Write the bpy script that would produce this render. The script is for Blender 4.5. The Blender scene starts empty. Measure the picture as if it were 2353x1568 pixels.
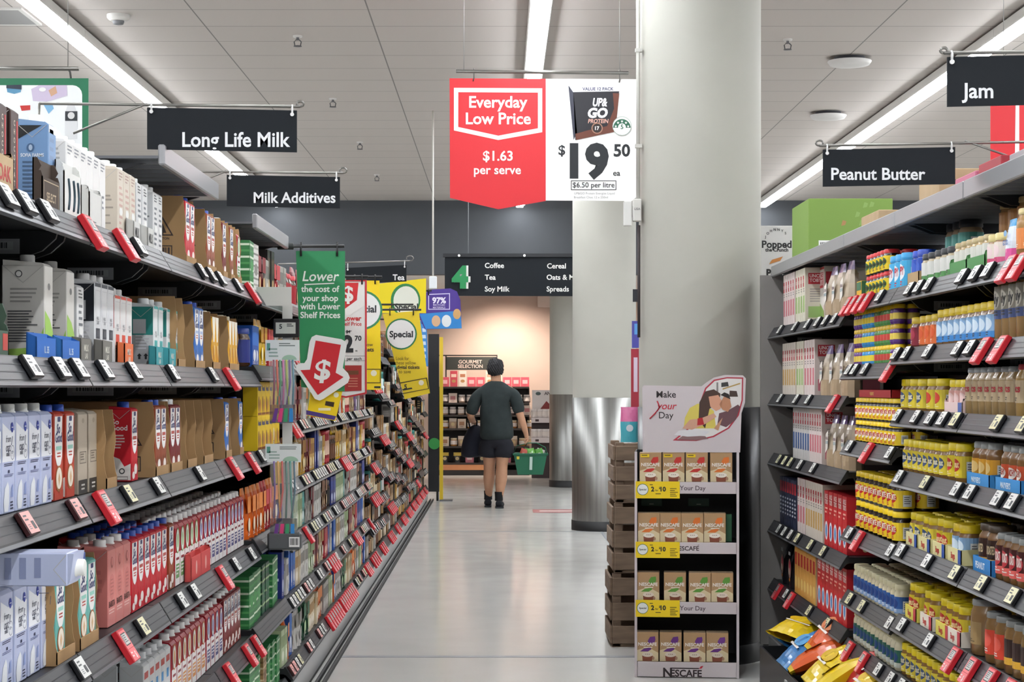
import bpy, bmesh, math, random
from mathutils import Vector, Matrix
R = random.Random(11)
sc = bpy.context.scene
COL = sc.collection
# ---------------------------------------------------------------- camera, world, exposure
FPX, EYE, VX, VY = 4200.0, 1.48, 1150.0, 890.0      # focal length in pixels, eye height, vanishing point
cd = bpy.data.cameras.new('camera'); cam = bpy.data.objects.new('camera', cd); COL.objects.link(cam)
cd.sensor_width = 36.0; cd.lens = 36.0 * FPX / 2353.0
cd.shift_x = (1176.5 - VX) / 2353.0; cd.shift_y = (VY - 784.0) / 2353.0
cd.clip_end = 200.0
cam.location = (0, 0, EYE); cam.rotation_euler = (math.pi / 2, 0, 0)
sc.camera = cam
w = bpy.data.worlds.new('store_air'); sc.world = w; w.use_nodes = True
w.node_tree.nodes['Background'].inputs[0].default_value = (0.9, 0.95, 1.0, 1)
w.node_tree.nodes['Background'].inputs[1].default_value = 0.25
vs = sc.view_settings
vs.view_transform = 'Standard'; vs.look = 'None'; vs.gamma = 1.0; vs.use_curve_mapping = False
vs.exposure = 1.2
LAMP = 20.0                                           # strip light strength
CEIL_Z = 4.05
# ---------------------------------------------------------------- helpers
def V(*a): return Vector(a)
def px(x, y, Y): return ((x - VX) * Y / FPX, EYE - (y - VY) * Y / FPX)      # pixel at depth Y -> X, Z
def yfromx(x, X): return X * FPX / (x - VX)                                 # depth at which plane X meets column x
def lin(c): return c / 12.92 if c <= 0.04045 else ((c + 0.055) / 1.055) ** 2.4
def rgb(h): return tuple(lin(int(h[i:i + 2], 16) / 255) for i in (0, 2, 4)) + (1,)
MATS = {}
def C(h, rough=0.5, metal=0.0, coat=0.0, alpha=1.0):
    k = (h, rough, metal, coat, alpha)
    if k not in MATS:
        m = bpy.data.materials.new('paint_' + h); m.use_nodes = True
        b = m.node_tree.nodes['Principled BSDF']
        b.inputs['Base Color'].default_value = rgb(h); b.inputs['Roughness'].default_value = rough
        b.inputs['Metallic'].default_value = metal; b.inputs['Coat Weight'].default_value = coat
        b.inputs['Alpha'].default_value = alpha
        MATS[k] = m
    return MATS[k]
def noisy(name, h1, h2, scale, rough=0.5, metal=0.0, stretch=(1, 1, 1), bump=0.0, detail=4.0):
    if name in MATS: return MATS[name]
    m = bpy.data.materials.new(name); m.use_nodes = True; nt = m.node_tree; N = nt.nodes; L = nt.links
    b = N['Principled BSDF']; tc = N.new('ShaderNodeTexCoord'); mp = N.new('ShaderNodeMapping'); mp.inputs['Scale'].default_value = stretch
    nz = N.new('ShaderNodeTexNoise'); nz.inputs['Scale'].default_value = scale; nz.inputs['Detail'].default_value = detail
    cr = N.new('ShaderNodeValToRGB'); cr.color_ramp.elements[0].color = rgb(h1); cr.color_ramp.elements[1].color = rgb(h2)
    cr.color_ramp.elements[0].position = 0.3; cr.color_ramp.elements[1].position = 0.7
    L.new(tc.outputs['Object'], mp.inputs[0]); L.new(mp.outputs[0], nz.inputs['Vector']); L.new(nz.outputs[0], cr.inputs[0])
    L.new(cr.outputs[0], b.inputs['Base Color'])
    b.inputs['Roughness'].default_value = rough; b.inputs['Metallic'].default_value = metal
    if bump:
        bp = N.new('ShaderNodeBump'); bp.inputs['Strength'].default_value = bump; bp.inputs['Distance'].default_value = 0.01
        L.new(nz.outputs[0], bp.inputs['Height']); L.new(bp.outputs[0], b.inputs['Normal'])
    MATS[name] = m
    return m
def emit(name, h, s):
    if name in MATS: return MATS[name]
    m = bpy.data.materials.new(name); m.use_nodes = True; b = m.node_tree.nodes['Principled BSDF']
    b.inputs['Base Color'].default_value = (0.8, 0.8, 0.8, 1)
    b.inputs['Emission Color'].default_value = rgb(h); b.inputs['Emission Strength'].default_value = s
    MATS[name] = m
    return m
def clear(name, h, alpha=0.25, rough=0.15):
    return C(h, rough, 0.0, 0.0, alpha)
KRAFT = lambda: noisy('kraft_card', 'a27f56', 'b08d62', 9.0, 0.85, stretch=(1, 1, 0.15))
KRAFT2 = lambda: noisy('kraft_card_pale', 'b49a78', 'c2a986', 9.0, 0.85, stretch=(1, 1, 0.15))
STEEL = lambda: noisy('brushed_steel', '8a8a88', 'a4a4a1', 3.0, 0.36, 1.0, stretch=(8, 8, 0.3))
SHELFGREY = lambda: noisy('shelf_grey', '5a5b5f', '636468', 4.0, 0.4)
RAIL = lambda: noisy('rail_grey', '2b2c30', '36373b', 3.0, 0.38)
DARK = lambda: noisy('shelf_black', '101114', '15161a', 6.0, 0.45)
_txt = {}
def glyphs(s, bold):
    k = (s, bold)
    if k not in _txt:
        c = bpy.data.curves.new('t', 'FONT'); c.body = s; c.offset = bold; c.resolution_u = 3; c.fill_mode = 'FRONT'
        o = bpy.data.objects.new('t', c); me = bpy.data.meshes.new_from_object(o)
        vs_ = [(v.co.x, v.co.y) for v in me.vertices]; fs = [tuple(p.vertices) for p in me.polygons]
        bpy.data.objects.remove(o); bpy.data.curves.remove(c); bpy.data.meshes.remove(me)
        _txt[k] = (vs_, fs)
    return _txt[k]
def FR(o, d='front'):
    o = Vector(o)
    return {'front': (o, V(1, 0, 0), V(0, 0, 1), V(0, -1, 0)), 'minus': (o, V(0, -1, 0), V(0, 0, 1), V(-1, 0, 0)),
            'plus': (o, V(0, 1, 0), V(0, 0, 1), V(1, 0, 0)), 'up': (o, V(1, 0, 0), V(0, 1, 0), V(0, 0, 1))}[d]
def ell(cx, cy, rx, ry=None, n=20, a0=0.0, a1=2 * math.pi):
    ry = rx if ry is None else ry
    full = abs(a1 - a0 - 2 * math.pi) < 1e-6
    return [(cx + rx * math.cos(a0 + (a1 - a0) * i / (n if full else n - 1)), cy + ry * math.sin(a0 + (a1 - a0) * i / (n if full else n - 1))) for i in range(n)]
def rect(x0, y0, x1, y1): return [(x0, y0), (x1, y0), (x1, y1), (x0, y1)]
def rrect(x0, y0, x1, y1, r, n=5):
    p = []
    for cx, cy, a in ((x1 - r, y0 + r, -90), (x1 - r, y1 - r, 0), (x0 + r, y1 - r, 90), (x0 + r, y0 + r, 180)):
        p += [(cx + r * math.cos(math.radians(a + 90 * i / (n - 1))), cy + r * math.sin(math.radians(a + 90 * i / (n - 1)))) for i in range(n)]
    return p
class M:
    def __init__(s): s.v = []; s.f = []; s.m = []; s.mats = []; s.sm = []; s.T = None; s.cyl = 0
    def mi(s, mat):
        if mat not in s.mats: s.mats.append(mat)
        return s.mats.index(mat)
    def add(s, vs_, fs, mat, smooth=False):
        if s.cyl: vs_, fs = s.bend(vs_, fs)
        n = len(s.v); i = s.mi(mat)
        s.v += [tuple(s.T @ Vector(v)) if s.T else tuple(v) for v in vs_]
        for f in fs: s.f.append(tuple(n + k for k in f)); s.m.append(i); s.sm.append(smooth)
        return s
    def bend(s, vs_, fs):
        "wrap flat print round an upright cylinder of radius s.cyl, cut into narrow strips"
        r = s.cyl; st = r * .3; V_ = []; F_ = []
        for f in fs:
            P = [tuple(vs_[k]) for k in f]; a = math.floor(min(p[0] for p in P) / st); b = math.ceil(max(p[0] for p in P) / st)
            for c in range(a, max(b, a + 1)):
                Q = P
                for lim, sg in ((c * st, 1), ((c + 1) * st, -1)):
                    O = []
                    for i in range(len(Q)):
                        p, q = Q[i - 1], Q[i]; dp, dq = sg * (p[0] - lim), sg * (q[0] - lim)
                        if (dp > 0) != (dq > 0) and dp != dq: t = dp / (dp - dq); O.append(tuple(p[j] + (q[j] - p[j]) * t for j in range(3)))
                        if dq >= 0: O.append(q)
                    Q = O
                    if not Q: break
                if len(Q) > 2:
                    F_.append(tuple(range(len(V_), len(V_) + len(Q)))); V_ += [((r - p[1]) * math.sin(p[0] / r), -(r - p[1]) * math.cos(p[0] / r), p[2]) for p in Q]
        return V_, F_
    def poly(s, pts, mat): return s.add(pts, [tuple(range(len(pts)))], mat)
    def box(s, x0, y0, z0, x1, y1, z1, mat, c=0.0):
        if c <= 0:
            v = [(x, y, z) for x in (x0, x1) for y in (y0, y1) for z in (z0, z1)]
            return s.add(v, [(0, 1, 3, 2), (4, 6, 7, 5), (0, 4, 5, 1), (2, 3, 7, 6), (0, 2, 6, 4), (1, 5, 7, 3)], mat)
        v = []; idx = {}
        X, Y, Z = (x0, x1), (y0, y1), (z0, z1)
        for i in (0, 1):
            for j in (0, 1):
                for k in (0, 1):
                    sx, sy, sz = (1 - 2 * i) * c, (1 - 2 * j) * c, (1 - 2 * k) * c
                    for a, p in (('x', (X[i], Y[j] + sy, Z[k] + sz)), ('y', (X[i] + sx, Y[j], Z[k] + sz)), ('z', (X[i] + sx, Y[j] + sy, Z[k]))):
                        idx[a, i, j, k] = len(v); v.append(p)
        f = []
        for i in (0, 1):
            o = (lambda q: q) if i else (lambda q: q[::-1])
            f.append(tuple(o([idx['x', i, 0, 0], idx['x', i, 1, 0], idx['x', i, 1, 1], idx['x', i, 0, 1]])))
            f.append(tuple(o([idx['y', 0, i, 0], idx['y', 0, i, 1], idx['y', 1, i, 1], idx['y', 1, i, 0]])))
            f.append(tuple(o([idx['z', 0, 0, i], idx['z', 1, 0, i], idx['z', 1, 1, i], idx['z', 0, 1, i]])))
        for a in (0, 1):
            for b in (0, 1):
                f.append((idx['x', a, b, 0], idx['x', a, b, 1], idx['y', a, b, 1], idx['y', a, b, 0]))
                f.append((idx['x', a, 0, b], idx['x', a, 1, b], idx['z', a, 1, b], idx['z', a, 0, b]))
                f.append((idx['y', 0, a, b], idx['y', 1, a, b], idx['z', 1, a, b], idx['z', 0, a, b]))
        for i in (0, 1):
            for j in (0, 1):
                for k in (0, 1): f.append((idx['x', i, j, k], idx['y', i, j, k], idx['z', i, j, k]))
        return s.add(v, f, mat)
    def lathe(s, prof, mat, n=16, o=(0, 0, 0), caps=True, T=None, smooth=True):
        o = Vector(o); v = []; f = []
        for r, z in prof:
            for i in range(n):
                a = 2 * math.pi * i / n; p = V(r * math.cos(a), r * math.sin(a), z)
                v.append((T @ p if T else p) + o)
        for j in range(len(prof) - 1):
            for i in range(n): f.append((j * n + i, j * n + (i + 1) % n, (j + 1) * n + (i + 1) % n, (j + 1) * n + i))
        s.add(v, f, mat, smooth)
        if caps:
            s.add(v[:n][::-1], [tuple(range(n))], mat); s.add(v[-n:], [tuple(range(n))], mat)
        return s
    def tube(s, path, r, mat, n=8, rs=None):
        path = [Vector(p) for p in path]; v = []; f = []
        for k, p in enumerate(path):
            t = (path[min(k + 1, len(path) - 1)] - path[max(k - 1, 0)]).normalized()
            a = t.cross(V(0, 0, 1) if abs(t.z) < 0.9 else V(1, 0, 0)).normalized(); b = t.cross(a); rr = rs[k] if rs else r
            v += [p + (a * math.cos(2 * math.pi * i / n) + b * math.sin(2 * math.pi * i / n)) * rr for i in range(n)]
        for k in range(len(path) - 1):
            for i in range(n): f.append((k * n + i, k * n + (i + 1) % n, (k + 1) * n + (i + 1) % n, (k + 1) * n + i))
        f.append(tuple(range(n))[::-1]); f.append(tuple((len(path) - 1) * n + i for i in range(n)))
        return s.add(v, f, mat, n > 4)
    def flat(s, pts, F, mat, lay=1, e=0.0004):
        o, u, v_, n = F
        return s.poly([o + u * a + v_ * b + n * (lay * e) for a, b in pts], mat)
    def ring(s, outer, inner, F, mat, lay=1, e=0.0004):
        o, u, v_, n = F; k = len(outer)
        P = [o + u * a + v_ * b + n * (lay * e) for a, b in outer + inner]
        return s.add(P, [(i, (i + 1) % k, k + (i + 1) % k, k + i) for i in range(k)], mat)
    def slab(s, pts, F, t, mat, side=None):
        "a flat board of thickness t behind the frame plane"
        o, u, v_, n = F; k = len(pts)
        a = [o + u * x + v_ * y for x, y in pts]; b = [p - n * t for p in a]
        s.add(a, [tuple(range(k))], mat); s.add(b, [tuple(range(k))[::-1]], mat)
        return s.add(a + b, [(i, k + i, k + (i + 1) % k, (i + 1) % k) for i in range(k)], side or mat)
    def text(s, t, F, x, y, h, mat, al='c', bold=0.02, lay=1, sx=1.0, shear=0.0, e=0.0004, maxw=None):
        vs_, fs = glyphs(t, bold); k = h / 0.70
        if not vs_: return s
        x0 = min(a for a, b in vs_); x1 = max(a for a, b in vs_)
        if maxw and (x1 - x0) * k * sx > maxw: sx = maxw / ((x1 - x0) * k)
        off = {'c': (x0 + x1) / 2, 'l': x0, 'r': x1}[al]
        o, u, v_, n = F
        P = [o + u * (x + ((a - off) * sx + b * shear) * k) + v_ * (y + b * k) + n * (lay * e) for a, b in vs_]
        return s.add(P, fs, mat)
    def lines(s, F, x0, x1, y0, y1, n, mat, lay=1, fill=0.45, rag=True):
        "n lines of small unreadable print"
        st = (y1 - y0) / n; r = random.Random(n * 7 + int(x0 * 999))
        for i in range(n):
            xe = x0 + (x1 - x0) * (r.uniform(0.6, 1) if rag else 1)
            s.flat(rect(x0, y1 - st * i - st * fill, xe, y1 - st * i), F, mat, lay)
        return s
    def barcode(s, F, x0, y0, x1, y1, lay=1, bg='f2f2f0', fg='2a2a2c'):
        s.flat(rect(x0, y0, x1, y1), F, C(bg), lay); r = random.Random(5); x = x0 + (x1 - x0) * .1; e = x1 - (x1 - x0) * .1
        while x < e:
            wd = (x1 - x0) * r.choice((.02, .035, .05)); s.flat(rect(x, y0 + (y1 - y0) * .2, min(x + wd, e), y1 - (y1 - y0) * .12), F, C(fg), lay + 1); x += wd + (x1 - x0) * r.choice((.02, .04))
        return s
    def mesh(s, name):
        me = bpy.data.meshes.new(name); me.from_pydata([tuple(v) for v in s.v], [], s.f)
        for m in s.mats: me.materials.append(m)
        me.polygons.foreach_set('material_index', s.m); me.polygons.foreach_set('use_smooth', s.sm); me.update()
        return me
    def obj(s, name, parent=None, loc=None, label=None):
        return link(name, s.mesh(name), parent, loc, label)
def link(name, me, parent=None, loc=None, label=None):
    o = bpy.data.objects.new(name, me); COL.objects.link(o)
    if parent: o.parent = parent
    if loc: o.location = loc
    if label: o['label'] = label
    return o
def tag(o, label, cat, group=None, kind=None):
    o['label'] = label; o['category'] = cat
    if group: o['group'] = group
    if kind: o['kind'] = kind
    return o
def struct(o): o['kind'] = 'structure'; return o
def empty(name, loc, label, cat, group=None, rz=0.0):
    o = bpy.data.objects.new(name, None); COL.objects.link(o); o.location = loc; o.rotation_euler = (0, 0, rz); o.empty_display_size = 0.05
    return tag(o, label, cat, group)
ONES = 'first second third fourth fifth sixth seventh eighth ninth tenth eleventh twelfth thirteenth fourteenth fifteenth sixteenth seventeenth eighteenth nineteenth'.split()
TENS = {2: 'twent', 3: 'thirt', 4: 'fort', 5: 'fift', 6: 'sixt', 7: 'sevent', 8: 'eight', 9: 'ninet'}
def ordw(n):
    if n < 20: return ONES[n - 1]
    return TENS[n // 10] + 'ieth' if n % 10 == 0 else TENS[n // 10] + 'y-' + ONES[n % 10 - 1]
PEND = {}
def later(o, desc, where, cat, group):
    "a repeat: its label gets an ordinal once all its look-alikes stand"
    o['category'] = cat
    if group: o['group'] = group
    PEND.setdefault((desc, where), []).append(o)
def finish_labels():
    for (d, wh), os_ in PEND.items():
        if len(os_) == 1: os_[0]['label'] = f'{d} {wh}'; continue
        nw = len((d + ' ' + wh).replace('-', ' ').split())
        for i, o in enumerate(sorted(os_, key=lambda q: (round(q.location.y, 3), q.location.z, q.location.x))):
            k = ordw(i + 1); n = nw + len(k.split('-'))
            o['label'] = f'{d} {wh}, {k} from the near end' if n <= 12 else f'{d} {wh}, {k} nearest' if n <= 15 else f'{d} {wh}, {k}'
class Proto:
    "one kind of product: a body mesh and the meshes of its parts, shared by every copy"
    def __init__(s, name, body, parts=(), w=.1, d=.1, h=.2):
        s.name = name; s.body = body.mesh(name); s.parts = [(p[0], p[1].mesh(p[0]), p[2] if len(p) > 2 else None) for p in parts]; s.w = w; s.d = d; s.h = h
    def put(s, loc, rz=0.0, tilt=None):
        o = link(s.name, s.body); o.location = loc; o.rotation_euler = tilt or (0, 0, rz)
        for n, me, lb in s.parts: link(n, me, o, None, lb)
        return o
LEFT_RZ, RIGHT_RZ = math.pi / 2, -math.pi / 2
# ---------------------------------------------------------------- room shell
def node_mat(name):
    m = bpy.data.materials.new(name); m.use_nodes = True; return m, m.node_tree.nodes, m.node_tree.links, m.node_tree.nodes['Principled BSDF']
def ceiling_mat():
    m, N, L, b = node_mat('ceiling_tiles'); tc = N.new('ShaderNodeTexCoord'); mp = N.new('ShaderNodeMapping'); mp.inputs['Location'].default_value = (-0.30, 0.17, 0)
    br = N.new('ShaderNodeTexBrick'); br.offset = 0.0; br.squash = 1.0
    for k, v_ in (('Scale', 1.0), ('Brick Width', 1.2), ('Row Height', 0.573), ('Mortar Size', 0.0055), ('Mortar Smooth', 0.2), ('Bias', 0.0)): br.inputs[k].default_value = v_
    br.inputs['Color1'].default_value = rgb('b6afa9'); br.inputs['Color2'].default_value = rgb('b3aca6'); br.inputs['Mortar'].default_value = rgb('77736f')
    L.new(tc.outputs['Object'], mp.inputs[0]); L.new(mp.outputs[0], br.inputs['Vector']); L.new(br.outputs['Color'], b.inputs['Base Color']); b.inputs['Roughness'].default_value = 0.9
    return m
def floor_mat():
    m, N, L, b = node_mat('polished_vinyl'); tc = N.new('ShaderNodeTexCoord')
    nz = N.new('ShaderNodeTexNoise'); nz.inputs['Scale'].default_value = 1.1; nz.inputs['Detail'].default_value = 6
    cr = N.new('ShaderNodeValToRGB'); cr.color_ramp.elements[0].color = rgb('dcdcd8'); cr.color_ramp.elements[1].color = rgb('e6e6e2')
    n2 = N.new('ShaderNodeTexNoise'); n2.inputs['Scale'].default_value = 3.0
    mr = N.new('ShaderNodeMapRange'); mr.inputs['To Min'].default_value = 0.10; mr.inputs['To Max'].default_value = 0.20
    L.new(tc.outputs['Object'], nz.inputs['Vector']); L.new(nz.outputs[0], cr.inputs[0]); L.new(cr.outputs[0], b.inputs['Base Color'])
    L.new(tc.outputs['Object'], n2.inputs['Vector']); L.new(n2.outputs[0], mr.inputs[0]); L.new(mr.outputs[0], b.inputs['Roughness'])
    b.inputs['Specular IOR Level'].default_value = 0.55
    return m
X0, X1, YB, YF = -11.0, 11.0, -9.0, 31.6
fl = M().box(X0, YB, -0.1, X1, YF + .2, 0.0, floor_mat()).obj('floor'); struct(fl)
ce = M().box(X0, YB, CEIL_Z, X1, 25.15, CEIL_Z + .1, ceiling_mat()).obj('ceiling'); struct(ce)
WALLW = noisy('wall_paint', 'b3b1ac', 'bab8b3', 2.0, 0.8)
PEACH = noisy('plaster_blush', 'c0aca0', 'c6b3a7', 1.5, 0.8)
BULK = noisy('bulkhead_charcoal', '3f4246', '44474b', 1.2, 0.7)
struct(M().box(X0 - .1, YB, 0, X0, YF, CEIL_Z, WALLW).obj('wall_left'))
struct(M().box(X1, YB, 0, X1 + .1, YF, CEIL_Z, WALLW).obj('wall_right'))
struct(M().box(X0, YB - .1, 0, X1, YB, CEIL_Z, WALLW).obj('wall_near'))
struct(M().box(X0, YF, 0, X1, YF + .1, 3.1, PEACH).obj('wall_back'))
struct(M().box(X0, 25.15, 3.03, X1, 25.35, CEIL_Z + .1, BULK).obj('wall_bulkhead'))
struct(M().box(X0, 25.35, 3.05, X1, YF + .1, 3.15, noisy('soffit_paint', 'd8cfc8', 'dcd4cd', 2, .8)).obj('ceiling_back'))
JT = C('8b8d92', .5)
for k, y in enumerate((10.03, 18.72)):
    struct(M().box(-0.9, y - .035, 0.0, X1 - .5, y + .035, 0.0012, JT).obj('trim_%d' % (k + 1)))
struct(M().box(1.02, 10.0, 0.0, 1.045, 30, 0.0012, JT).obj('trim_3'))
# ---------------------------------------------------------------- strip lights
LIT = emit('lit_diffuser', 'f6faff', LAMP); WHITE = C('d9d7d2', .5)
def strip(X, Y0, L, label, z=3.97):
    o = empty('strip_light', (X, Y0 + L / 2, z), label, 'ceiling light', 'linear strip lights')
    M().box(-.075, -L / 2, -.005, .075, L / 2, .065, WHITE, .006).obj('housing', o)
    M().box(-.048, -L / 2 + .004, -.03, .048, L / 2 - .004, -.006, LIT).obj('diffuser', o)
    for s in (-1, 1): M().tube([(0, s * (L / 2 - .35), .065), (0, s * (L / 2 - .35), CEIL_Z - z)], .004, C('b9b7b3')).obj('hanger', o)
for row, X, nm in ((0, -3.03, 'over the milk shelves'), (1, .263, 'over the aisle'), (2, 3.58, 'over the peanut butter shelves')):
    for k in range(10):
        strip(X, -5 + k * 3.0, 2.998, f'white linear strip light {nm}, {ordw(k + 1)} from the near end')
for X, nm in ((-6.4, 'over the next aisle behind the milk shelves'), (6.9, 'over the next aisle behind the spreads')):  # rows outside the view, added to brighten the store
    strip(X, -5, 29.9, f'long white unseen strip light {nm}')
# ---------------------------------------------------------------- ceiling fittings
def on_ceiling(x, y):                                  # pixel on the ceiling plane -> X, Y
    Y = (CEIL_Z - EYE) * FPX / (VY - y); return ((x - VX) * Y / FPX, Y)
def sprinkler(x, y, label):
    X, Y = on_ceiling(x, y); o = empty('sprinkler', (X, Y, CEIL_Z), label, 'sprinkler', 'ceiling sprinklers'); c = C('5a5a5c', .4, .6)
    M().lathe([(.035, 0), (.033, -.012), (.012, -.014)], C('c8c6c2', .5), 14).obj('escutcheon', o)
    m = M(); m.lathe([(.011, -.012), (.011, -.03), (.008, -.035)], c, 10)
    for s in (-1, 1): m.tube([(s * .010, 0, -.03), (s * .026, 0, -.045), (s * .020, 0, -.075)], .0045, c, 6)
    m.lathe([(.03, -.075), (.03, -.08), (.01, -.082)], c, 12); m.obj('spray_head', o)
for x, y, d in ((684, 82, 'dark ceiling sprinkler between the milk sign and the aisle light'), (765, 226, 'ceiling sprinkler above the Long Life Milk sign end'),
                (827, 326, 'ceiling sprinkler between the two milk signs, further off'), (866, 401, 'small distant ceiling sprinkler near the bulkhead'),
                (1810, 90, 'ceiling sprinkler beside the top of the near pillar')): sprinkler(x, y, d)
X, Y = on_ceiling(272, 34)
o = empty('smoke_detector', (X, Y, CEIL_Z), 'white round smoke detector on the ceiling above the milk shelves', 'smoke detector')
M().lathe([(.078, 0), (.078, -.02), (.072, -.03), (.055, -.042)], C('cfcdc8', .5), 24).obj('housing', o)
M().lathe([(.04, -.042), (.04, -.05), (.034, -.066), (.02, -.068)], C('77777a', .5), 20).obj('sensor', o)
for x, y, r, d in ((1952, 132, .17, 'white flat ceiling speaker dish near the peanut butter side, larger of two'), (1903, 258, .17, 'white flat ceiling speaker dish further along the ceiling')):
    X, Y = on_ceiling(x, y); o = empty('ceiling_speaker', (X, Y, CEIL_Z), d, 'ceiling speaker', 'ceiling speaker dishes')
    M().lathe([(r * .7, 0), (r * .7, -.03)], C('2b2a30', .6), 24).obj('gap_ring', o)
    M().lathe([(r, -.03), (r, -.036), (r * .9, -.06), (r * .5, -.07), (.001, -.072)], C('c9c7c4', .5), 28).obj('dish', o)
X, Y = on_ceiling(30, 36); o = empty('air_vent', (X - .65, Y, CEIL_Z), 'grey rectangular air vent in the ceiling corner above the strip light', 'air vent')
M().box(-.75, -.25, -.01, .75, .25, 0, C('8d8c8b', .6)).obj('grille', o)
m = M(); [m.box(-.78 if s < 0 else .75, -.28, -.014, -.75 if s < 0 else .78, .28, 0, C('c5c3bf')) for s in (-1, 1)]
[m.box(-.75, -.28 if s < 0 else .25, -.014, .75, -.25 if s < 0 else .28, 0, C('c5c3bf')) for s in (-1, 1)]; m.obj('frame', o)
# ---------------------------------------------------------------- pillars
PIL = noisy('pillar_paint', 'a8a79e', 'aeada4', 2.2, 0.6, bump=0.03)
def pillar(X, Y, label, r=.317, wrap=STEEL()):
    o = empty('pillar', (X, Y, 0), label, 'pillar', 'round pillars'); o['kind'] = 'structure'
    M().lathe([(r, 1.37), (r, CEIL_Z if Y < 25 else 3.05)], PIL, 48).obj('shaft', o)
    M().lathe([(r + .006, .10), (r + .006, 1.37), (r, 1.372)], wrap, 64).obj('steel_wrap', o)
    M().lathe([(r + .012, 0), (r + .012, .10), (r, .102)], C('1b1c1e', .5), 48).obj('plinth', o)
    return o
P1 = pillar(1.093, 10.03, 'nearest round cream pillar standing behind the coffee display stand', .333, noisy('dark_reflection_steel', '2a2a2c', '38383a', 3.0, .3, .9, stretch=(8, 8, .3)))  # steel wrap coloured dark to stand in for its dark reflection
pillar(1.08, 19.02, 'second round cream pillar with a shiny steel lower half', .33); pillar(1.05, 27.2, 'third round cream pillar near the back wall, mostly hidden')
# conduit on the near pillar
o = empty('conduit', (.748, 9.93, 0), 'thin white conduit pipe up the side of the near pillar', 'conduit')
M().tube([(0, 0, 2.47), (0, 0, CEIL_Z)], .011, C('c9c8c2', .5)).obj('pipe', o)
m = M(); [m.box(-.016, -.016, z, .02, .016, z + .02, C('bdbcb6')) for z in (2.78, 3.3, 3.82)]; m.obj('saddle', o)
M().tube([(.004, 0, 1.75), (.004, 0, 2.36)], .008, C('3a3335', .6)).obj('cable', o)
o = empty('junction_box', (.714, 9.93, 2.38), 'small white electrical box hanging at the bottom of the conduit', 'junction box')
M().box(.005, -.03, -.0, .05, .03, .12, C('d2d1cc', .5), .004).obj('housing', o)
m = M().box(-.045, -.02, -.025, -.002, .02, .11, C('d9d9d6', .5), .003); m.obj('cover', o)
M().box(-.002, -.01, .03, .005, .01, .08, C('c2c1bc')).text('LISA', FR((.0275, -.031, .06)), 0, 0, .012, C('6a6a6a')).obj('label_plate', o)
# ---------------------------------------------------------------- hanging signs
INK = C('22262b', .55); SIGNW = C('f4f4f2', .5); RED = C('e02a34', .45); YEL = C('f5d516', .45); GRN = C('1f7a4a', .45); NAVY = C('10161d', .85)
ROD = C('8b8985', .35, .7)
# everyday low price banner
YS = 11.2; k = YS / FPX
def S(x, y): return px(x, y, YS)
o = empty('price_banner', (*((S(1249, 330)[0],)), YS, S(1249, 330)[1]), 'big red and white Everyday Low Price banner hanging beside the near pillar', 'hanging sign')
ox, oz = o.location.x, o.location.z
def L(x, y): a, b = S(x, y); return (a - ox, b - oz)
F0 = FR((0, 0, 0))
m = M(); m.slab([L(1033, 180), L(1034, 455), L(1145, 481), L(1254, 462), L(1254, 181)][::1], F0, .004, RED)
m.ring([L(1043, 202), L(1043, 300), L(1145, 322), L(1246, 304), L(1246, 203)], [L(1053, 212), L(1053, 292), L(1145, 312), L(1236, 295), L(1236, 213)], F0, SIGNW, 1, .0015)
def T(m, t, x, y, cap, mat, al='c', bold=.02, lay=1, **kw):
    a, b = L(x, y); m.text(t, F0, a, b, cap * k, mat, al, bold, lay, e=.0015, **kw)
T(m, 'Everyday', 1145, 247, 26, SIGNW, bold=.022, maxw=156 * k); T(m, 'Low Price', 1145, 285, 26, SIGNW, bold=.022, maxw=154 * k)
T(m, '$1.63', 1144, 369, 22, SIGNW, maxw=70 * k); T(m, 'per serve', 1143, 400, 20, SIGNW, bold=.018, maxw=122 * k)
m.obj('red_panel', o)
m = M(); m.slab([L(1254, 181), L(1254, 461), L(1452, 462), L(1466, 450), L(1466, 182)], F0, .004, SIGNW)
T(m, '$', 1291, 356, 22, INK); T(m, '19', 1354, 406, 74, INK, bold=.045, maxw=98 * k); T(m, '50', 1429, 359, 27, INK, bold=.03, maxw=44 * k); T(m, 'ea', 1417, 404, 13, INK, bold=.012)
m.ring([L(1312, 415), L(1312, 437), L(1416, 437), L(1416, 415)], [L(1313.5, 416.5), L(1313.5, 435.5), L(1414.5, 435.5), L(1414.5, 416.5)], F0, INK, 1, .0015)
T(m, '$6.50 per litre', 1364, 431, 12, INK, bold=.008, maxw=96 * k)
T(m, 'UP&GO Protein Energize Liquid', 1366, 447, 5, C('9a9a9c'), bold=.0, maxw=96 * k); T(m, 'Breakfast Choc 12 x 250ml', 1358, 456, 5, C('9a9a9c'), bold=.0, maxw=80 * k)
# printed pack on the banner
CH = C('23232a', .5); BR = C('6b3a2b', .5)
m.flat([L(1306, 197), L(1318, 322), L(1326, 305), L(1317, 206)][::1], F0, C('3b3d4c'), 1, .0015)
m.flat([L(1317, 206), L(1322, 322), L(1414, 303), L(1423, 206)], F0, CH, 1, .0015)
m.flat([L(1306, 196), L(1317, 212), L(1424, 210), L(1424, 197), L(1340, 194)], F0, C('e8e8f0'), 2, .0015)
m.flat([L(1322, 308), L(1324, 322), L(1414, 303), L(1423, 215), L(1408, 214), L(1411, 250), L(1395, 290), L(1350, 300)], F0, BR, 2, .0015)
T(m, 'VALUE 12 PACK', 1374, 208, 7, C('34365c'), bold=.02, lay=3, maxw=76 * k)
T(m, 'UP&', 1378, 244, 18, C('f0f0f8'), bold=.04, lay=3, shear=.15, maxw=34 * k); T(m, 'GO', 1372, 270, 21, C('f0f0f8'), bold=.05, lay=3, shear=.15, maxw=46 * k)
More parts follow.
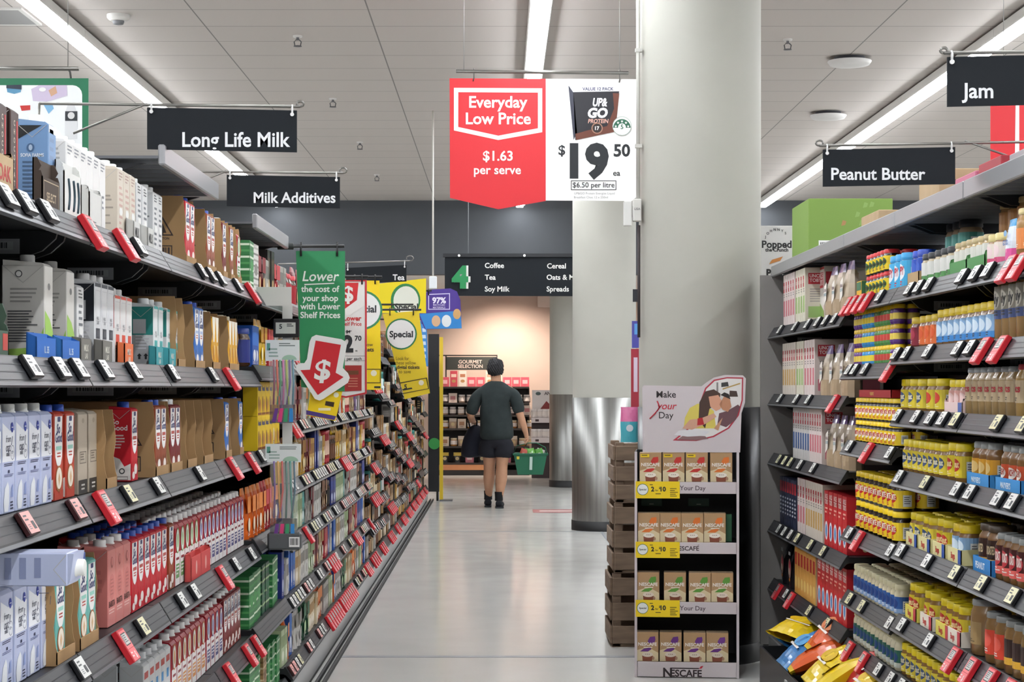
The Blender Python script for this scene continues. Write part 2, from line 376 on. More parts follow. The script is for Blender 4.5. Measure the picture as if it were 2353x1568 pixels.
T(m, 'PROTEIN', 1374, 283, 9, C('d9a99a'), bold=.03, lay=3, shear=.15, maxw=46 * k)
a, b = L(1372, 295); m.flat(ell(a, b, 13 * k), F0, C('a97c67'), 3, .0015); m.flat(ell(a, b, 10.5 * k), F0, C('2c211f'), 4, .0015); T(m, '17', 1372, 299, 8, SIGNW, bold=.03, lay=5)
a, b = L(1429, 290); m.flat(ell(a, b, 22 * k), F0, SIGNW, 3, .0015); m.ring(ell(a, b, 22 * k), ell(a, b, 21 * k), F0, C('8fa79a'), 4, .0015)
m.flat(ell(a, b - 4 * k, 20 * k, n=16, a0=0, a1=math.pi), F0, C('24634a'), 4, .0015); m.flat(ell(a, b - 3 * k, 9 * k), F0, SIGNW, 5, .0015); T(m, '5', 1429, 297, 10, C('24634a'), lay=6)
for q in range(5):
    t = math.radians(12 + 39 * q); m.flat([(a + math.cos(t) * 14.5 * k + math.cos(math.radians(90 + 36 * j)) * (3.4 if j % 2 == 0 else 1.5) * k, b - 4 * k + math.sin(t) * 14.5 * k + math.sin(math.radians(90 + 36 * j)) * (3.4 if j % 2 == 0 else 1.5) * k) for j in range(10)], F0, SIGNW, 6, .0015)
m.obj('price_panel', o)
m = M(); a, b = L(1048, 164); a2, b2 = L(1444, 168); m.tube([(a, 0, b), (a2, 0, b2)], 4.2 * k, ROD, 10); m.obj('rod', o)
for x, y0 in ((1089, 165), (1424, 168)):
    m = M(); a, b = L(x, y0 + 22); m.tube([(a - .004, -.004, b), (a, -.006, b + .02), (a, 0, b + 22 * k), (a, 0, b + 30 * k)], .0035, C('55504c')); m.obj('hook', o)
for x in (1066, 1424):
    m = M(); a, b = L(x, 165); m.tube([(a, 0, b), (a, 0, CEIL_Z - oz)], .0022, C('8f8d8a')); m.obj('wire', o)
# category signs on arms
def category_sign(x0, x1, y0, y1, Y, txt, tx, ty, cap, label, toward, tw, tilt):
    "toward: -1 the arm runs back to the left shelves, 1 to the right ones"
    kk = Y / FPX; XA, ZA = px(x0, y0, Y); XB, ZB = px(x1, y1, Y)
    o = empty('category_sign', (XA, Y, ZA), label, 'aisle sign', 'category signs on shelf arms')
    W_, H_ = XB - XA, ZA - ZB; F = FR((0, 0, 0)); d = tilt * kk
    m = M(); pts = [(0, 0 + (0 if toward < 0 else -d * 0)), (0, -H_), (W_, -H_ - d), (W_, -d)]
    m.slab(pts, F, .006, NAVY)
    a, b = px(tx, ty, Y); m.text(txt, F, a - XA, b - ZA, cap * kk, C('e9ebee', .5), 'c', .02, 1, e=.001, maxw=tw * kk); m.obj('board', o)
    z = 9 * kk; e = -d
    if toward < 0: xs, xe = (-1.312 if Y < 6 else -1.388) - XA, W_ + 8 * kk
    else: xs, xe = W_ + .42, -8 * kk; 
    zr0 = z - (0 if toward < 0 else d * 1.9); zr1 = z + (-d if toward < 0 else 0)
    m = M(); m.tube([(xs, .0, zr0), (xe, .0, zr1)], .0042, ROD, 8)
    lp = [(xe + math.cos(t) * 9 * kk * (1 if toward < 0 else -1) * .9, 0, zr1 + 6 * kk + math.sin(t) * 6 * kk) for t in [math.radians(-90 + 30 * i) for i in range(11)]]
    m.tube(lp, .0036, ROD, 6); m.tube([(xs, 0, zr0), (xs, 0, zr0 - .13 if Y < 6 else min(zr0 - .05, 2.0005 - ZA))], .0042, ROD, 8)
    bx = 0.0 if toward < 0 else W_ + .03
    m.tube([(bx, 0, zr0), (bx - .21 if toward < 0 else bx + .24, 0, zr0 - .085)], .0034, ROD, 8); m.obj('arm', o)
    for q in (.03, .97):
        m = M(); x = W_ * q; zc = -d * q; m.tube([(x, -.003, zc - .012), (x, -.005, zc + .006), (x, 0, zc + z + .004)], .0032, C('dcdcdc', .4), 6); m.lathe([(.0055, 0), (.0055, .004)], C('e4e4e4', .4), 10, o=(x, -.003, zc - .012), T=Matrix.Rotation(math.pi / 2, 4, 'X')); m.obj('clip', o)
    return o
category_sign(338, 682, 247, 343, 5.2, 'Long Life Milk', 543, 337, 33, 'dark Long Life Milk sign on an arm above the milk shelves', -1, 248, 7)
category_sign(521, 781, 402, 474, 6.9, 'Milk Additives', 677, 466, 24, 'dark Milk Additives sign on an arm, behind the first milk sign', -1, 188, 5)
category_sign(795, 934, 616, 654, 11.4, 'Tea', 916, 644, 13, 'dark Tea sign on an arm behind the hanging price cards', -1, 27, -7)
category_sign(2177, 2490, 131, 245, 4.1, 'Jam', 2246, 225, 34, 'dark Jam sign at the top corner above the spreads', 1, 104, -7)
category_sign(1891, 2195, 344, 429, 5.66, 'Peanut Butter', 2018, 413, 27, 'dark Peanut Butter sign on an arm above the spreads', 1, 226, -6)
# aisle number sign
YA = 20.0; kA = YA / FPX
def A(x, y): return px(x, y, YA)
XA, ZA = A(1018, 588); o = empty('aisle_number_sign', (XA, YA, ZA), 'wide dark hanging aisle sign with a green number 4 and product names', 'aisle sign')
F = FR((0, 0, 0)); Wn = 380 * kA
m = M(); m.slab([(4 * kA, -2 * kA), (4 * kA, -92 * kA), (Wn, -93 * kA), (Wn, -2 * kA)], F, .03, NAVY)
AW = C('e6e6e2', .5)
for t, x, y, al in (('Coffee', 1114, 616, 'l'), ('Tea', 1114, 643, 'l'), ('Soy Milk', 1114, 670, 'l'), ('Cereal', 1257, 617, 'l'), ('Oats & Muesli', 1256, 643, 'l'), ('Spreads', 1256, 670, 'l')):
    a, b = A(x, y); m.text(t, F, a - XA, b - ZA, 11.5 * kA, AW, al, .022, 1, e=.002)
m.obj('board', o)
m = M(); a, b = A(1062, 660); m.text('4', F, a - XA, b - ZA, 46 * kA, C('e6e6e2'), 'c', .06, 3, e=.004); m.text('4', F, a - XA - 5 * kA, b - ZA, 46 * kA, C('1f8a50', .5), 'c', .06, 6, e=.004); m.obj('number', o)
M().box(0, -.02, -3 * kA, Wn + 4 * kA, .05, 5 * kA, C('1c1f24', .5)).obj('top_rail', o)
for x in (1055, 1205): m = M(); m.lathe([(3 * kA, 0), (3 * kA, .02)], SIGNW, 10, o=(x * kA - 1018 * kA, -.022, 0), T=Matrix.Rotation(math.pi / 2, 4, 'X')); m.obj('stud', o)
for x in (1076, 1330): M().tube([((x - 1018) * kA, .02, .02), ((x - 1018) * kA, .02, CEIL_Z - ZA)], .004, C('8c8f92')).obj('wire', o)
# green framed poster hanging over the next aisle, and the red banner over the other side
YG = 7.4; kG = YG / FPX; XG, ZG = px(203, 180, YG)
o = empty('hanging_poster', (XG, YG, ZG), 'white product poster with rounded green border hanging above the milk shelves', 'hanging sign')
F = FR((0, 0, 0)); w_ = 330 * kG; h_ = 290 * kG
m = M(); m.slab([(-w_, 0), (-w_, -h_), (0, -h_), (0, 0)], F, .004, C('1d7350', .5))
m.flat(rrect(-w_ + 14 * kG, -h_ + 14 * kG, -14 * kG, -16 * kG, 22 * kG), F, C('f0f3f4', .5), 1, .001)
def g(x, y): return ((x - 203) * kG, (180 - y) * kG)
m.flat([g(15, 198), g(17, 212), g(33, 216), g(48, 212), g(50, 197)], F, C('5a94b8'), 2, .001); m.flat([g(15, 203), g(15, 196), g(50, 195), g(50, 206)][::1], F, C('2f3848'), 3, .001)
m.flat([g(72, 205), g(76, 232), g(108, 234), g(155, 220), g(154, 196), g(90, 196)], F, C('ccbfd8'), 2, .001); m.flat([g(112, 208), g(118, 222), g(132, 214), g(128, 198)], F, C('d2a788'), 3, .001); m.flat(ell(*g(98, 206), 8 * kG, 5 * kG), F, C('ececec'), 3, .001)
m.flat([g(46, 243), g(50, 255), g(70, 253), g(70, 242)], F, C('c8322f'), 2, .001); m.flat([g(100, 240), g(112, 262), g(124, 250), g(120, 238)], F, C('7fb4da'), 2, .001)
m.flat([g(150, 320), g(149, 262), g(156, 240), g(170, 237), g(178, 262), g(178, 320)], F, C('dcdee0'), 2, .001); m.flat([g(150, 278), g(150, 256), g(178, 256), g(178, 278)], F, C('30343a'), 3, .001); m.flat(ell(*g(164, 266), 8 * kG), F, C('d8d8d8'), 4, .001)
m.obj('poster', o)
M().tube([(-w_ - .02, 0, 24 * kG), (-22 * kG, 0, 22 * kG)], 5 * kG, ROD, 10).obj('rod', o)
M().tube([(-40 * kG, 0, 0), (-42 * kG, 0, 14 * kG), (-46 * kG, 0, 22 * kG)], .004, C('4a4a48')).obj('hook', o)
M().tube([(-47 * kG, 0, 20 * kG), (-47 * kG, 0, CEIL_Z - ZG)], .002, C('9c9a96')).obj('wire', o)
YR = 9.2; kR = YR / FPX; XR, ZR = px(2276, 180, YR)
o = empty('price_banner', (XR, YR, ZR), 'red banner with a white outline hanging behind the spread shelves', 'hanging sign'); F = FR((0, 0, 0))
m = M(); m.slab([(0, 0), (0, -330 * kR), (200 * kR, -330 * kR), (200 * kR, 0)], F, .004, RED); m.ring([(58 * kR, -24 * kR), (56 * kR, -180 * kR), (130 * kR, -210 * kR), (195 * kR, -24 * kR)], [(66 * kR, -32 * kR), (66 * kR, -172 * kR), (130 * kR, -200 * kR), (187 * kR, -32 * kR)], F, SIGNW, 1, .001); m.obj('red_panel', o)
M().tube([(-.02, 0, 18 * kR), (210 * kR, 0, 18 * kR)], .009, ROD).obj('rod', o)
for x in (30, 180): M().tube([(x * kR, 0, 0), (x * kR, 0, CEIL_Z - ZR)], .002, C('9c9a96')).obj('wire', o)
# ---------------------------------------------------------------- shelving
XL, XR_ = -0.95, 1.45                                  # shelf lips
GREYPANEL = noisy('panel_grey', '85817f', '8d8987', 2.0, 0.55)
def extrude_x(m, prof, x0, x1, mat):
    k = len(prof); a = [(x0, y, z) for y, z in prof]; b = [(x1, y, z) for y, z in prof]
    m.add(a + b, [(i, (i + 1) % k, k + (i + 1) % k, k + i) for i in range(k)] + [tuple(range(k))[::-1], tuple(range(k, 2 * k))], mat)
_sh = {}
def shelf_meshes(L_, dep, near, bk=.095):
    key = (round(L_, 3), dep, near, bk)
    if key in _sh: return _sh[key]
    h = L_ / 2 - .003
    p = M().box(-h, .018, -.026, h, dep, 0, DARK(), .002)
    r = M(); extrude_x(r, [(.022, .006), (.016, .008), (-.016, -.044), (-.020, -.052), (-.012, -.056), (.012, -.030), (.022, -.026)], -h, h, DARK())
    r.poly([(-h + .004, .0135, .0055), (h - .004, .0135, .0055), (h - .004, -.0145, -.040), (-h + .004, -.0145, -.040)][::1], RAIL())
    r.poly([(-h + .004, -.0168, -.044), (h - .004, -.0168, -.044), (h - .004, -.0206, -.0515), (-h + .004, -.0206, -.0515)], C('6a6c70', .35, .3))
    for q in (.33, .66):
        y = .0135 - .028 * q; z = .0055 - .0455 * q; r.poly([(-h, y - .0008, z + .001), (h, y - .0008, z + .001), (h, y - .0016, z - .0012), (-h, y - .0016, z - .0012)], C('3f4146', .4))
    br = []
    for s in (-1, 1):
        b = M(); x = s * (h - .035); q_ = (bk - .027) / .068; prof = [(.05, -.027), (.055, -.027 - .018 * q_), (.085, -.027 - .045 * q_), (.13, -.027 - .061 * q_), (dep, -bk), (dep, -.027)]
        extrude_x(b, prof, x - .006, x + .006, DARK())
        if bk < .06: br.append(b.mesh('bracket')); continue
        F = FR((x + near * .0062, .20, -.062), 'minus' if near < 0 else 'plus')
        b.flat(rect(-.065, -.017, .065, .017), F, C('8d9095', .6), 1); b.barcode(F, -.05, -.008, .05, .011, 2, '9da0a5', '33363a')
        br.append(b.mesh('bracket'))
    _sh[key] = (p.mesh('shelf'), r.mesh('price_rail'), br)
    return _sh[key]
def bay(side, Y0, Y1, zs, label, dep=.42, top=None, h=2.0, end=None, base_out=.03, bk=.095):
    lip = XL if side < 0 else XR_; near = side                      # the local face that looks at the camera
    L_ = Y1 - Y0; o = empty('shelving_bay', (lip, (Y0 + Y1) / 2, 0), label, 'shelving unit', None, LEFT_RZ if side < 0 else RIGHT_RZ)
    M().box(-L_ / 2, dep + .005, .1, L_ / 2, dep + .03, h, DARK()).obj('back_panel', o)
    m = M(); m.box(-L_ / 2, .03 - base_out, .0, L_ / 2, dep, .10, DARK()); m.box(-L_ / 2, .018 - base_out, .035, L_ / 2, .03 - base_out, .145, C('b4b5b6', .35, .2)); m.obj('base_plinth', o)
    for s in (-1, 1): M().box(s * (L_ / 2 - .016) - .012, dep - .03, 0, s * (L_ / 2 - .016) + .012, dep + .004, h, C('232429', .5)).obj('upright', o)
    p, r, br = shelf_meshes(L_, dep, near, bk)
    for z in zs:
        s_ = link('shelf', p, o, (0, 0, z)); link('price_rail', r, s_)
        for b in br: link('bracket', b, s_)
    if top:
        z, xo = top; tb = .035 if side < 0 else .045; hh = L_ / 2 - .004
        t = M(); t.box(-hh, .02 + xo, -.012, hh, dep, -.004, C('66686d', .5)); 
        t.box(-hh, .0 + xo, -.03, hh, .02 + xo, .028, C('a3a4a7', .35, .4), .004)
        n = 9
        for i in range(n): x = -hh + (2 * hh) * (i + .5) / n; t.box(x - .004, .02 + xo, -.022, x + .004, dep, -.012, C('85878c', .4))
        t = t.obj('top_shelf', o, (0, 0, z))
        for s in (-1, 1):
            b = M(); x = s * (hh - .03); extrude_x(b, [(.06 + xo, -.022), (.14 + xo, -.022 - tb * .7), (dep, -.022 - tb), (dep, -.022)], x - .006, x + .006, C('15171f', .5)); b.obj('bracket', t)
    if end is not None:
        M().box(end * (L_ / 2) + (0 if end > 0 else -.025), -.055, .1, end * (L_ / 2) + (.025 if end > 0 else 0), dep + .05, 2.08, GREYPANEL).obj('end_panel', o)
    return o
MILKZ = [1.86, 1.535, 1.222, .863, .51, .17]
for i, (a, b) in enumerate(((2.17, 3.17), (3.17, 4.17), (4.17, 5.17), (5.17, 6.17), (6.17, 7.13))):
    bay(-1, a, b, MILKZ, ['black milk shelving bay at the near edge of the photo', 'black milk shelving bay under the blue almond milk carton', 'black milk shelving bay below the Long Life Milk sign',
        'black milk shelving bay under the silver top shelf', 'last black milk shelving bay, before the straw packs'][i], top=(2.14, -.0) if i == 3 else None)
PROMOZ = [1.85, 1.56, 1.22, .88, .53, .17]
bay(-1, 7.13, 8.2, PROMOZ, 'black shelving bay behind the hanging straw packs', top=(2.13, 0))
COFZ = [1.86, 1.59, 1.315, 1.045, .79, .52, .215]
for i in range(5): bay(-1, 8.2 + i * 1.04, 9.24 + i * 1.04, COFZ, f'black coffee shelving bay past the green sign, {ordw(i + 1)} from the near end', bk=.04)
TEAZ = [[1.8, 1.5, 1.16, .9, .66, .43, .215], [1.72, 1.42, 1.08, .8, .6, .41, .215], [1.8, 1.36, 1.0, .72, .46, .215]]
for i in range(10): bay(-1, 13.4 + i * 1.02, 14.42 + i * 1.02, TEAZ[i % 3], f'black tea shelving bay far down the aisle, {ordw(i + 1)} from the near end', bk=.04)
AZ = [1.84, 1.615, 1.39, 1.17, .905, .64, .42, .17]
bay(1, 3.73, 4.73, AZ, 'black spreads shelving bay at the near right edge', top=(2.10, 0)); bay(1, 4.73, 5.73, AZ, 'black spreads shelving bay holding the black-label jars', top=(2.10, 0)); bay(1, 5.73, 6.73, AZ, 'black spreads shelving bay holding the yellow-lidded peanut butter', top=(2.10, 0))
BZ = [1.84, 1.565, 1.25, .89, .62, .416, .17]
bay(1, 6.73, 7.72, BZ, 'black shelving bay holding the stacked yeast spread jars', top=(2.10, 0), bk=.04)
CZ = [1.79, 1.435, 1.12, .76, .45]
bay(1, 7.72, 9.8, CZ, 'black oats shelving bay beside the pillar with a grey end panel', top=(2.10, 0), end=-1)
bay(1, 10.42, 12.42, [1.75, 1.4, 1.05, .7, .35], 'dark shelving bay behind the near pillar', top=(2.06, 0))
# further run behind the pillars on the other side of the aisle
bay(1, 14.2, 16.2, [1.8, 1.4, 1.0, .6, .2], 'dark shelving bay glimpsed between the two pillars', h=2.35)
# ---------------------------------------------------------------- shelf-edge price tags
def tilt_pts(m, a=-.55, dy=0.0):
    m.T = Matrix.Translation((0, dy, 0)) @ Matrix.Rotation(a, 4, 'X'); return m
def make_tag(screen, frame, red=False):
    m = tilt_pts(M()); F = FR((0, -.018, 0))
    if red:
        m.box(-.036, -.018, -.062, .036, -.001, .028, C(frame, .4), .002); m.ring(rect(-.033, -.026, .033, .022), rect(-.026, -.018, .026, .016), F, C('f27a7e', .4), 1)
        p = tilt_pts(M()); p.flat(rect(-.026, -.018, .026, .016), F, C('3a3a3c'), 1); p.flat(rect(-.023, -.015, .023, .013), F, C(screen, .3), 2)
        p.lines(F, -.02, .018, -.012, .010, 4, C('66686a'), 3)
        q = tilt_pts(M()); q.flat(rect(-.033, -.060, .033, -.028), F, C('f2747a', .4), 1); q.text('$', F, .010, -.055, .018, C('f4e6e4'), bold=.03, lay=2); q.lines(F, -.026, -.006, -.054, -.036, 2, C('f4e6e4'), 2)
        return Proto('price_holder', m, [('screen', p), ('red_card', q, 'red low price card below the screen')], .072)
    m.box(-.038, -.013, -.026, .038, -.001, .027, C(frame, .4), .002); F = FR((0, -.013, 0))
    p = tilt_pts(M()); p.flat(rect(-.035, -.0235, .035, .0245), F, C(screen, .3), 1); p.lines(F, -.026, .006, .0, .017, 2, C('5c5e60'), 2, rag=True); p.flat(rect(.006, -.016, .026, .002), F, C('4b4d50'), 2); p.lines(F, -.026, .0, -.017, -.004, 3, C('85878a'), 2)
    return Proto('price_tag', m, [('screen', p)], .072)
TAGS = {'w': make_tag('e6e6e2', '16171b'), 'y': make_tag('e4dfb4', '16171b'), 'p': make_tag('f0aaa4', '3a1518'), 'r': make_tag('c9c9c4', 'cc2430', True)}
TDESC = {'w': 'black price tag, pale screen', 'y': 'black price tag, yellowish screen', 'p': 'dark price tag, pinkish screen', 'r': 'red low price holder'}
def put_tag(side, Y, z, kind, where, flip=0):
    lip = XL if side < 0 else XR_
    o = TAGS[kind].put((lip - side * .002, Y, z - .018), LEFT_RZ if side < 0 else RIGHT_RZ); later(o, TDESC[kind], where, 'price tag', 'price tags on the shelf edges'); return o
def tags(side, z, where, cols):
    lip = XL if side < 0 else XR_
    for k in cols.split():
        kind, x = (k[0], float(k[1:])); put_tag(side, yfromx(x, lip - side * .01), z, kind, where)
MW = ['on the top milk shelf', 'on the upper milk shelf', 'on the middle milk shelf', 'on the lower milk shelf', 'on the bottom milk shelf']
tags(-1, 1.86, MW[0], 'w18 w62 w112 r205 r282 w322 w465 w487 w509 w548 r576')
tags(-1, 1.535, MW[1], 'w74 w141 w184 w243 w310 w399 w490 r527')
tags(-1, 1.222, MW[2], 'p65 p178 r237 y298 w364 w461 r534 r576 w602')
tags(-1, .863, MW[3], 'w187 r281 y329 w419 w449 r511 w543 w579')
tags(-1, .51, MW[4], 'r527 r569 r589')
AW_ = 'on the peanut butter shelves,'; 
def RW(n, s): return f'on the {n} {s} shelf'
LV = ['top', 'second', 'third', 'fourth', 'fifth', 'sixth', 'seventh']
for z, n, s, cols in ((1.84, 'top', 'spreads', 'r1950 r1963 r1978 r1995 w2021 w2089 w2110 w2133 w2209 w2240 w2269 r2322 r2348'), (1.615, 'second', 'spreads', 'w2058 w2082 w2132 w2200 w2228 r2262 r2302'),
    (1.39, 'third', 'spreads', 'w2062 w2104 w2137 w2165 y2195 y2291 y2351'), (1.17, 'fourth', 'spreads', 'w2066 y2126 w2197 w2228 w2292 w2325'), (.905, 'fifth', 'spreads', 'w2070 w2130 y2194 y2255 y2326'),
    (.64, 'sixth', 'spreads', 'w2072 w2134 r2193 r2234 r2277 r2320'), (.42, 'seventh', 'spreads', 'w2070 w2110'),
    (1.565, 'second', 'yeast', 'w1950 w1963 w1987 r2046'), (1.25, 'third', 'yeast', 'w1952 r1996 w2044'), (.89, 'fourth', 'yeast', 'w1952 r1975 w2046'), (.62, 'fifth', 'yeast', 'y1952 y1980 w2044'), (.416, 'sixth', 'yeast', 'r1952 r1985 w2018 w2046'),
    (1.79, 'top', 'oats', 'w1792 w1826 w1855 w1878 w1896 w1917'), (1.435, 'second', 'oats', 'w1792 w1829 w1857 r1918'), (1.12, 'third', 'oats', 'y1790 y1803 y1816 w1838 w1868'), (.76, 'fourth', 'oats', 'w1790 w1802 w1816 y1832 y1862 y1891'), (.45, 'bottom', 'oats', 'r1790 w1806 r1818 y1859 y1900')):
    tags(1, z, RW(n, s), cols)
r_ = random.Random(4)
for li, z in enumerate(COFZ):
    Y = 8.26
    while Y < 13.3:
        red = r_.random() < (.55 if li in (1, 5, 6) and 10 < Y else .12)
        n = r_.choice((1, 2, 3, 4))
        for _ in range(n):
            if Y < 13.3 and (li > 0): put_tag(-1, Y, z, 'r' if red else r_.choice('wwwyp'), f'on the {LV[li]} coffee shelf')
            Y += .105
        Y += r_.choice((.0, .08, .2, .3))
for b in range(10):
    for li, z in enumerate(TEAZ[b % 3]):
        if li == 0 or (b > 5 and li in (2, 4)): continue
        Y = 13.46 + b * 1.02; n = r_.choice((3, 4, 5)); red = r_.random() < .28 or (z < .22)
        for q in range(n):
            put_tag(-1, Y + q * .15 + r_.random() * .03, z, 'r' if red else r_.choice('wwp'), f'on the {LV[li]} tea shelf')

o = empty('bumper_rail', (-.905, 15.4, 0), 'black rubber bumper rails on the floor along the coffee and tea shelves', 'bumper rail')
for dx in (-.013, .022): M().box(dx, -7.6, 0, dx + .014, 8.4, .028, C('1a1a1b', .6), .004).obj('rail', o)
# ---------------------------------------------------------------- packaging kit
WH = lambda: C('e9e8e4', .42)
def screw_cap(hexc, r=.0165, h=.014, x=0, y=0, z=0):
    m = M(); m.lathe([(r + .002, z - .004), (r + .002, z), (r, z + .001), (r, z + h - .002), (r - .002, z + h)], C(hexc, .45), 16, o=(x, y, 0)); return m
def carton(w_, d_, h_, base, side=None, cap='e8e8e6', prnt=None, near=-1, sideprnt=None, gable=.012, edge=None):
    "tetra carton with a slightly sloping top; front looks along -Y, near side faces the camera"
    m = M(); m.box(-w_ / 2, -d_ / 2, 0, w_ / 2, d_ / 2, h_ - gable, C(base, .4), .002)
    a = w_ / 2 - .002; b = d_ / 2 - .002; z0 = h_ - gable; zt = h_
    m.add([(-a, -b, z0), (a, -b, z0), (a, b, z0), (-a, b, z0), (-a, -b + .006, z0 + gable * .4), (a, -b + .006, z0 + gable * .4), (a, b, zt), (-a, b, zt)],
          [(0, 1, 5, 4), (4, 5, 6, 7), (1, 2, 6, 5), (2, 3, 7, 6), (3, 0, 4, 7)], C(base, .4))
    F = FR((0, -d_ / 2, 0)); S_ = FR(((-w_ / 2 if near < 0 else w_ / 2), 0, 0), 'minus' if near < 0 else 'plus')
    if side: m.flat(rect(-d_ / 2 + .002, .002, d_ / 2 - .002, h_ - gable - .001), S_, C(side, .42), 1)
    if prnt: prnt(m, F, w_, h_)
    if sideprnt: sideprnt(m, S_, d_, h_)
    m.flat([(-d_ / 2 + .003, h_ - gable - .002), (0, h_ - gable - d_ * .42), (d_ / 2 - .003, h_ - gable - .002), (d_ / 2 - .005, h_ - gable - .002), (0, h_ - gable - d_ * .40), (-d_ / 2 + .005, h_ - gable - .002)][::-1], S_, C('b9b6b2'), 4)
    parts = [('cap', screw_cap(cap, .0165, .016, 0, 0, h_ - .004))] if cap else []
    return m, parts, (w_, d_, h_)
def P_(name, c): return Proto(name, c[0], c[1], *c[2])
def sp_lines(n=9, col='77757a', y0=.15, y1=.7):
    return lambda m, S_, d, h: m.lines(S_, -d * .36, d * .36, h * y0, h * y1, n, C(col), 2)
def pr_blue(m, F, w, h):
    W = C('eceef4'); m.flat(rect(-w / 2 + .001, h * .50, w / 2 - .001, h * .80), F, W, 1); m.flat([(-w / 2 + .002, h * .80), (w * .1, h * .80), (-w / 2 + .002, h * .88)], F, W, 1)
    m.flat(ell(w * .27, h * .83, .0105), F, C('2b3f9c'), 2); m.flat(rect(w * .2, h * .828, w * .34, h * .836), F, W, 3)
    m.text('from', F, -w * .03, h * .69, .014, C('3a4258'), bold=.0, lay=2, shear=.25, maxw=w * .66); m.tube([(-w * .36, -.0475 + .0, h * .665), (-w * .30, -.0475, h * .75)], .0006, C('3a4258'), 4)
    m.text('oat', F, -w * .05, h * .60, .018, C('3a4258'), bold=.01, lay=2, shear=.2, maxw=w * .4); m.ring(ell(w * .30, h * .585, .015), ell(w * .30, h * .585, .0138), F, C('4a5270'), 2); m.lines(F, w * .2, w * .4, h * .57, h * .60, 3, C('4a5270'), 2)
    m.text('milk', F, -w * .05, h * .555, .010, C('3a4258'), bold=.01, lay=2, maxw=w * .4)
    m.lines(F, -w * .36, w * .36, h * .45, h * .485, 2, C('333a5a'), 2); m.flat(rect(-w * .06, h * .39, w * .08, h * .42), F, C('333a5a'), 2); m.lines(F, -w * .36, w * .38, h * .35, h * .38, 2, C('6a729a'), 2)
    m.flat([(-w * .36, h * .02), (-w * .40, h * .12), (-w * .30, h * .24), (-w * .08, h * .31), (w * .02, h * .26), (w * .02, h * .10), (-w * .06, h * .02)], F, C('e6e9ee'), 2)
    m.flat([(w * .16, h * .15), (w * .22, h * .26), (w * .36, h * .28), (w * .36, h * .15)], F, C('8d9ccb'), 2); m.lines(F, w * .12, w * .44, h * .02, h * .11, 3, C('2c3450'), 2)
def sogood(base, low, sub, cup=None, swirl='efe6e0'):
    def f(m, F, w, h):
        W = C('eeecea'); B = C('26306b')
        m.flat([(-w * .44, h * .93), (-w * .46, h * .74), (-w * .44, h * .60), (-w * .38, h * .48), (-w * .22, h * .40), (0, h * .36), (w * .22, h * .40), (w * .36, h * .48), (w * .40, h * .60), (w * .34, h * .74), (w * .38, h * .93)], F, W, 1)
        m.flat(rrect(-w * .16, h * .87, w * .16, h * .925, .003), F, C('3b3f6e'), 2)
        m.text('So', F, -w * .06, h * .745, .021, B, bold=.03, lay=2, shear=.1, maxw=w * .5); m.text('Good', F, -w * .03, h * .645, .021, B, bold=.03, lay=2, maxw=w * .72)
        m.flat(rect(-w * .30, h * .555, w * .28, h * .60), F, C(sub), 2); m.lines(F, -w * .2, w * .2, h * .46, h * .53, 2, C('b8463c'), 2)
        if cup:
            m.flat(ell(0, h * .24, w * .38, h * .145), F, C('a8683a'), 2); m.flat(ell(0, h * .245, w * .31, h * .12), F, C('efe4d4'), 3); m.flat([(0, h * .31), (-w * .12, h * .24), (0, h * .16), (w * .12, h * .24)], F, C('d9b48a'), 4)
            m.flat(rect(-w / 2 + .001, .002, w / 2 - .001, h * .11), F, C(low), 1)
        else:
            m.flat([(-w / 2 + .001, .002), (w / 2 - .001, .002), (w / 2 - .001, h * .20), (w * .28, h * .30), (w * .1, h * .22), (-w * .12, h * .30), (-w * .30, h * .18), (-w / 2 + .001, h * .26)], F, C(low), 2)
            m.flat(ell(w * .12, h * .16, w * .24, h * .07), F, C(swirl), 3); m.flat(ell(-w * .22, h * .08, w * .2, h * .05), F, C(swirl), 3)
    return f
def sg_side(base, low):
    def f(m, S_, d, h):
        m.text('So', S_, -d * .18, h * .76, .014, C('f0ecea'), bold=.02, lay=2); m.text('Good', S_, -d * .02, h * .68, .014, C('f0ecea'), bold=.02, lay=2, maxw=d * .7)
        m.lines(S_, -d * .36, d * .3, h * .42, h * .62, 5, C('e2c9c4'), 2); m.flat([(-d / 2 + .002, .004), (d / 2 - .002, .004), (d / 2 - .002, h * .24), (d * .2, h * .20), (0, h * .30), (-d / 2 + .002, h * .36)], S_, C('e4dcd6'), 2)
        m.ring(ell(d * .1, h * .14, .008), ell(d * .1, h * .14, .005), S_, C('3c3c3c'), 3); m.ring(rect(-d * .4, h * .02, d * .35, h * .07), rect(-d * .38, h * .03, d * .33, h * .06), S_, C('8a7f7c'), 3)
    return f
def pr_milklab(col, dark):
    def f(m, F, w, h):
        m.flat(rect(-w / 2 + .001, h * .90, w / 2 - .001, h * .94), F, C(col), 1); m.flat(rect(-w * .32, h * .30, w * .32, h * .42), F, C(col), 1); m.ring(rect(-w * .4, h * .5, w * .4, h * .86), rect(-w * .38, h * .507, w * .38, h * .853), F, C('c8c8cc'), 1)
        m.text('MILK', F, 0, h * .52, .008, C('8a8a90'), bold=.02, lay=2, maxw=w * .5); m.text('LAB', F, 0, h * .47, .008, C('8a8a90'), bold=.02, lay=2, maxw=w * .4); m.lines(F, -w * .36, w * .36, h * .17, h * .27, 3, C('8a8a92'), 1); m.flat(rect(-w * .2, h * .325, w * .2, h * .395), F, C(dark), 2)
    return f
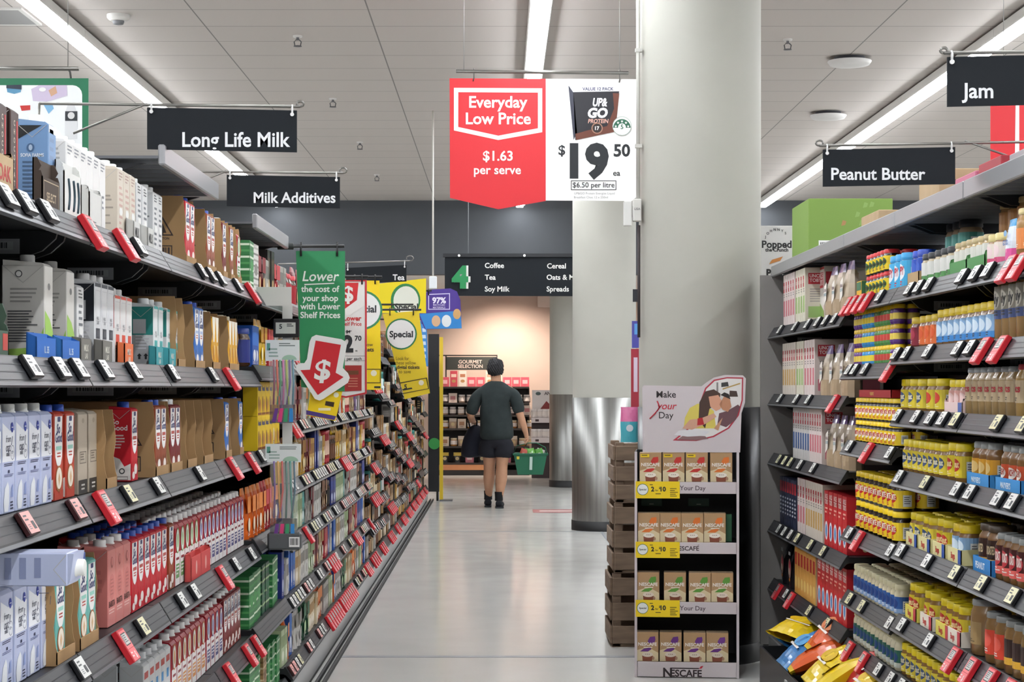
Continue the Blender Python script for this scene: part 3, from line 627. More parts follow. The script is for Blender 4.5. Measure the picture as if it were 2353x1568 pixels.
def sd_milklab(top, low):
    def f(m, S_, d, h):
        m.flat(rect(-d / 2 + .002, h * .5, d / 2 - .002, h * .93), S_, C(top), 2); m.flat([(-d / 2 + .002, .003), (d / 2 - .002, .003), (d / 2 - .002, h * .22), (0, h * .5), (-d / 2 + .002, h * .5)], S_, C(low), 2)
        m.flat(rect(-d * .3, h * .52, d * .2, h * .74), S_, C('c2c2c6'), 3); m.lines(S_, -d * .2, d * .4, h * .26, h * .5, 5, C('d6d6da'), 3)
        for x in (-.05, .2): m.flat([(d * x - .003, h * .13), (d * x + .003, h * .13), (d * x + .003, h * .18), (d * x + .007, h * .18), (d * x, h * .22), (d * x - .007, h * .18), (d * x - .003, h * .18)], S_, C('26262a'), 4)
    return f
def pr_plain(ink='9a9aa0', dk=None):
    def f(m, F, w, h):
        m.lines(F, -w * .34, w * .30, h * .78, h * .90, 3, C(ink), 1)
        if dk: m.lines(F, -w * .3, w * .36, h * .12, h * .72, 8, C(dk), 1); m.flat(ell(0, h * .4, w * .3, h * .05), F, C('efefec'), 2)
        else: m.lines(F, -w * .1, w * .2, h * .3, h * .5, 3, C(ink), 1)
    return f
def pr_slant(m, F, w, h):
    m.flat([(-w / 2 + .001, .002), (w / 2 - .001, .002), (w / 2 - .001, h * .30), (w * .1, h * .42), (-w / 2 + .001, h * .50)], F, C('9dc75a'), 1); m.flat(ell(0, h * .74, w * .16, h * .035), F, C('7a7a78'), 1)
    for z in (.2, .15, .1): m.flat(rect(-w * .08, h * z, w * .16, h * (z + .035)), F, C('dfeec8'), 2)
def sd_slant(m, S_, d, h):
    m.flat([(-d / 2 + .002, .003), (d / 2 - .002, .003), (d / 2 - .002, h * .34), (d * .3, h * .14), (-d / 2 + .002, h * .12)], S_, C('a5cf5f'), 2)
    m.lines(S_, -d * .3, d * .36, h * .56, h * .72, 4, C('a3a09c'), 2); m.lines(S_, -d * .36, d * .34, h * .18, h * .5, 12, C('5a5a5c'), 3); m.flat(ell(-d * .1, h * .86, .008), S_, C('4a4a4a'), 4); m.flat(ell(-d * .1, h * .86, .006), S_, C('e4e2de'), 5)
def pr_pink(m, F, w, h):
    m.flat(ell(0, h * .78, w * .16, h * .07), F, C('a04f4c'), 1); m.flat(ell(0, h * .79, w * .1, h * .05), F, C('d88680'), 2); m.text('BARISTA', F, 0, h * .24, .015, C('4a2422'), bold=.03, lay=1, maxw=w * .78); m.lines(F, -w * .38, w * .36, h * .14, h * .21, 2, C('f0c6c0'), 1)
    m.flat(ell(0, h * .48, w * .34, h * .16), F, C('d27f7a'), 1); m.lines(F, -w * .2, w * .2, h * .36, h * .58, 5, C('b86864'), 2)
def pr_beige(m, F, w, h):
    m.flat(ell(0, h * .86, w * .14, h * .03), F, C('a39684'), 1); m.ring(rect(-w * .36, h * .36, w * .36, h * .5), rect(-w * .33, h * .37, w * .33, h * .49), F, C('6a6054'), 1); m.lines(F, -w * .28, w * .28, h * .385, h * .475, 3, C('6a6054'), 1)
    m.flat(rect(-w / 2 + .001, .002, w / 2 - .001, h * .17), F, C('3a3835'), 1); m.lines(F, -w * .2, w * .36, h * .03, h * .12, 2, C('d0ccc4'), 2)
def pr_choc(txt, col):
    def f(m, F, w, h):
        m.T = Matrix.Translation((0, 0, 0)); m.T = None
        n = len(txt)
        for i, ch in enumerate(txt): m.text(ch, F, -w * .05, h * (.88 - .8 * (i + 1) / n), h * .055, C(col), bold=.02, lay=1, maxw=w * .4)
        m.flat(rect(w * .2, h * .1, w * .34, h * .85), F, C('c3262e'), 1)
    return f
def pr_caly(m, F, w, h):
    m.lines(F, -w * .36, w * .36, h * .08, h * .9, 9, C('7f95b8'), 1); m.flat(rect(-w * .5 + .001, h * .86, w * .5 - .001, h * .94), F, C('e3e6ea'), 1)
def sd_caly(m, S_, d, h):
    m.flat([(-d / 2 + .002, h * .93), (-d / 2 + .002, h * .78), (d * .30, h * .93)], S_, C('16181c'), 3); m.flat(ell(-d * .05, h * .70, d * .12, h * .045), S_, C('3f5f86'), 3); m.flat(ell(-d * .05, h * .70, d * .06, h * .03), S_, C('a8bdd4'), 4)
    m.text('SOFIA FARMS', S_, .0, h * .605, .0075, C('e8edf2'), bold=.02, lay=3, maxw=d * .72); m.lines(S_, -d * .3, d * .36, h * .18, h * .56, 9, C('45607f'), 3); m.flat(rect(d * .1, h * .1, d * .24, h * .16), S_, C('1c2026'), 3)
CARTONS = {}
def cp(k, name, *a, **kw): CARTONS[k] = P_(name, carton(*a, **kw))
sl = sp_lines
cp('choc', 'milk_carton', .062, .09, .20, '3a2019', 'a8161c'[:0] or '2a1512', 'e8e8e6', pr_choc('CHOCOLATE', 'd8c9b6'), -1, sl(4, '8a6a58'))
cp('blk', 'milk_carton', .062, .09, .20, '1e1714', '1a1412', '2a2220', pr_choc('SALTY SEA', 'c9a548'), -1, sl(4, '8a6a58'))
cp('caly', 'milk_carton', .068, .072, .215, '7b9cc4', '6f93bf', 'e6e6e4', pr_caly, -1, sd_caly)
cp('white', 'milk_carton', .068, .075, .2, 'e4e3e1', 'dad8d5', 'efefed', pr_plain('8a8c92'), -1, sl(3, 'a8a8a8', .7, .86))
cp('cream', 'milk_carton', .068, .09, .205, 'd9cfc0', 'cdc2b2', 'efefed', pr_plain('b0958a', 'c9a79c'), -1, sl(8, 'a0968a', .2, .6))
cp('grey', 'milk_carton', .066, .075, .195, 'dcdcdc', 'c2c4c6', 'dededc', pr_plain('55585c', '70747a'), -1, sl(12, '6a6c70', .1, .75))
cp('slant', 'milk_carton', .072, .095, .225, 'd8d5cf', None, 'e4e4e2', pr_slant, -1, sd_slant)
cp('navy', 'milk_carton', .068, .075, .215, 'dfe0e2', None, 'e4e4e2', pr_milklab('3a3e48', '55585f'), -1, sd_milklab('20242e', 'b9b9bb'))
cp('orange', 'milk_carton', .066, .075, .195, 'e4e2e0', None, 'e0dedc', pr_milklab('d8503a', 'd8503a'), -1, sd_milklab('b9362c', 'd8d4d2'))
cp('teal', 'milk_carton', .066, .075, .19, 'e2e6e6', None, 'e6e8e8', pr_milklab('4db0ae', '45a3a1'), -1, sd_milklab('2c8a84', 'b4b4b6'))
cp('blue', 'milk_carton', .096, .064, .21, 'bcc4e2', None, 'ecece8', pr_blue, -1, sl(4, '8a93b8'))
SG = {'sgr': ('c8202e', 'c8202e', 'b8564c', 0), 'sgb': ('9a4a2c', '8a4a30', 'b8564c', 0), 'sgm': ('7a1e22', '8a3a30', 'b8564c', 0), 'sgo': ('b8402c', 'b8402c', '9ad2c4', 1), 'sgt': ('6ab4ac', '7a3a2c', '9ad2c4', 1),
      'sgl': ('2f6fc0', '5d7fbc', 'a8b8d8', 0), 'sgg': ('c8202e', 'd9604e', 'a4c48a', 0), 'sgp': ('b01e34', 'd9604e', '6a4a86', 0)}
for k, (b, lo, sub, cup) in SG.items(): cp(k, 'soy_milk_carton', .084, .064, .205, b, None, '2c50b0' if k in ('sgr', 'sgb', 'sgo', 'sgl', 'sgt') else 'e6e6e4', sogood(b, lo, sub, cup), -1, sg_side(b, lo), gable=.008)
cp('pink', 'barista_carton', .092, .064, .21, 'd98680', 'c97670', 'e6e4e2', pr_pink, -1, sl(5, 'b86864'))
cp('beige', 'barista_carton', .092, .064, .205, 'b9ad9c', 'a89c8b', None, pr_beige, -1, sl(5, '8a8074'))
def pr_yel(m, F, w, h):
    m.flat([(-w / 2 + .001, h * .95), (w / 2 - .001, h * .95), (w * .2, h * .5), (-w * .1, h * .5)], F, C('efe8d8'), 1); m.flat([(-w * .3, h * .4), (0, h * .14), (w * .1, h * .18), (-w * .2, h * .44)], F, C('c77a22'), 2); m.flat([(w * .1, h * .44), (w * .2, h * .2), (w * .28, h * .44)], F, C('efe2b8'), 2); m.flat(rect(-w * .3, h * .03, w * .3, h * .1), F, C('8a6420'), 2)
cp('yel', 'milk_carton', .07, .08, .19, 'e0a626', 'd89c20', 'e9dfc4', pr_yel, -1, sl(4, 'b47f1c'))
def pr_oval(ov, inn, low):
    def f(m, F, w, h):
        m.flat(rect(-w / 2 + .001, .002, w / 2 - .001, h * .52), F, C('eae6e4'), 1); m.flat(ell(0, h * .70, w * .36, h * .20), F, C('efeeea'), 2); m.ring(ell(0, h * .70, w * .36, h * .20), ell(0, h * .70, w * .31, h * .175), F, C(ov), 3); m.flat(ell(0, h * .70, w * .16, h * .11), F, C(inn), 3)
        m.flat(rect(-w * .3, h * .40, w * .3, h * .44), F, C('8a2a34'), 2); m.flat(rect(-w * .34, h * .12, w * .34, h * .34), F, C(low), 2); m.lines(F, -w * .28, w * .28, h * .15, h * .31, 3, C('e8e6e4'), 3)
    return f
cp('ovg', 'soy_milk_carton', .084, .064, .2, 'b3202e', None, 'e2e0de', pr_oval('7da05a', 'a8c890', '6a9a5e'), -1, sg_side('b3202e', 'x'), gable=.02)
cp('ovp', 'soy_milk_carton', .084, .064, .2, 'b3202e', None, 'e2e0de', pr_oval('4a4590', '8a86c0', '4f4a80'), -1, sg_side('b3202e', 'x'), gable=.02)
cp('ovo', 'soy_milk_carton', .084, .064, .2, 'a81c2c', None, 'e2e0de', pr_oval('c8803a', 'e0b070', 'd8904a'), -1, sg_side('a81c2c', 'x'), gable=.02)
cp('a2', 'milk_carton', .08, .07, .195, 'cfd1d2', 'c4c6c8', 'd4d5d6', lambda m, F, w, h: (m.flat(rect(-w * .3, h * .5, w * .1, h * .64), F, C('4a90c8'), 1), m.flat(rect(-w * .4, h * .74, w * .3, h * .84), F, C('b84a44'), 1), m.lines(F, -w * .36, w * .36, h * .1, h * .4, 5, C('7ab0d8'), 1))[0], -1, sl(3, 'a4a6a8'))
# shelf-ready trays and cases
_trays = {}
def tray(name, w_, d_, hf, hb, mat, edge=.0025, prnt=None, near=-1, sideprnt=None, torn=False):
    m = M(); t = edge; m.box(-w_ / 2, -d_ / 2, 0, w_ / 2, d_ / 2, t, mat); m.box(-w_ / 2, d_ / 2 - t, t, w_ / 2, d_ / 2, hb, mat)
    m.box(-w_ / 2, -d_ / 2, t, w_ / 2, -d_ / 2 + t, hf, mat)
    for s in (-1, 1):
        F = FR((s * w_ / 2, 0, 0), 'minus' if s < 0 else 'plus'); k = -1 if s > 0 else 1
        pts = [(-d_ / 2, t), (d_ / 2, t), (d_ / 2, hf), (d_ / 2 - .004, hf + .012), (d_ / 2 - .009, hf + (hb - hf) * .3), (d_ / 2 - .003, hf + (hb - hf) * .55), (d_ / 2 - .008, hf + (hb - hf) * .8), (d_ / 2 - .012, hb), (-d_ / 2, hb)]
        if hb - hf < .01: pts = [(-d_ / 2, t), (d_ / 2, t), (d_ / 2, hf), (-d_ / 2, hb)]
        pts = [(a * k, b) for a, b in pts]; pts = pts if k > 0 else pts[::-1]
        m.slab(pts, F, t, mat)
    F = FR((0, -d_ / 2, 0))
    if prnt: prnt(m, F, w_, hf)
    if sideprnt: sideprnt(m, FR((near * w_ / 2, 0, 0), 'minus' if near < 0 else 'plus'), d_, hb)
    return Proto(name, m, (), w_, d_, hb)
def case_print(m, S_, d, h):
    K = C('3a2c28'); x = d / 2 - .075
    tri = lambda s: [(x - s, h * .42), (x + s, h * .42), (x, h * .42 + s * 1.75)]
    m.ring(tri(.034), [(x - .027, h * .42 + .004), (x + .027, h * .42 + .004), (x, h * .42 + .050)], S_, K, 1); m.flat([(x - .012, h * .46), (x + .012, h * .46), (x, h * .46 + .03)], S_, K, 1); m.flat(rect(x - .0025, h * .43, x + .0025, h * .47), S_, K, 1); m.text('CARTON', S_, x, h * .365, .007, K, bold=.03, lay=1)
    m.ring(rect(x - .032, h * .08, x + .03, h * .28), rect(x - .029, h * .095, x + .027, h * .265), S_, K, 1)
    for i in range(6): m.flat(rect(x - .024 + i * .008, h * .11, x - .020 + i * .008 + (.002 if i % 2 else 0), h * .25), S_, K, 1)
CASE = tray('shipping_case', .20, .30, .03, .215, KRAFT(), .003, None, -1, case_print)
def tprint(txt, col, cap=.03, extra=None):
    def f(m, F, w, h):
        m.text(txt, F, 0, h * .35, min(cap, h * .4), C(col), bold=.03, lay=1, maxw=w * .7)
        if extra: m.flat(rect(w * .3, h * .2, w * .44, h * .7), F, C(extra), 1)
    return f
def put_tray(side, proto, pxA, z, desc, where, cat='box', inset=.026, group=None):
    lip = XL if side < 0 else XR_; X = lip + side * inset; Y = yfromx(pxA, X); ctr = Y + proto.w / 2 if True else Y
    o = proto.put((X + side * proto.d / 2, ctr, z + .001), LEFT_RZ if side < 0 else RIGHT_RZ); later(o, desc, where, cat, group); return o
def fill(side, proto, pxA, pxB, z, desc, where, cat='carton', group=None, deep=1, inset=.027, n=None, gap=0.003, jit=.0, stack=1, tilt=0.0, rowdesc=True):
    "a facing of one product between two photo columns, deep rows behind it"
    lip = XL if side < 0 else XR_; X = lip + side * inset
    ya, yb = sorted((yfromx(pxA, X), yfromx(pxB, X))); k = n or max(1, int(round((yb - ya) / (proto.w + gap)))); st = (yb - ya) / k
    if st < proto.w + .001: st = proto.w + .001
    out = []
    for q in range(deep):
        for i in range(k):
            for s in range(stack):
                r = R.uniform(-jit, jit)
                o = proto.put((X + side * (proto.d / 2 + q * (proto.d + .004)), ya + st * (i + .5), z + .001 + s * (proto.h + .001)), (LEFT_RZ if side < 0 else RIGHT_RZ) + r)
                wh = where if q == 0 else where + ('', ', second row', ', third row')[q]
                if stack > 1 and s > 0: wh = 'upper tier ' + wh if s == 1 else 'third tier ' + wh
                later(o, desc, wh, cat, group or desc + 's'); out.append(o)
    return out
# ---------------------------------------------------------------- milk shelves
def mk(k, a, b, lv, desc, **kw):
    kw.setdefault('inset', .052); return fill(-1, CARTONS[k], a, b, MILKZ[lv], desc, MW[lv], **kw)
Z1, Z2, Z3, Z4, Z5 = range(5)
mk('blk', -60, -8, 0, 'black chocolate milk carton'); mk('choc', -8, 47, 0, 'dark brown chocolate milk carton', n=2)
mk('caly', 108, 132, 0, 'blue almond milk carton', n=1)
mk('white', 152, 212, 0, 'white milk carton', deep=1); mk('white', 213, 243, 0, 'white milk carton, plainer print'); mk('cream', 270, 312, 0, 'cream milk carton'); mk('grey', 313, 340, 0, 'silver grey milk carton'); mk('grey', 352, 373, 0, 'silver grey milk carton with lines')
t = tray('shelf_tray', .13, .022, .075, .085, KRAFT2(), .003, tprint('OAK', 'b3302c', .03)); put_tray(-1, t, -10, MILKZ[0], 'kraft shelf tray reading OAK', MW[0])
t = tray('shelf_tray', .15, .022, .07, .11, C('4a3d34', .7), .003, lambda m, F, w, h: (m.text('SELECT', F, 0, h * .3, .018, C('b8a488'), lay=1), m.ring(rect(-w * .44, h * .1, w * .44, h * .9), rect(-w * .425, h * .13, w * .425, h * .87), F, C('b8a488'), 1))[0]); put_tray(-1, t, 98, MILKZ[0], 'brown shelf tray reading SELECT', MW[0], inset=.026)
def smile(m, F, w, h):
    for x in (-.3, 0, .26): m.tube([F[0] + F[1] * (w * x + math.sin(i / 6 * 3) * .012) + F[2] * (h * .85 - i * h * .11) + V(0, -.0015, 0) for i in range(7)], .003, C('2d4450'), 5)
t = tray('shelf_tray', .16, .022, .105, .13, C('dcdcd8', .6), .003, smile); put_tray(-1, t, 148, MILKZ[0], 'white shelf tray with dark curved strokes', MW[0], inset=.026)
t = tray('shelf_tray', .13, .022, .085, .10, C('d4d3cf', .6), .003, lambda m, F, w, h: m.lines(F, -w * .4, w * .1, h * .06, h * .2, 2, C('8a8a8a'), 1)); put_tray(-1, t, 206, MILKZ[0], 'plain white shelf tray', MW[0], inset=.026)
t = tray('shelf_tray', .085, .022, .062, .07, C('cfcfcb', .6), .003, tprint('MILK', '2e2e30', .028)); put_tray(-1, t, 308, MILKZ[0], 'pale grey tray with bold black print', MW[0], inset=.026); put_tray(-1, t, 340, MILKZ[0], 'pale grey tray with bold black print', MW[0], inset=.026)
def case(a, lv, desc, ww=.19, hh=.215):
    X = XL - .03; c = CASES.get((ww, hh)) or CASES.setdefault((ww, hh), tray('shipping_case', ww, .28, .03, hh, KRAFT(), .003, None, -1, case_print)); put_tray(-1, c, a, MILKZ[lv], desc, MW[lv], 'cardboard case', .026)
CASES = {}
def incase(k, a, n, lv, desc, ww, hh=.215, cdesc='open kraft case of cartons'):
    "an open case with n cartons standing inside"
    case(a, lv, cdesc, ww, hh); X = XL - .031; Y = yfromx(a, XL - .026) + .006; p = CARTONS[k]
    for i in range(n):
        o = p.put((X - p.d / 2, Y + (p.w + .002) * (i + .5), MILKZ[lv] + .0045), LEFT_RZ); later(o, desc, MW[lv], 'carton', desc)
incase('sgr', 429, 2, 0, 'red soy milk carton in a kraft case', .185); incase('sgb', 478, 2, 0, 'brown soy milk carton', .185); incase('sgm', 514, 1, 0, 'maroon soy milk carton', .10); incase('sgb', 531, 1, 0, 'brown soy milk carton, second case', .10); incase('ovg', 547, 1, 0, 'green oval soy milk carton', .10, cdesc='half-empty kraft case')
# eye-level shelf
t = tray('shelf_tray', .20, .022, .055, .11, C('44594a', .7), .004, lambda m, F, w, h: (m.flat(rect(w * .28, h * .3, w * .46, h * .9), F, C('b8453c'), 1), m.lines(F, -w * .3, w * .2, h * .2, h * .6, 2, C('b3a878'), 1), m.flat(rect(-w * .5, h * .1, -w * .34, h * 1.3), F, C('8ccab8'), 1))[0]); put_tray(-1, t, -46, MILKZ[1], 'torn dark green shelf tray', MW[1], inset=.026)
mk('slant', 98, 126, 1, 'leaning white and green milk carton', n=1, tilt=.05); mk('slant', 150, 174, 1, 'leaning white and green milk carton', n=1); mk('grey', 176, 194, 1, 'white milk carton behind the green one', n=1)
t = tray('shelf_tray', .17, .022, .05, .06, C('2a6bc0', .6), .003, tprint('1L 35', 'c8daf0', .014)); put_tray(-1, t, 84, MILKZ[1], 'bright blue shelf tray', MW[1], inset=.026); put_tray(-1, t, 143, MILKZ[1], 'bright blue shelf tray', MW[1], inset=.026)
mk('navy', 217, 262, 1, 'white milk carton with a navy side'); mk('orange', 263, 304, 1, 'white milk carton with red edges'); mk('teal', 352, 376, 1, 'white milk carton with a teal side'); mk('teal', 384, 410, 1, 'white milk carton with a teal side')
for a, col, hx in ((186, 'grey', '77746e'), (236, 'grey', '77746e'), (287, 'orange', 'e2703e'), (359, 'teal', '3a9aa2'), (389, 'teal', '3a9aa2')):
    t = _trays.setdefault(col, tray('shelf_tray', .11, .022, .058, .062, C(hx, .6), .003, lambda m, F, w, h: (m.text('MILK', F, 0, h * .5, .015, C('dcd8cc'), bold=.02, lay=1, maxw=w * .6), m.text('LAB', F, 0, h * .2, .012, C('dcd8cc'), bold=.02, lay=1))[0])); put_tray(-1, t, a, MILKZ[1], f'{col} front tray of milk cartons', MW[1], inset=.026)
case(410, 1, 'closed-side kraft case with recycling print', .13, .22); incase('sgl', 450, 2, 1, 'blue and white soy milk carton', .185, .21); incase('yel', 490, 2, 1, 'yellow banana milk carton', .165, .2, 'yellow milk case'); incase('yel', 528, 3, 1, 'yellow banana milk carton', .24, .2, 'yellow milk case')
# middle shelf
mk('blue', -30, 120, 2, 'pale blue oat milk carton', deep=1); mk('sgo', 121, 174, 2, 'orange-red oat soy milk carton', n=2)
mk('beige', 178, 226, 2, 'beige barista carton', n=2); mk('sgr', 298, 320, 2, 'red soy milk carton with side turned', n=1)
case(246, 2, 'kraft case torn at the front', .12, .20)
incase('sgb', 360, 2, 2, 'chocolate soy milk carton', .19); incase('sgm', 394, 2, 2, 'dark chocolate soy milk carton', .19); case(432, 2, 'kraft case with a ragged cut', .17); case(470, 2, 'closed-side kraft case with recycling print', .19); incase('sgl', 520, 1, 2, 'blue soy milk carton', .14); incase('sgl', 552, 1, 2, 'blue soy milk carton', .10)
# lower shelf
mk('blue', -2, 122, 3, 'pale blue oat milk carton', deep=2)
incase('sgt', 132, 1, 3, 'teal latte soy milk carton', .17); incase('sgt', 186, 2, 3, 'teal latte soy milk carton', .19)
mk('pink', 248, 300, 3, 'pink barista carton', deep=2); mk('sgr', 302, 384, 3, 'red soy milk carton', deep=3); mk('sgb', 386, 402, 3, 'brown soy milk carton', n=1); mk('ovg', 402, 456, 3, 'red soy milk carton with green oval', deep=3); mk('ovp', 457, 520, 3, 'red soy milk carton with purple oval', deep=3); mk('ovp', 522, 560, 3, 'red and white soy milk carton', deep=3)
t = tray('shelf_tray', .19, .022, .075, .085, C('cc4a48', .6), .003, lambda m, F, w, h: m.flat(ell(0, h * .5, h * .2, h * .3), F, C('e8a8a0'), 1)); put_tray(-1, t, 440, MILKZ[3], 'red shelf tray', MW[3], inset=.026); put_tray(-1, t, 462, MILKZ[3], 'red shelf tray', MW[3], inset=.026)
o = CARTONS['blue'].put((XL - .09, 3.60, MILKZ[3] + .262), tilt=(math.pi / 2, 0, LEFT_RZ)); tag(o, 'pale blue milk carton lying across the tops of the upright ones', 'carton')
# bottom shelf
mk('a2', 330, 392, 4, 'grey white milk carton', deep=3); mk('ovo', 394, 472, 4, 'dark red soy milk carton with orange oval', deep=3); mk('ovp', 474, 512, 4, 'dark red and white soy milk carton', deep=3); mk('sgm', 514, 552, 4, 'maroon soy milk carton', deep=2)
# ---------------------------------------------------------------- jars, pouches, bags, boxes
F0 = FR((0, 0, 0))
def jar(name, r, h, fill_c, lid, lidh, lab=None, z0=.12, z1=.68, prnt=None, neck=.86, lidr=.92, back=True, sq=1.0, arc=2.7, blid=None):
    m = M(); hb = h - lidh; n = 18; fc = C(fill_c, .22, 0, .3)
    m.lathe([(r * .86, 0), (r, .006), (r, hb * .80), (r * .97, hb * .88), (r * neck, hb * .97), (r * neck, hb + .002)], fc, n)
    if blid: m.lathe([(r * lidr + .0006, hb - .002), (r * lidr + .0006, hb + .004)], C(blid), n, caps=False)
    parts = []
    L_ = M(); L_.lathe([(r * lidr, hb), (r * lidr, h - .003), (r * lidr - .003, h)], C(lid, .4), n); L_.lathe([(r * lidr + .0008, hb + lidh * .15 + k * lidh * .17) for k in range(1)] + [(r * lidr + .0008, hb + lidh * .3)], C(lid, .45), n, caps=False); parts.append(('lid', L_))
    if lab:
        b = M(); b.cyl = r; a, c = h * z0, h * z1; b.flat(rect(-r * arc, a, r * arc, c), F0, C(lab, .4), 1, .0006)
        if prnt: prnt(b, F0, r, a, c)
        if back: b.flat(rect(r * 1.3, a + (c - a) * .1, r * 2.1, a + (c - a) * .75), F0, C('eeeeea'), 2, .0006); b.lines(F0, r * 1.4, r * 2.0, a + (c - a) * .2, a + (c - a) * .65, 4, C('77777a'), 4)
        parts.append(('label', b))
    return Proto(name, m, parts, 2 * r, 2 * r, h)
def lp(txt, tc, blob=None, bc=None, band=None, x=0, cap=.3):
    def f(b, F, r, a, c):
        H = c - a
        if band: b.flat(rect(-r * 2.6, a, r * 2.6, a + H * .28), F, C(band), 2)
        if blob: b.flat(ell(x, a + H * .58, r * .72, H * .30), F, C(blob), 2, .0006)
        if txt: b.text(txt, F, x, a + H * .48, H * cap, C(tc), bold=.03, lay=4, maxw=r * 1.25)
        b.lines(F, -r * .6, r * .6, a + H * .06, a + H * .24, 2, C(bc or tc), 4)
    return f
J = {}
def jr(k, *a, **kw): J[k] = jar(*a, **kw)
PBC = '8f6a42'
jr('bega_b', 'peanut_butter_jar', .039, .125, PBC, 'e8c81c', .026, '8fb6dc', prnt=lp(None, '33404e', 'cfe0ee', None, '3f8ad0'))
jr('bega_o', 'peanut_butter_jar', .036, .115, '8c5a34', 'e0c020', .024, 'e0703a', prnt=lp(None, 'f2dcc8', 'd85a2c'))
jr('bega_m', 'peanut_butter_jar', .036, .115, '7a3a34', 'e0c020', .024, '8a2438', prnt=lp(None, 'e8c4c0', 'a83048'))
jr('bega_y', 'peanut_butter_jar', .037, .118, '96703c', 'ecd21c', .025, 'e6d040', prnt=lp('Peanut', 'f0e8c8', '39507a'))
jr('bega_r', 'peanut_butter_jar', .037, .125, '96703c', 'ecd21c', .025, 'e4cc34', prnt=lp('Peanut', 'f6dca0', 'c3352a'))
jr('bega_s', 'peanut_butter_jar', .037, .118, '96703c', 'ecd21c', .025, 'e6d040', prnt=lp(None, 'f4e6a8', 'c8402a'))
jr('bega_p', 'peanut_butter_jar', .034, .11, '9a6a4c', 'ecd21c', .024, 'dfa9a0', prnt=lp(None, '8a2a34', 'e8c8c4', None, 'c85058'))
jr('big_m', 'peanut_butter_jar', .055, .122, '70283c', 'd8bc1c', .036, '6d2840', prnt=lp(None, 'c890a0', '7d3048'))
jr('pics', 'nut_butter_jar', .036, .15, '9b8056', '8d8f90', .016, 'b39f80', .30, .72, prnt=lp('Pics', 'a8242c', None, '4a4238', cap=.34), neck=.74, lidr=.78, arc=1.4)
jr('pics_r', 'nut_butter_jar', .036, .155, 'a5854f', 'b0343c', .016, 'b39f80', .28, .70, prnt=lp('Pics', 'a8242c', None, '4a4238', cap=.34), neck=.74, lidr=.78, arc=1.4)
jr('may_y', 'nut_butter_jar', .039, .135, '8a6238', '9a9c9a', .02, 'e2a42c', .16, .62, prnt=lp(None, '5a3a10', 'f0cc80'), neck=.8, lidr=.84, arc=1.5)
jr('may_r', 'nut_butter_jar', .039, .135, '8a6238', '9a9c9a', .02, 'd4542e', .14, .58, prnt=lp('CRUNCHY', 'b83020', 'f2e8dc'), neck=.8, lidr=.84, arc=1.5)
jr('may_p', 'nut_butter_jar', .039, .135, '8a6238', '9a9c9a', .02, '6c3a62', .14, .6, prnt=lp(None, 'e8dce4', '8a4a78'), neck=.8, lidr=.84, arc=1.5)
jr('may_k', 'nut_butter_jar', .046, .15, '8a6238', '4a3a28', .022, '3a2018', .16, .7, prnt=lp('DARK ROASTED', 'cdb894', '2a1610', None, 'd0a45a'), neck=.8, lidr=.9, arc=1.6)
jr('mayo_r', 'nut_butter_jar', .037, .14, '8a6238', '9a9c9a', .018, '4a1c1c', .14, .74, prnt=lp('DARK ROAST', 'e6dcd4', 'b8343c', None, 'e0645c'), neck=.8, lidr=.84, arc=1.6)
jr('kraftr', 'peanut_butter_jar', .042, .155, '8e6d42', '8c8e8c', .018, 'df4a34', .18, .66, prnt=lp(None, 'f0e4dc', 'e86050'), neck=.84, lidr=.88, arc=1.3)
jr('kraftk', 'peanut_butter_jar', .042, .155, '8e6d42', '8c8e8c', .018, '3c2a26', .18, .66, prnt=lp(None, 'e0ac3c', None, 'e0ac3c', 'e6b43c'), neck=.84, lidr=.88, arc=1.3)
jr('plain', 'peanut_butter_jar', .055, .175, '93734a', '8e908e', .02, 'a4885a', .2, .6, prnt=lp(None, '5a4a30', None), neck=.86, lidr=.9, arc=.9)
jr('sq', 'spread_bottle', .035, .19, '9a7c52', '3a3a3a', .018, '8a8578', .35, .86, prnt=lp('only', '2c2c2c', 'b9b4a6', None, '3c4c7c'), neck=.72, lidr=.76, arc=1.3)
jr('green', 'honey_jar', .033, .105, 'b79a62', 'b9a77a', .018, 'd6d6cc', .1, .74, prnt=lp(None, '4c4c48', None, None, '4f9150'), lidr=.9)
jr('black', 'honey_jar', .036, .105, 'b8a888', '26282c', .022, 'd8d8d2', .1, .7, prnt=lp(None, '3c3c3c', None, None, '5d9a5a'))
jr('teal', 'honey_jar', .044, .12, 'a08c70', '24272c', .028, '55a89c', .08, .62, prnt=lp(None, 'e8ece8', None), arc=2.7)
jr('tall_g', 'honey_jar', .05, .13, 'ac8656', 'b59d6e', .02, 'b8803e', .12, .76, prnt=lp(None, 'e8dcc4', None), neck=.9, lidr=.95)
jr('or', 'honey_jar', .036, .15, 'a98250', 'c9b784', .018, 'e08c4c', .22, .62, prnt=lp(None, 'f4e6d4', None), neck=.8, lidr=.85)
jr('pinkl', 'honey_jar', .033, .10, 'b08a60', 'dccb8c', .022, 'ece0d4', .1, .72, prnt=lp(None, 'c8325c', 'f0d8d8', None, 'e0608c'))
jr('prom', 'yeast_spread_jar', .045, .11, '1c1412', 'c8272c', .014, 'e8c824', .08, .66, prnt=lp('Promite', '1c1412', None, None, '1c1412'), neck=.9, lidr=.94)
jr('marm', 'yeast_spread_jar', .033, .085, '1c1412', 'c8272c', .016, 'e8c824', .08, .7, prnt=lp('Promite', '2c2410', '3a6a34'), neck=.9, lidr=.92)
jr('skip', 'peanut_butter_jar', .041, .135, '3aa0d4', '2f9ad4', .026, '45aede', .04, .78, prnt=lp('SKIPPY', 'c8283c', 'e8f0f4', None))
jr('bluek', 'peanut_butter_jar', .037, .125, '2a4ab4', '2044b0', .026, '2a50b8', .06, .76, prnt=lp(None, 'e8d060', '3a62c8'))
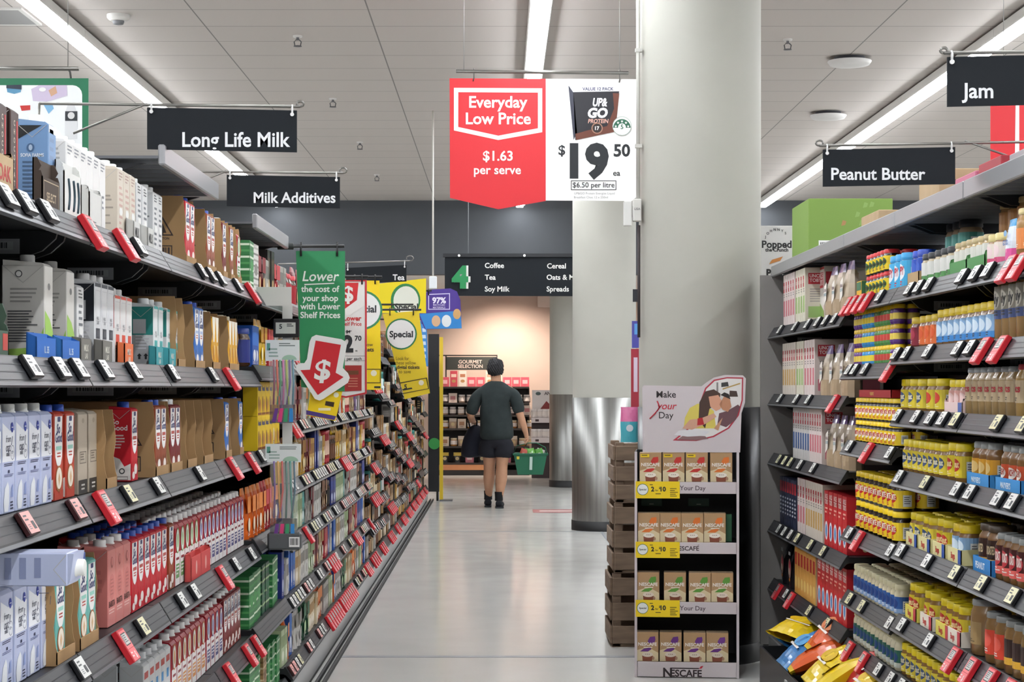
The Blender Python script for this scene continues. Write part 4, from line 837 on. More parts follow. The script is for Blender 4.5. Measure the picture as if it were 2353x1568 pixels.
jr('veg', 'yeast_spread_jar', .034, .092, '201408', 'f0cc10', .020, 'f2cf2c', .10, .66, prnt=lp('VEGEMITE', 'c8201c', 'f4ecd8', None), neck=.86, lidr=.94, blid='241608')
jr('vegL', 'yeast_spread_jar', .043, .12, '201408', 'f0cc10', .026, 'f2cf2c', .10, .66, prnt=lp('VEGEMITE', 'f4ecd8', 'c8201c', 'c8201c'), neck=.88, lidr=.94, blid='241608')
for k, b, l2 in (('kp', '5a2f80', 'e6cc58'), ('kg', '4f8f4a', 'c8463c'), ('kb', '2f8fd0', 'ecd43c'), ('ky', 'f0d428', 'e8c81c')):
    jr(k, 'kids_spread_jar', .024, .075, b, 'e6c01c', .017, l2, .12, .56, prnt=lp(None, b, None, b, b), neck=.9, lidr=.96, back=False)
jr('mayo', 'mayonnaise_jar', .034, .12, 'e2d8b8', 'ded6b0', .022, '2f5a9c', .10, .62, prnt=lp(None, 'e8ecf2', '1f3f80', None, '8aa8d0'), lidr=.92)
jr('mayog', 'mayonnaise_jar', .034, .13, 'e0d9bc', 'ded6b0', .022, '2d6a58', .10, .6, prnt=lp(None, 'e8f0e8', '1f4a80', None, 'd8dcd0'), lidr=.9)
jr('mix', 'mayonnaise_jar', .034, .11, 'c8c0a4', 'd0c494', .02, '7c6a4a', .10, .62, prnt=lp(None, 'e8dcc8', 'a85a40'))
def pouch(name, w, h, d, cols, near=1, ntop=.12, prnt=None, nu=8, nv=12, pinch=.55, side_c=None):
    "soft pillow bag or gusset pouch: closed surface, colour by height band; cols = [(v_end, hex), ...]"
    m = M(); P = []
    for j in range(nv + 1):
        v = j / nv; th = d / 2 * (1 if v < .12 else max(.04, (1 - ((v - .12) / .88) ** 2.2))) if pinch > 0 else d / 2 * math.sin(math.pi * min(.97, max(.03, v))) ** .6
        ww = w / 2 * (1 - .06 * math.sin(v * 9) * .5)
        row = []
        for i in range(nu + 1):
            u = i / nu; t = math.sin(math.pi * u) ** .55 if 0 < u < 1 else 0
            wr = (.006 if pinch > 0 else .010) * math.sin(u * 17 + v * 11) * t * (d / .06)
            row.append((u, v, (u - .5) * 2 * ww, (th * t + abs(wr) * .35)))
        P.append(row)
    def col(v):
        for e, c in cols:
            if v <= e: return C(c, .3, 0, .25)
        return C(cols[-1][1], .3, 0, .25)
    for sgn in (-1, 1):
        for j in range(nv):
            for i in range(nu):
                q = [P[j][i], P[j][i + 1], P[j + 1][i + 1], P[j + 1][i]]; pts = [(a[2], sgn * a[3], a[1] * h) for a in q]
                if sgn > 0: pts = pts[::-1]
                m.add(pts, [(0, 1, 2, 3)], col((q[0][1] + q[2][1]) / 2), True)
    parts = []
    if prnt: b = M(); prnt(b, FR((0, -d / 2 - .0015, 0)), w, h); parts.append(('label', b))
    return Proto(name, m, parts, w, d, h)
def boxp(name, w, h, d, base, side=None, prnt=None, near=1, sidep=None, top=None):
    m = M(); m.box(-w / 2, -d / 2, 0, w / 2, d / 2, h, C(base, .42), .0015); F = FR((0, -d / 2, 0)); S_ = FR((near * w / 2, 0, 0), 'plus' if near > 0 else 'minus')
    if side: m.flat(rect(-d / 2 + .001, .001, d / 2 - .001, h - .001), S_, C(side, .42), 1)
    if top: m.flat(rect(-w / 2 + .002, -d / 2 + .002, w / 2 - .002, d / 2 - .002), FR((0, 0, h), 'up'), C(top, .42), 1)
    if prnt: prnt(m, F, w, h)
    if sidep: sidep(m, S_, d, h)
    return Proto(name, m, (), w, d, h)
# ---------------------------------------------------------------- spreads, oats
def rk(p, a, b, z, desc, lv, sec='spreads', cat='jar', **kw):
    p = J[p] if isinstance(p, str) else p
    return fill(1, p, a, b, z, desc, RW(lv, sec), cat, **kw)
A1, A2, A3, A4, A5, A6, A7 = AZ[:7]; B1, B2, B3, B4, B5, B6 = BZ[:6]; C1, C2, C3, C4, C5 = CZ
def card_tray(w, hf, hb, hexc, txt=None, tc='e8eef4', d=.075, band=None): return tray('shelf_tray', w, d, hf, hb, C(hexc, .6), .003, (lambda m, F, w_, h: ((m.flat(rect(w_ * .28, .002, w_ * .49, h * .98), F, C(band), 1) if band else None), (m.text(txt, F, -w_ * .08, h * .3, h * .4, C(tc), bold=.03, lay=1, maxw=w_ * .62) if txt else None))), 1)
def in_tray(p, n, pxA, z, desc, lv, sec, tr_hex, tdesc, txt=None, tc='e8eef4', hf=.04, hb=.05, deep=1, cat='jar', band=None):
    "n facings of a jar standing in one shelf-ready tray; pxA is the near end"
    p = J[p] if isinstance(p, str) else p; X = XR_ + .026; ya = yfromx(pxA, X); w = n * (p.w + .005) + .012
    d = deep * (p.d + .004) + .012
    t = card_tray(w, hf, hb, tr_hex, txt, tc, d, band); o = t.put((X + d / 2, ya + w / 2, z + .001), RIGHT_RZ); later(o, tdesc, RW(lv, sec), 'shelf tray', 'shelf-ready trays')
    for q in range(deep):
        for i in range(n):
            o = p.put((X + .006 + p.d / 2 + q * (p.d + .004), ya + .006 + (p.w + .005) * (i + .5), z + .0045), RIGHT_RZ + R.uniform(-.2, .2)); later(o, desc, RW(lv, sec) + (', second row' if q else ''), cat, desc + 's')
    return w
PB = 'spreads'
# top shelf, bay A
rk('or', 2420, 2328, A1, 'tall jar with an orange label', 'top'); 
pg = pouch('spread_pouch', .075, .13, .045, [(.35, 'e0589c'), (.8, 'dfe8f2'), (1, '3a9ad0')], prnt=lambda b, F, w, h: (b.text('GOOD', F, 0, h * .42, .014, C('2a5ea8'), bold=.03, maxw=w * .7), b.flat(ell(0, h * .68, w * .22, h * .07), F, C('8ab4dc'), 1))[0]); rk(pg, 2327, 2296, A1, 'white and pink pouch reading GOOD', 'top', cat='pouch', n=1)
rk('pinkl', 2294, 2262, A1, 'cream-lidded jar with a pink label', 'top', n=2)
in_tray('green', 3, 2262, A1, 'gold-lidded jar', 'top', PB, '4f9150', 'green card tray of gold-lidded jars', hf=.045, hb=.06, deep=2); in_tray('green', 3, 2222, A1, 'gold-lidded jar in second tray', 'top', PB, '4f9150', 'green card tray of gold-lidded jars', hf=.045, hb=.06, deep=2)
rk('black', 2183, 2140, A1, 'black-lidded jar', 'top'); rk('black', 2138, 2112, A1, 'black-lidded jar near the blue jars', 'top')
in_tray('bluek', 2, 2110, A1, 'royal blue jar', 'top', PB, 'b29468', 'kraft card tray of blue jars', hf=.05, hb=.06)
rk('skip', 2076, 2038, A1, 'sky blue peanut butter jar', 'top', n=3)
sk = boxp('peanut_butter_carton', .15, .10, .012, '4ab0e0', None, lambda m, F, w, h: (m.flat(ell(0, h * .55, w * .42, h * .28), F, C('e8eef4'), 1), m.text('SKIPPY', F, 0, h * .45, h * .24, C('c8283c'), bold=.04, lay=2, maxw=w * .74), m.flat(ell(w * .1, h * .14, w * .26, h * .12), F, C('a8683a'), 1))[0])
for j in rk('skip', 2110, 2038, A1, 'sky blue peanut butter jar', 'top', n=4, inset=.12): j.location.z += .0
rk('marm', 2034, 1988, A1, 'small yellow yeast spread jar', 'top', 'yeast', deep=2, stack=2); rk('prom', 2040, 1990, A1, 'large yellow yeast spread jar with red lid', 'top', 'yeast', n=3, inset=.18)
for j in rk('prom', 2040, 1990, A1 + .112, 'upper yellow yeast spread jar with red lid', 'top', 'yeast', n=3, inset=.18): pass
gb = boxp('spread_box', .10, .075, .08, 'e6b41c', '2f6a4a', lambda m, F, w, h: m.flat(rect(-w * .46, h * .5, w * .46, h * .95), F, C('2f6a4a'), 1)); rk(gb, 1986, 1962, A1, 'small green and yellow box', 'top', 'yeast', 'box', n=1)
def stacked(p, pxA, z, dz, n, desc, inset=.16):
    X = XR_ + inset; Y = yfromx(pxA, X)
    for i in range(n):
        o = J[p].put((X + J[p].d / 2, Y + (J[p].w + .004) * (i + .5), z + dz), RIGHT_RZ); later(o, desc, 'raised on the top spreads shelf', 'jar', desc + 's')
kt = tray('carton_lid', .34, .17, .10, .10, KRAFT(), .003, None, 1, lambda m, S_, d, h: m.lines(S_, -d * .1, d * .4, h * .3, h * .75, 4, C('2e2a26'), 1)); X = XR_ + .13; o = kt.put((X + .10, yfromx(2300, X) + .17, A1 + .001), RIGHT_RZ); tag(o, 'kraft carton raised behind the gold-lidded jars on the top spreads shelf', 'cardboard case')
stacked('tall_g', 2350, A1, .103, 3, 'tall gold-lidded nut butter jar', .16)
kt2 = tray('carton_lid', .30, .16, .10, .10, KRAFT(), .003); X = XR_ + .13; o = kt2.put((X + .08, yfromx(2200, X) + .15, A1 + .001), RIGHT_RZ); tag(o, 'kraft carton raised behind the black-lidded jars on the top spreads shelf', 'cardboard case')
stacked('teal', 2210, A1, .105, 3, 'black-lidded jar with a teal label', .15)
# second shelf
rk('sq', 2420, 2278, A2, 'tall spread bottle with a grey label', 'second'); rk('bega_b', 2275, 2148, A2, 'yellow-lidded jar with pale blue label', 'second', deep=2)
wt = card_tray(.10, .05, .055, 'e8e4e0', 'nut', 'b8323c', .022)
rk('bega_o', 2146, 2106, A2, 'yellow-lidded jar with orange label', 'second', deep=2); rk('bega_m', 2104, 2084, A2, 'yellow-lidded jar with maroon label', 'second', n=1)
rk('big_m', 2225, 2100, A2 + .0, 'large maroon spread jar', 'second', inset=.22, n=3)
# third shelf
rk('pics', 2430, 2322, A3, 'brown nut butter jar with red lid', 'third', n=3) if 0 else rk('pics_r', 2430, 2322, A3, 'brown nut butter jar with red lid', 'third', n=4)
rk('pics', 2320, 2212, A3, 'brown nut butter jar with grey lid', 'third', deep=2)
in_tray('bega_p', 3, 2210, A3, 'yellow-lidded jar with pink label', 'third', PB, 'e2c8c4', 'pale pink card tray', None, hf=.04, hb=.05, band='4a64a8'); rk('bega_s', 2160, 2120, A3, 'yellow jar with red lettering', 'third', n=2); rk('bega_y', 2117, 2062, A3, 'yellow jar with a navy spot', 'third', n=3)
# fourth shelf
y_ = 2420
for k, n, px0, ds in (('may_p', 3, 2420, 'grey-lidded jar with purple label'), ('may_r', 3, 2344, 'grey-lidded jar with red label'), ('may_y', 3, 2272, 'grey-lidded jar with amber label')):
    in_tray(k, n, px0, A4, ds, 'fourth', PB, '3a8fd0', 'sky blue card tray', "MAYVER'S", 'dcecf8', hf=.042, hb=.05, deep=2)
rk('bega_r', 2204, 2170, A4, 'yellow peanut butter jar with red spot', 'fourth', n=2, deep=2); rk('bega_y', 2166, 2070, A4, 'yellow peanut butter jar with navy spot', 'fourth', deep=2)
# fifth shelf
rk('mayo_r', 2420, 2282, A5, 'grey-lidded jar with dark and red label', 'fifth', deep=2)
in_tray('may_k', 2, 2276, A5, 'large dark roasted nut butter jar', 'fifth', PB, '2f83c8', 'blue card tray reading PEANUT', 'PEANUT', 'e4eef8', hf=.05, hb=.06, deep=2)
for i, px0 in enumerate((2208, 2170, 2136, 2106)): in_tray(('bega_b', 'bega_r', 'bega_y', 'bega_y')[i], 2, px0, A5, ('yellow-lidded jar with grey label', 'yellow peanut butter jar with red label', 'yellow peanut butter jar with navy label', 'yellow peanut butter jar with navy label')[i], 'fifth', PB, 'e6dca0', 'cream card tray with a blue end', 'Bega', 'c83a34', hf=.05, hb=.06, deep=3, band='2f56a8')
# sixth shelf
rk('kraftk', 2420, 2300, A6, 'grey-lidded jar with black and yellow label', 'sixth', deep=2); rk('kraftr', 2298, 2254, A6, 'grey-lidded jar with red label', 'sixth', n=2, deep=2); rk('plain', 2250, 2214, A6, 'large plain brown peanut butter jar', 'sixth', n=1)
for i, px0 in enumerate((2206, 2178, 2140, 2104)): in_tray('bega_r', 2, px0, A6, 'yellow-lidded jar with red spot', 'sixth', PB, 'ece2d2' if i % 2 == 0 else 'e8d860', 'pale card tray with a red end', 'Bega', 'c83a34', hf=.05, hb=.06, deep=3, band='c8404a')
o = J['bega_y'].put((XR_ + .18, 6.0, A6 + .16), tilt=(math.pi / 2, .0, .4)); o.location = (XR_ + .20, 6.0, A6 + .125 + .04); tag(o, 'yellow-lidded jar lying on its side on top of the other yellow jars', 'jar')
rk('bega_y', 2260, 2066, A7, 'yellow-lidded peanut butter jar', 'seventh', deep=2)
# yeast spread bay
YS_ = 'yeast'
for lv, (k, a, b, d) in enumerate((('kp', 2056, 2042, 'tiny purple spread jar'), ('kg', 2040, 2006, 'tiny green spread jar'), ('kb', 2004, 1978, 'tiny blue spread jar'), ('kp', 1976, 1960, 'far tiny purple jar'))): rk(k, a, b, B2, d, 'second', YS_, deep=2, stack=3)
ct = card_tray(.62, .03, .035, 'b8242c', 'VEGEMITE', 'e8c060', .25)
rk('veg', 2056, 1962, B3, 'yeast spread jar with yellow lid', 'third', YS_, stack=2, deep=2); rk('vegL', 2056, 1962, B4, 'large yellow-lidded yeast jar', 'fourth', YS_, stack=2, deep=2)
o = ct.put((XR_ + .17, yfromx(2050, XR_ + .05) + .31, B3 + .1885), RIGHT_RZ); tag(o, 'long red card tray on top of the stacked yeast spread jars', 'shelf tray')
rt = card_tray(.14, .032, .034, 'c8262c', 'RED', 'e89088', .006)
rk('mayo', 2060, 1958, B5, 'cream-lidded jar with blue label', 'fifth', YS_, deep=3); rk('mayog', 2060, 2006, B6, 'cream-lidded jar with blue label', 'sixth', YS_, deep=3); rk('mayog', 2004, 1958, B6, 'cream-lidded jar with green label', 'sixth', YS_, deep=3); rk('mix', 2066, 2040, B6 - .0, 'small dip jar', 'sixth', YS_, n=1, inset=.2)
# oats bay
OT = 'oats'
def up(base, accent, txt='OATS'): return lambda b, F, w, h: (b.flat(rect(-w * .38, h * .66, w * .1, h * .86), F, C('b8323c'), 1), b.text(txt, F, -w * .14, h * .73, h * .06, C('eadcd8'), bold=.02, lay=2, maxw=w * .4), b.flat(rect(-w * .36, h * .2, w * .3, h * .5), F, C(accent), 1), b.lines(F, -w * .3, w * .3, h * .55, h * .63, 2, C('8a8480'), 1))[0]
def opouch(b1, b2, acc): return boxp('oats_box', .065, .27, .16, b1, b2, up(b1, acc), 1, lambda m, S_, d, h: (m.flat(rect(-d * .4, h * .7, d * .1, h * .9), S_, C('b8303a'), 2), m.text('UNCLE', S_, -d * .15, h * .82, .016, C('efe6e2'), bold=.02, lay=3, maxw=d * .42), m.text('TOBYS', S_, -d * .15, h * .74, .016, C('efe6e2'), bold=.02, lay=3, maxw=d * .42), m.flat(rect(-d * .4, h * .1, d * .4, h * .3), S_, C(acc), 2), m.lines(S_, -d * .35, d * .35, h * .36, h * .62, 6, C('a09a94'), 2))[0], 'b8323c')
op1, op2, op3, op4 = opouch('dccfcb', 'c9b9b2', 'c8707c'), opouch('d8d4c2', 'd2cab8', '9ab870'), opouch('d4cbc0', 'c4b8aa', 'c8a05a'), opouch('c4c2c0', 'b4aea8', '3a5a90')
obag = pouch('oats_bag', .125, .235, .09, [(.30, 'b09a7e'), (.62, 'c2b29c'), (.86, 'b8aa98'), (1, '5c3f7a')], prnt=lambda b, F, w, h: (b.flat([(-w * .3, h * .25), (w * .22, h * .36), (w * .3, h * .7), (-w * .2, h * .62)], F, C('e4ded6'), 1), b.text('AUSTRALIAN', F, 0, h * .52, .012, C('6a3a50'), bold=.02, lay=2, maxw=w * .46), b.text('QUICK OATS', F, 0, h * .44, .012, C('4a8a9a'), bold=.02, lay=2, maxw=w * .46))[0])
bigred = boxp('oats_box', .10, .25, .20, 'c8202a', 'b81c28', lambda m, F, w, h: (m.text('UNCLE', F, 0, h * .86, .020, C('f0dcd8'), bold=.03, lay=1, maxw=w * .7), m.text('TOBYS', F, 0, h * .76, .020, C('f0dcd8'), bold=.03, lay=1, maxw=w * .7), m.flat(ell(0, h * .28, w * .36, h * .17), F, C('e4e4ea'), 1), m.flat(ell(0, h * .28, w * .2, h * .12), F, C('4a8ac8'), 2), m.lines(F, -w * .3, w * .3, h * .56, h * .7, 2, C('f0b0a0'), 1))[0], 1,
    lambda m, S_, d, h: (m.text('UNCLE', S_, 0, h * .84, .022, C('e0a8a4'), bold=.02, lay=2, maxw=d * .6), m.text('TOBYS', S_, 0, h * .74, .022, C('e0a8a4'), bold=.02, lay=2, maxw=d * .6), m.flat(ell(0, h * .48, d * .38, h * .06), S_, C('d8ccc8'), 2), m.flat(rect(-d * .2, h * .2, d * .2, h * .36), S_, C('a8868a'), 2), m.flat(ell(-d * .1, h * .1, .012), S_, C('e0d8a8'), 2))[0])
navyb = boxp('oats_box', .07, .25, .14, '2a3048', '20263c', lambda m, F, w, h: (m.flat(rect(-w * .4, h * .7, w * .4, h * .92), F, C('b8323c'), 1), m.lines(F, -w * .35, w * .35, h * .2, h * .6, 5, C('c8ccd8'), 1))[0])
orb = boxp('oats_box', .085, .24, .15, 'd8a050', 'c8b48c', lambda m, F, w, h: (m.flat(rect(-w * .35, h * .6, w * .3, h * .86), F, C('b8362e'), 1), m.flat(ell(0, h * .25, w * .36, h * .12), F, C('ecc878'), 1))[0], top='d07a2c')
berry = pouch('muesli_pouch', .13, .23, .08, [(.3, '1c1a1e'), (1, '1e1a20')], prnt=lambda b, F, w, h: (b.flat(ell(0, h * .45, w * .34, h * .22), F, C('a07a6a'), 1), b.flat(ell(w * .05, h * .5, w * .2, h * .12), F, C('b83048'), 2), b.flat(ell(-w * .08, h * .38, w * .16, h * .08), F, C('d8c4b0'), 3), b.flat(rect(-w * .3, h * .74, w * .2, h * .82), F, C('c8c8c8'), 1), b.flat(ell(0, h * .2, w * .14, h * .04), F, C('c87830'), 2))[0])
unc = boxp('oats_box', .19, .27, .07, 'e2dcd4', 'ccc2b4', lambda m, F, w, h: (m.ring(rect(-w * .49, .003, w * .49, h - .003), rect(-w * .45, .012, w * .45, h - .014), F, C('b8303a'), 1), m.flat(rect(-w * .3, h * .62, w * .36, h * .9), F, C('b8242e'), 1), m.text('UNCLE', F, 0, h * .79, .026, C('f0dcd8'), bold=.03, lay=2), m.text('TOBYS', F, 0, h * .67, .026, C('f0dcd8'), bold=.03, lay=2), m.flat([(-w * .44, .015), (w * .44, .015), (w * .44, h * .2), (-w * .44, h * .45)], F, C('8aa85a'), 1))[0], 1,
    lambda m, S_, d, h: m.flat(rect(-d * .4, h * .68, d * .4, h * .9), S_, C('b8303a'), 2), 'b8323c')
rk(unc, 1912, 1862, C1, 'tall oats box with a red name panel', 'top', OT, 'box', n=1, inset=.10); rk(obag, 1944, 1888, C1, 'oats bag with purple top', 'top', OT, 'bag', n=3); rk(op2, 1850, 1828, C1, 'slim green and cream oats box', 'top', OT, 'box', deep=2); rk(op1, 1826, 1800, C1, 'slim pink oats box', 'top', OT, 'box', deep=2)
rk(obag, 1946, 1876, C2, 'oats bag with purple top', 'second', OT, 'bag', n=3); rk(op1, 1872, 1848, C2, 'slim pink oats box', 'second', OT, 'box', deep=2); rk(op2, 1846, 1830, C2, 'slim green and cream oats box', 'second', OT, 'box'); rk(op3, 1828, 1798, C2, 'slim tan oats box', 'second', OT, 'box', deep=2)
rk(obag, 1946, 1892, C3, 'oats bag with purple top', 'third', OT, 'bag', n=3); rk(op1, 1888, 1862, C3, 'slim pink oats box', 'third', OT, 'box', deep=2); rk(op4, 1860, 1822, C3, 'slim blue-grey oats box', 'third', OT, 'box', deep=2)
rk(bigred, 1946, 1894, C4, 'big red oats box', 'fourth', OT, 'box', deep=1); rk(op3, 1890, 1852, C4, 'slim tan oats box', 'fourth', OT, 'box', deep=2); rk(op1, 1850, 1832, C4, 'slim pink oats box', 'fourth', OT, 'box', deep=2); rk(navyb, 1830, 1792, C4, 'navy oats box', 'fourth', OT, 'box', deep=2)
rk(bigred, 1946, 1878, C5, 'big red oats box', 'bottom', OT, 'box', deep=1); rk(orb, 1874, 1826, C5, 'orange and tan oats box', 'bottom', OT, 'box', deep=2); rk(berry, 1824, 1790, C5, 'black muesli pouch with red berries', 'bottom', OT, 'pouch', n=2)
# chip bags in the low bin at the end of the bay
bin_ = empty('dump_bin', (XR_ - .09, 7.85, 0), 'low black bin holding the snack bags at the foot of the oats shelves', 'bin')
K_ = DARK(); M().box(-.10, -.95, 0, .055, .95, .02, K_).obj('base', bin_); 
M().box(-.112, -.95, .0, -.100, .95, .235, K_, .002).obj('front_panel', bin_)
for s in (-1, 1): M().box(-.10, s * .944 - .006, .02, .055, s * .944 + .006, .235, K_).obj('end_panel', bin_)
M().box(.045, -.93, .02, .055, .93, .235, K_).obj('rear_panel', bin_)
M().box(-.118, .10, .13, -.112, .15, .20, C('b9b9b9')).obj('price_card', bin_)
cb = lambda c1, c2, lab, txt='': pouch('snack_bag', .21, .29, .10, [(.07, c2), (.93, c1), (1, c2)], pinch=0, nu=10, nv=14, prnt=(lambda b, F, w, h: (b.flat(ell(0, h * .5, w * .30, h * .14), F, C(lab), 1), b.flat(rect(-w * .3, h * .34, w * .3, h * .38), F, C('e8e0d8'), 1), (b.text(txt, F, 0, h * .52, .03, C('3a2a10'), bold=.03, lay=2, maxw=w * .5) if txt else None))[0]))
cy, co, cbl, cr = cb('e4c41c', 'e8cc30', 'd6b010'), cb('d85a20', 'd8b828', 'c87848'), cb('2f78b8', '3a86c4', '58a0d4'), cb('b8242c', 'a81c24', 'd86860')
for p, x, y, z, rx, ry, rz, d in ((cbl, .03, 8.62, .33, -1.25, .3, -.9, 'blue snack bag at the far end of the bin'), (cbl, -.06, 8.34, .28, -1.0, .1, -1.5, 'blue snack bag half under the orange ones'), (cy, -.02, 8.50, .39, -1.45, .2, -.7, 'thin yellow snack bag on top at the far end'),
        (co, .04, 8.15, .37, -.9, .15, -1.45, 'upper orange snack bag against the shelf'), (co, -.07, 8.05, .30, -1.1, -.15, -1.7, 'lower orange snack bag at the bin edge'), (cy, -.045, 7.74, .30, -1.0, .1, -1.5, 'yellow snack bag with a glossy top, middle of the bin'),
        (cy, .05, 7.62, .36, -1.2, .25, -1.2, 'yellow snack bag leaning to the shelf'), (cy, -.08, 7.46, .28, -.95, -.25, -1.8, 'yellow snack bag over the bin rim, near end'), (cr, .045, 7.36, .33, -.9, .1, -1.45, 'red snack bag at the near end of the bin'), (cy, .0, 7.20, .30, -1.1, .1, -1.4, 'yellow snack bag below the red one, nearest in the bin')):
    o = p.put((XR_ - .125 + x, y - .1, z - .06), tilt=(rx, ry, rz)); tag(o, d, 'snack bag', 'snack bags in the low bin')
# overstock on top of the spreads shelves
def big_box(name, x0, x1, y0, y1, z0, z1, mat, label, deco=None):
    m = M(); m.box(x0, y0, z0, x1, y1, z1, mat, .003); F = FR((x0, y0, z0)); 
    if deco: deco(m, F, x1 - x0, z1 - z0)
    o = m.obj(name); tag(o, label, 'box'); return o
TZ = 2.099
def gdeco(m, F, w, h):
    r = random.Random(3)
    for q in range(12): a, b = w * (.22 + .7 * r.random()), h * (.12 + .8 * r.random()); m.flat([(a, b), (a + .02, b + .004), (a + .026, b + .022), (a + .008, b + .028)], F, C(r.choice(('b9b08a', 'c9c4a0', 'b48a5a', '8fb060'))), 1, .001)
    m.barcode(F, w * .12, h * .06, w * .32, h * .32, 2); m.text('G', F, w * .56, h * .03, h * .16, C('2f3a2a'), bold=.02, lay=2, e=.001)
xg0, zg0 = px(1838, 600, 9.2); xg1, zg1 = px(2024, 463, 9.2)
big_box('shipping_carton', 1.50, 1.91, 8.9, 9.4, TZ, TZ + .30, C('7f9f4a', .6), 'big green carton with scattered chips print on top of the shelves', gdeco)
def popdeco(m, F, w, h):
    K = C('232325'); a = w * .42 + .075
    for i, ch in enumerate('JOHNNYS'): t = math.radians(150 - 17 * i); m.text(ch, F, a + math.cos(t) * .075, h * .64 + math.sin(t) * .085, .014, K, bold=.02, lay=1, e=.001)
    m.text('Popped', F, a, h * .60, .040, K, bold=.03, lay=1, e=.001, maxw=w * .46); m.text('the Crunch', F, a, h * .53, .020, K, bold=.03, lay=1, e=.001, maxw=w * .5)
    m.flat([(w * .5, h * .30), (w * .66, h * .36), (w * .70, h * .44), (w * .54, h * .38)], F, C('d08a48'), 2, .001); m.text('Popped', F, w * .66, h * .08, .04, K, bold=.05, lay=1, e=.001, maxw=w * .4)
big_box('shipping_carton', 1.34, 1.735, 10.46, 10.8, 2.0895, 2.0895 + .315, C('dcdcda', .6), 'white carton printed Popped on top of the end panel', popdeco)
big_box('shipping_carton', 1.53, 1.80, 7.4, 7.75, TZ, TZ + .10, KRAFT2(), 'flat kraft carton on top of the shelves beside the green one', None)
big_box('shipping_carton', 1.50, 1.72, 6.25, 6.55, TZ, TZ + .13, KRAFT2(), 'kraft carton with dark print on top of the spreads shelves', lambda m, F, w, h: (m.lines(F, w * .15, w * .45, h * .3, h * .7, 2, C('5a4c40'), 1), m.lines(F, w * .55, w * .85, h * .3, h * .7, 3, C('3a3a4a'), 1))[0])
for i, (y, c, d) in enumerate(((5.85, 'c8708a', 'pink'), (5.55, 'a82c38', 'dark red'), (5.2, 'a8a0a4', 'grey'), (4.85, 'b8485c', 'crimson'))):
    big_box('multipack', 1.52, 1.75, y, y + .26, TZ, TZ + .075 + .012 * (i % 2), C(c, .5), f'{d} multipack lying on top of the spreads shelves', lambda m, F, w, h: m.lines(F, w * .1, w * .9, h * .2, h * .8, 2, C('e0d8d8'), 1))
# ---------------------------------------------------------------- coffee and tea shelves
def cprint(lab, blob, txt=None):
    def f(m, F, w, h):
        m.flat(rect(-w * .46, h * .52, w * .46, h * .84), F, C(lab), 1)
        if txt: m.text(txt, F, 0, h * .62, h * .12, C('f0ece6'), bold=.03, lay=2, maxw=w * .8)
        m.flat(ell(0, h * .28, w * .3, h * .14), F, C(blob), 1); m.lines(F, -w * .34, w * .3, h * .06, h * .13, 2, C('d8d0c8'), 1)
    return f
COLS = {'purple': ('6a4f86', '8a6fa4', 'd8c8e0'), 'red': ('a8202c', 'c84048', 'e4c0a8'), 'maroon': ('6a1c26', '8a2c34', 'c8a070'), 'kraft': ('a07c50', '7a5a38', 'd8c4a0'), 'gold': ('c89a3a', 'a87424', 'f0dca8'), 'yellow': ('e0b828', 'c08a1c', 'f4e8b0'),
        'navy': ('22307c', '3048a0', 'c8d0e8'), 'blue': ('2458b0', '2a6cc4', 'e0e4ec'), 'white': ('d8d6d2', '8a8680', 'a8a49e'), 'grey': ('a8a69f', '77746e', 'd4d2cc'), 'green': ('2f7a42', '4f9a58', 'd8e8d0'), 'pale green': ('b8c8a0', '8aa070', 'e8eed8'),
        'dark green': ('1f4a34', '2f6a48', 'b8d0a0'), 'orange': ('d8641f', 'e88a3c', 'f0dcc0'), 'black': ('26221f', '4a3a2c', 'c0a070'), 'cream': ('d8c8a8', 'b08a50', 'f0e8d8'), 'brown': ('6a4228', '8a5a38', 'd8b890'), 'teal': ('2f8a86', '5ab0a8', 'e0eeec')}
_cf = {}
def coffee(kind, c, what):
    k = (kind, c, what)
    if k in _cf: return _cf[k]
    a, b, d = COLS[c]
    if kind == 'bag':
        p = pouch(what + '_bag', .095, .20, .06, [(.9, a), (1, b)], prnt=cprint(b, d), nu=6, nv=8)
    elif kind == 'box': p = boxp(what + '_box', .10, .165, .085, a, a, cprint(b, d), -1, lambda m, S_, dd, h: (m.lines(S_, -dd * .36, dd * .3, h * .15, h * .6, 5, C(d), 2), m.flat(rect(-dd * .4, h * .68, dd * .4, h * .88), S_, C(b), 2))[0])
    elif kind == 'jar': p = jar(what + '_jar', .042, .15, '4a2f1c', b, .022, a, .1, .7, None, back=True)
    elif kind == 'tin':
        m = M(); m.lathe([(.05, 0), (.05, .17)], C(a, .35, .3), 18); L_ = M(); L_.lathe([(.051, .168), (.051, .185), (.047, .188)], C(b, .4), 18); q = M(); q.cyl = .05; q.flat(rect(-.06, .05, .06, .13), F0, C(d), 1, .0006); q.flat(rect(-.12, .01, .12, .03), F0, C(b), 1, .0006)
        p = Proto(what + '_tin', m, [('lid', L_), ('label', q)], .10, .10, .188)
    elif kind == 'brick': p = boxp(what + '_brick', .075, .215, .06, a, a, cprint(b, d), -1, lambda m, S_, dd, h: m.lines(S_, -dd * .3, dd * .3, h * .2, h * .7, 4, C(d), 2))
    elif kind == 'pack': p = boxp(what + '_pack', .13, .205, .07, a, a, lambda m, F, w, h: ([m.flat(rect(-w * .48, h * (.06 + .12 * i), w * .48, h * (.10 + .12 * i)), F, C(d if i % 2 else b), 1) for i in range(8)], m.flat(ell(0, h * .5, w * .3, h * .12), F, C(b), 2))[0], -1, lambda m, S_, dd, h: [m.flat(rect(-dd * .48, h * (.06 + .12 * i), dd * .48, h * (.10 + .12 * i)), S_, C(d if i % 2 else b), 2) for i in range(8)][0])
    _cf[k] = p; return p
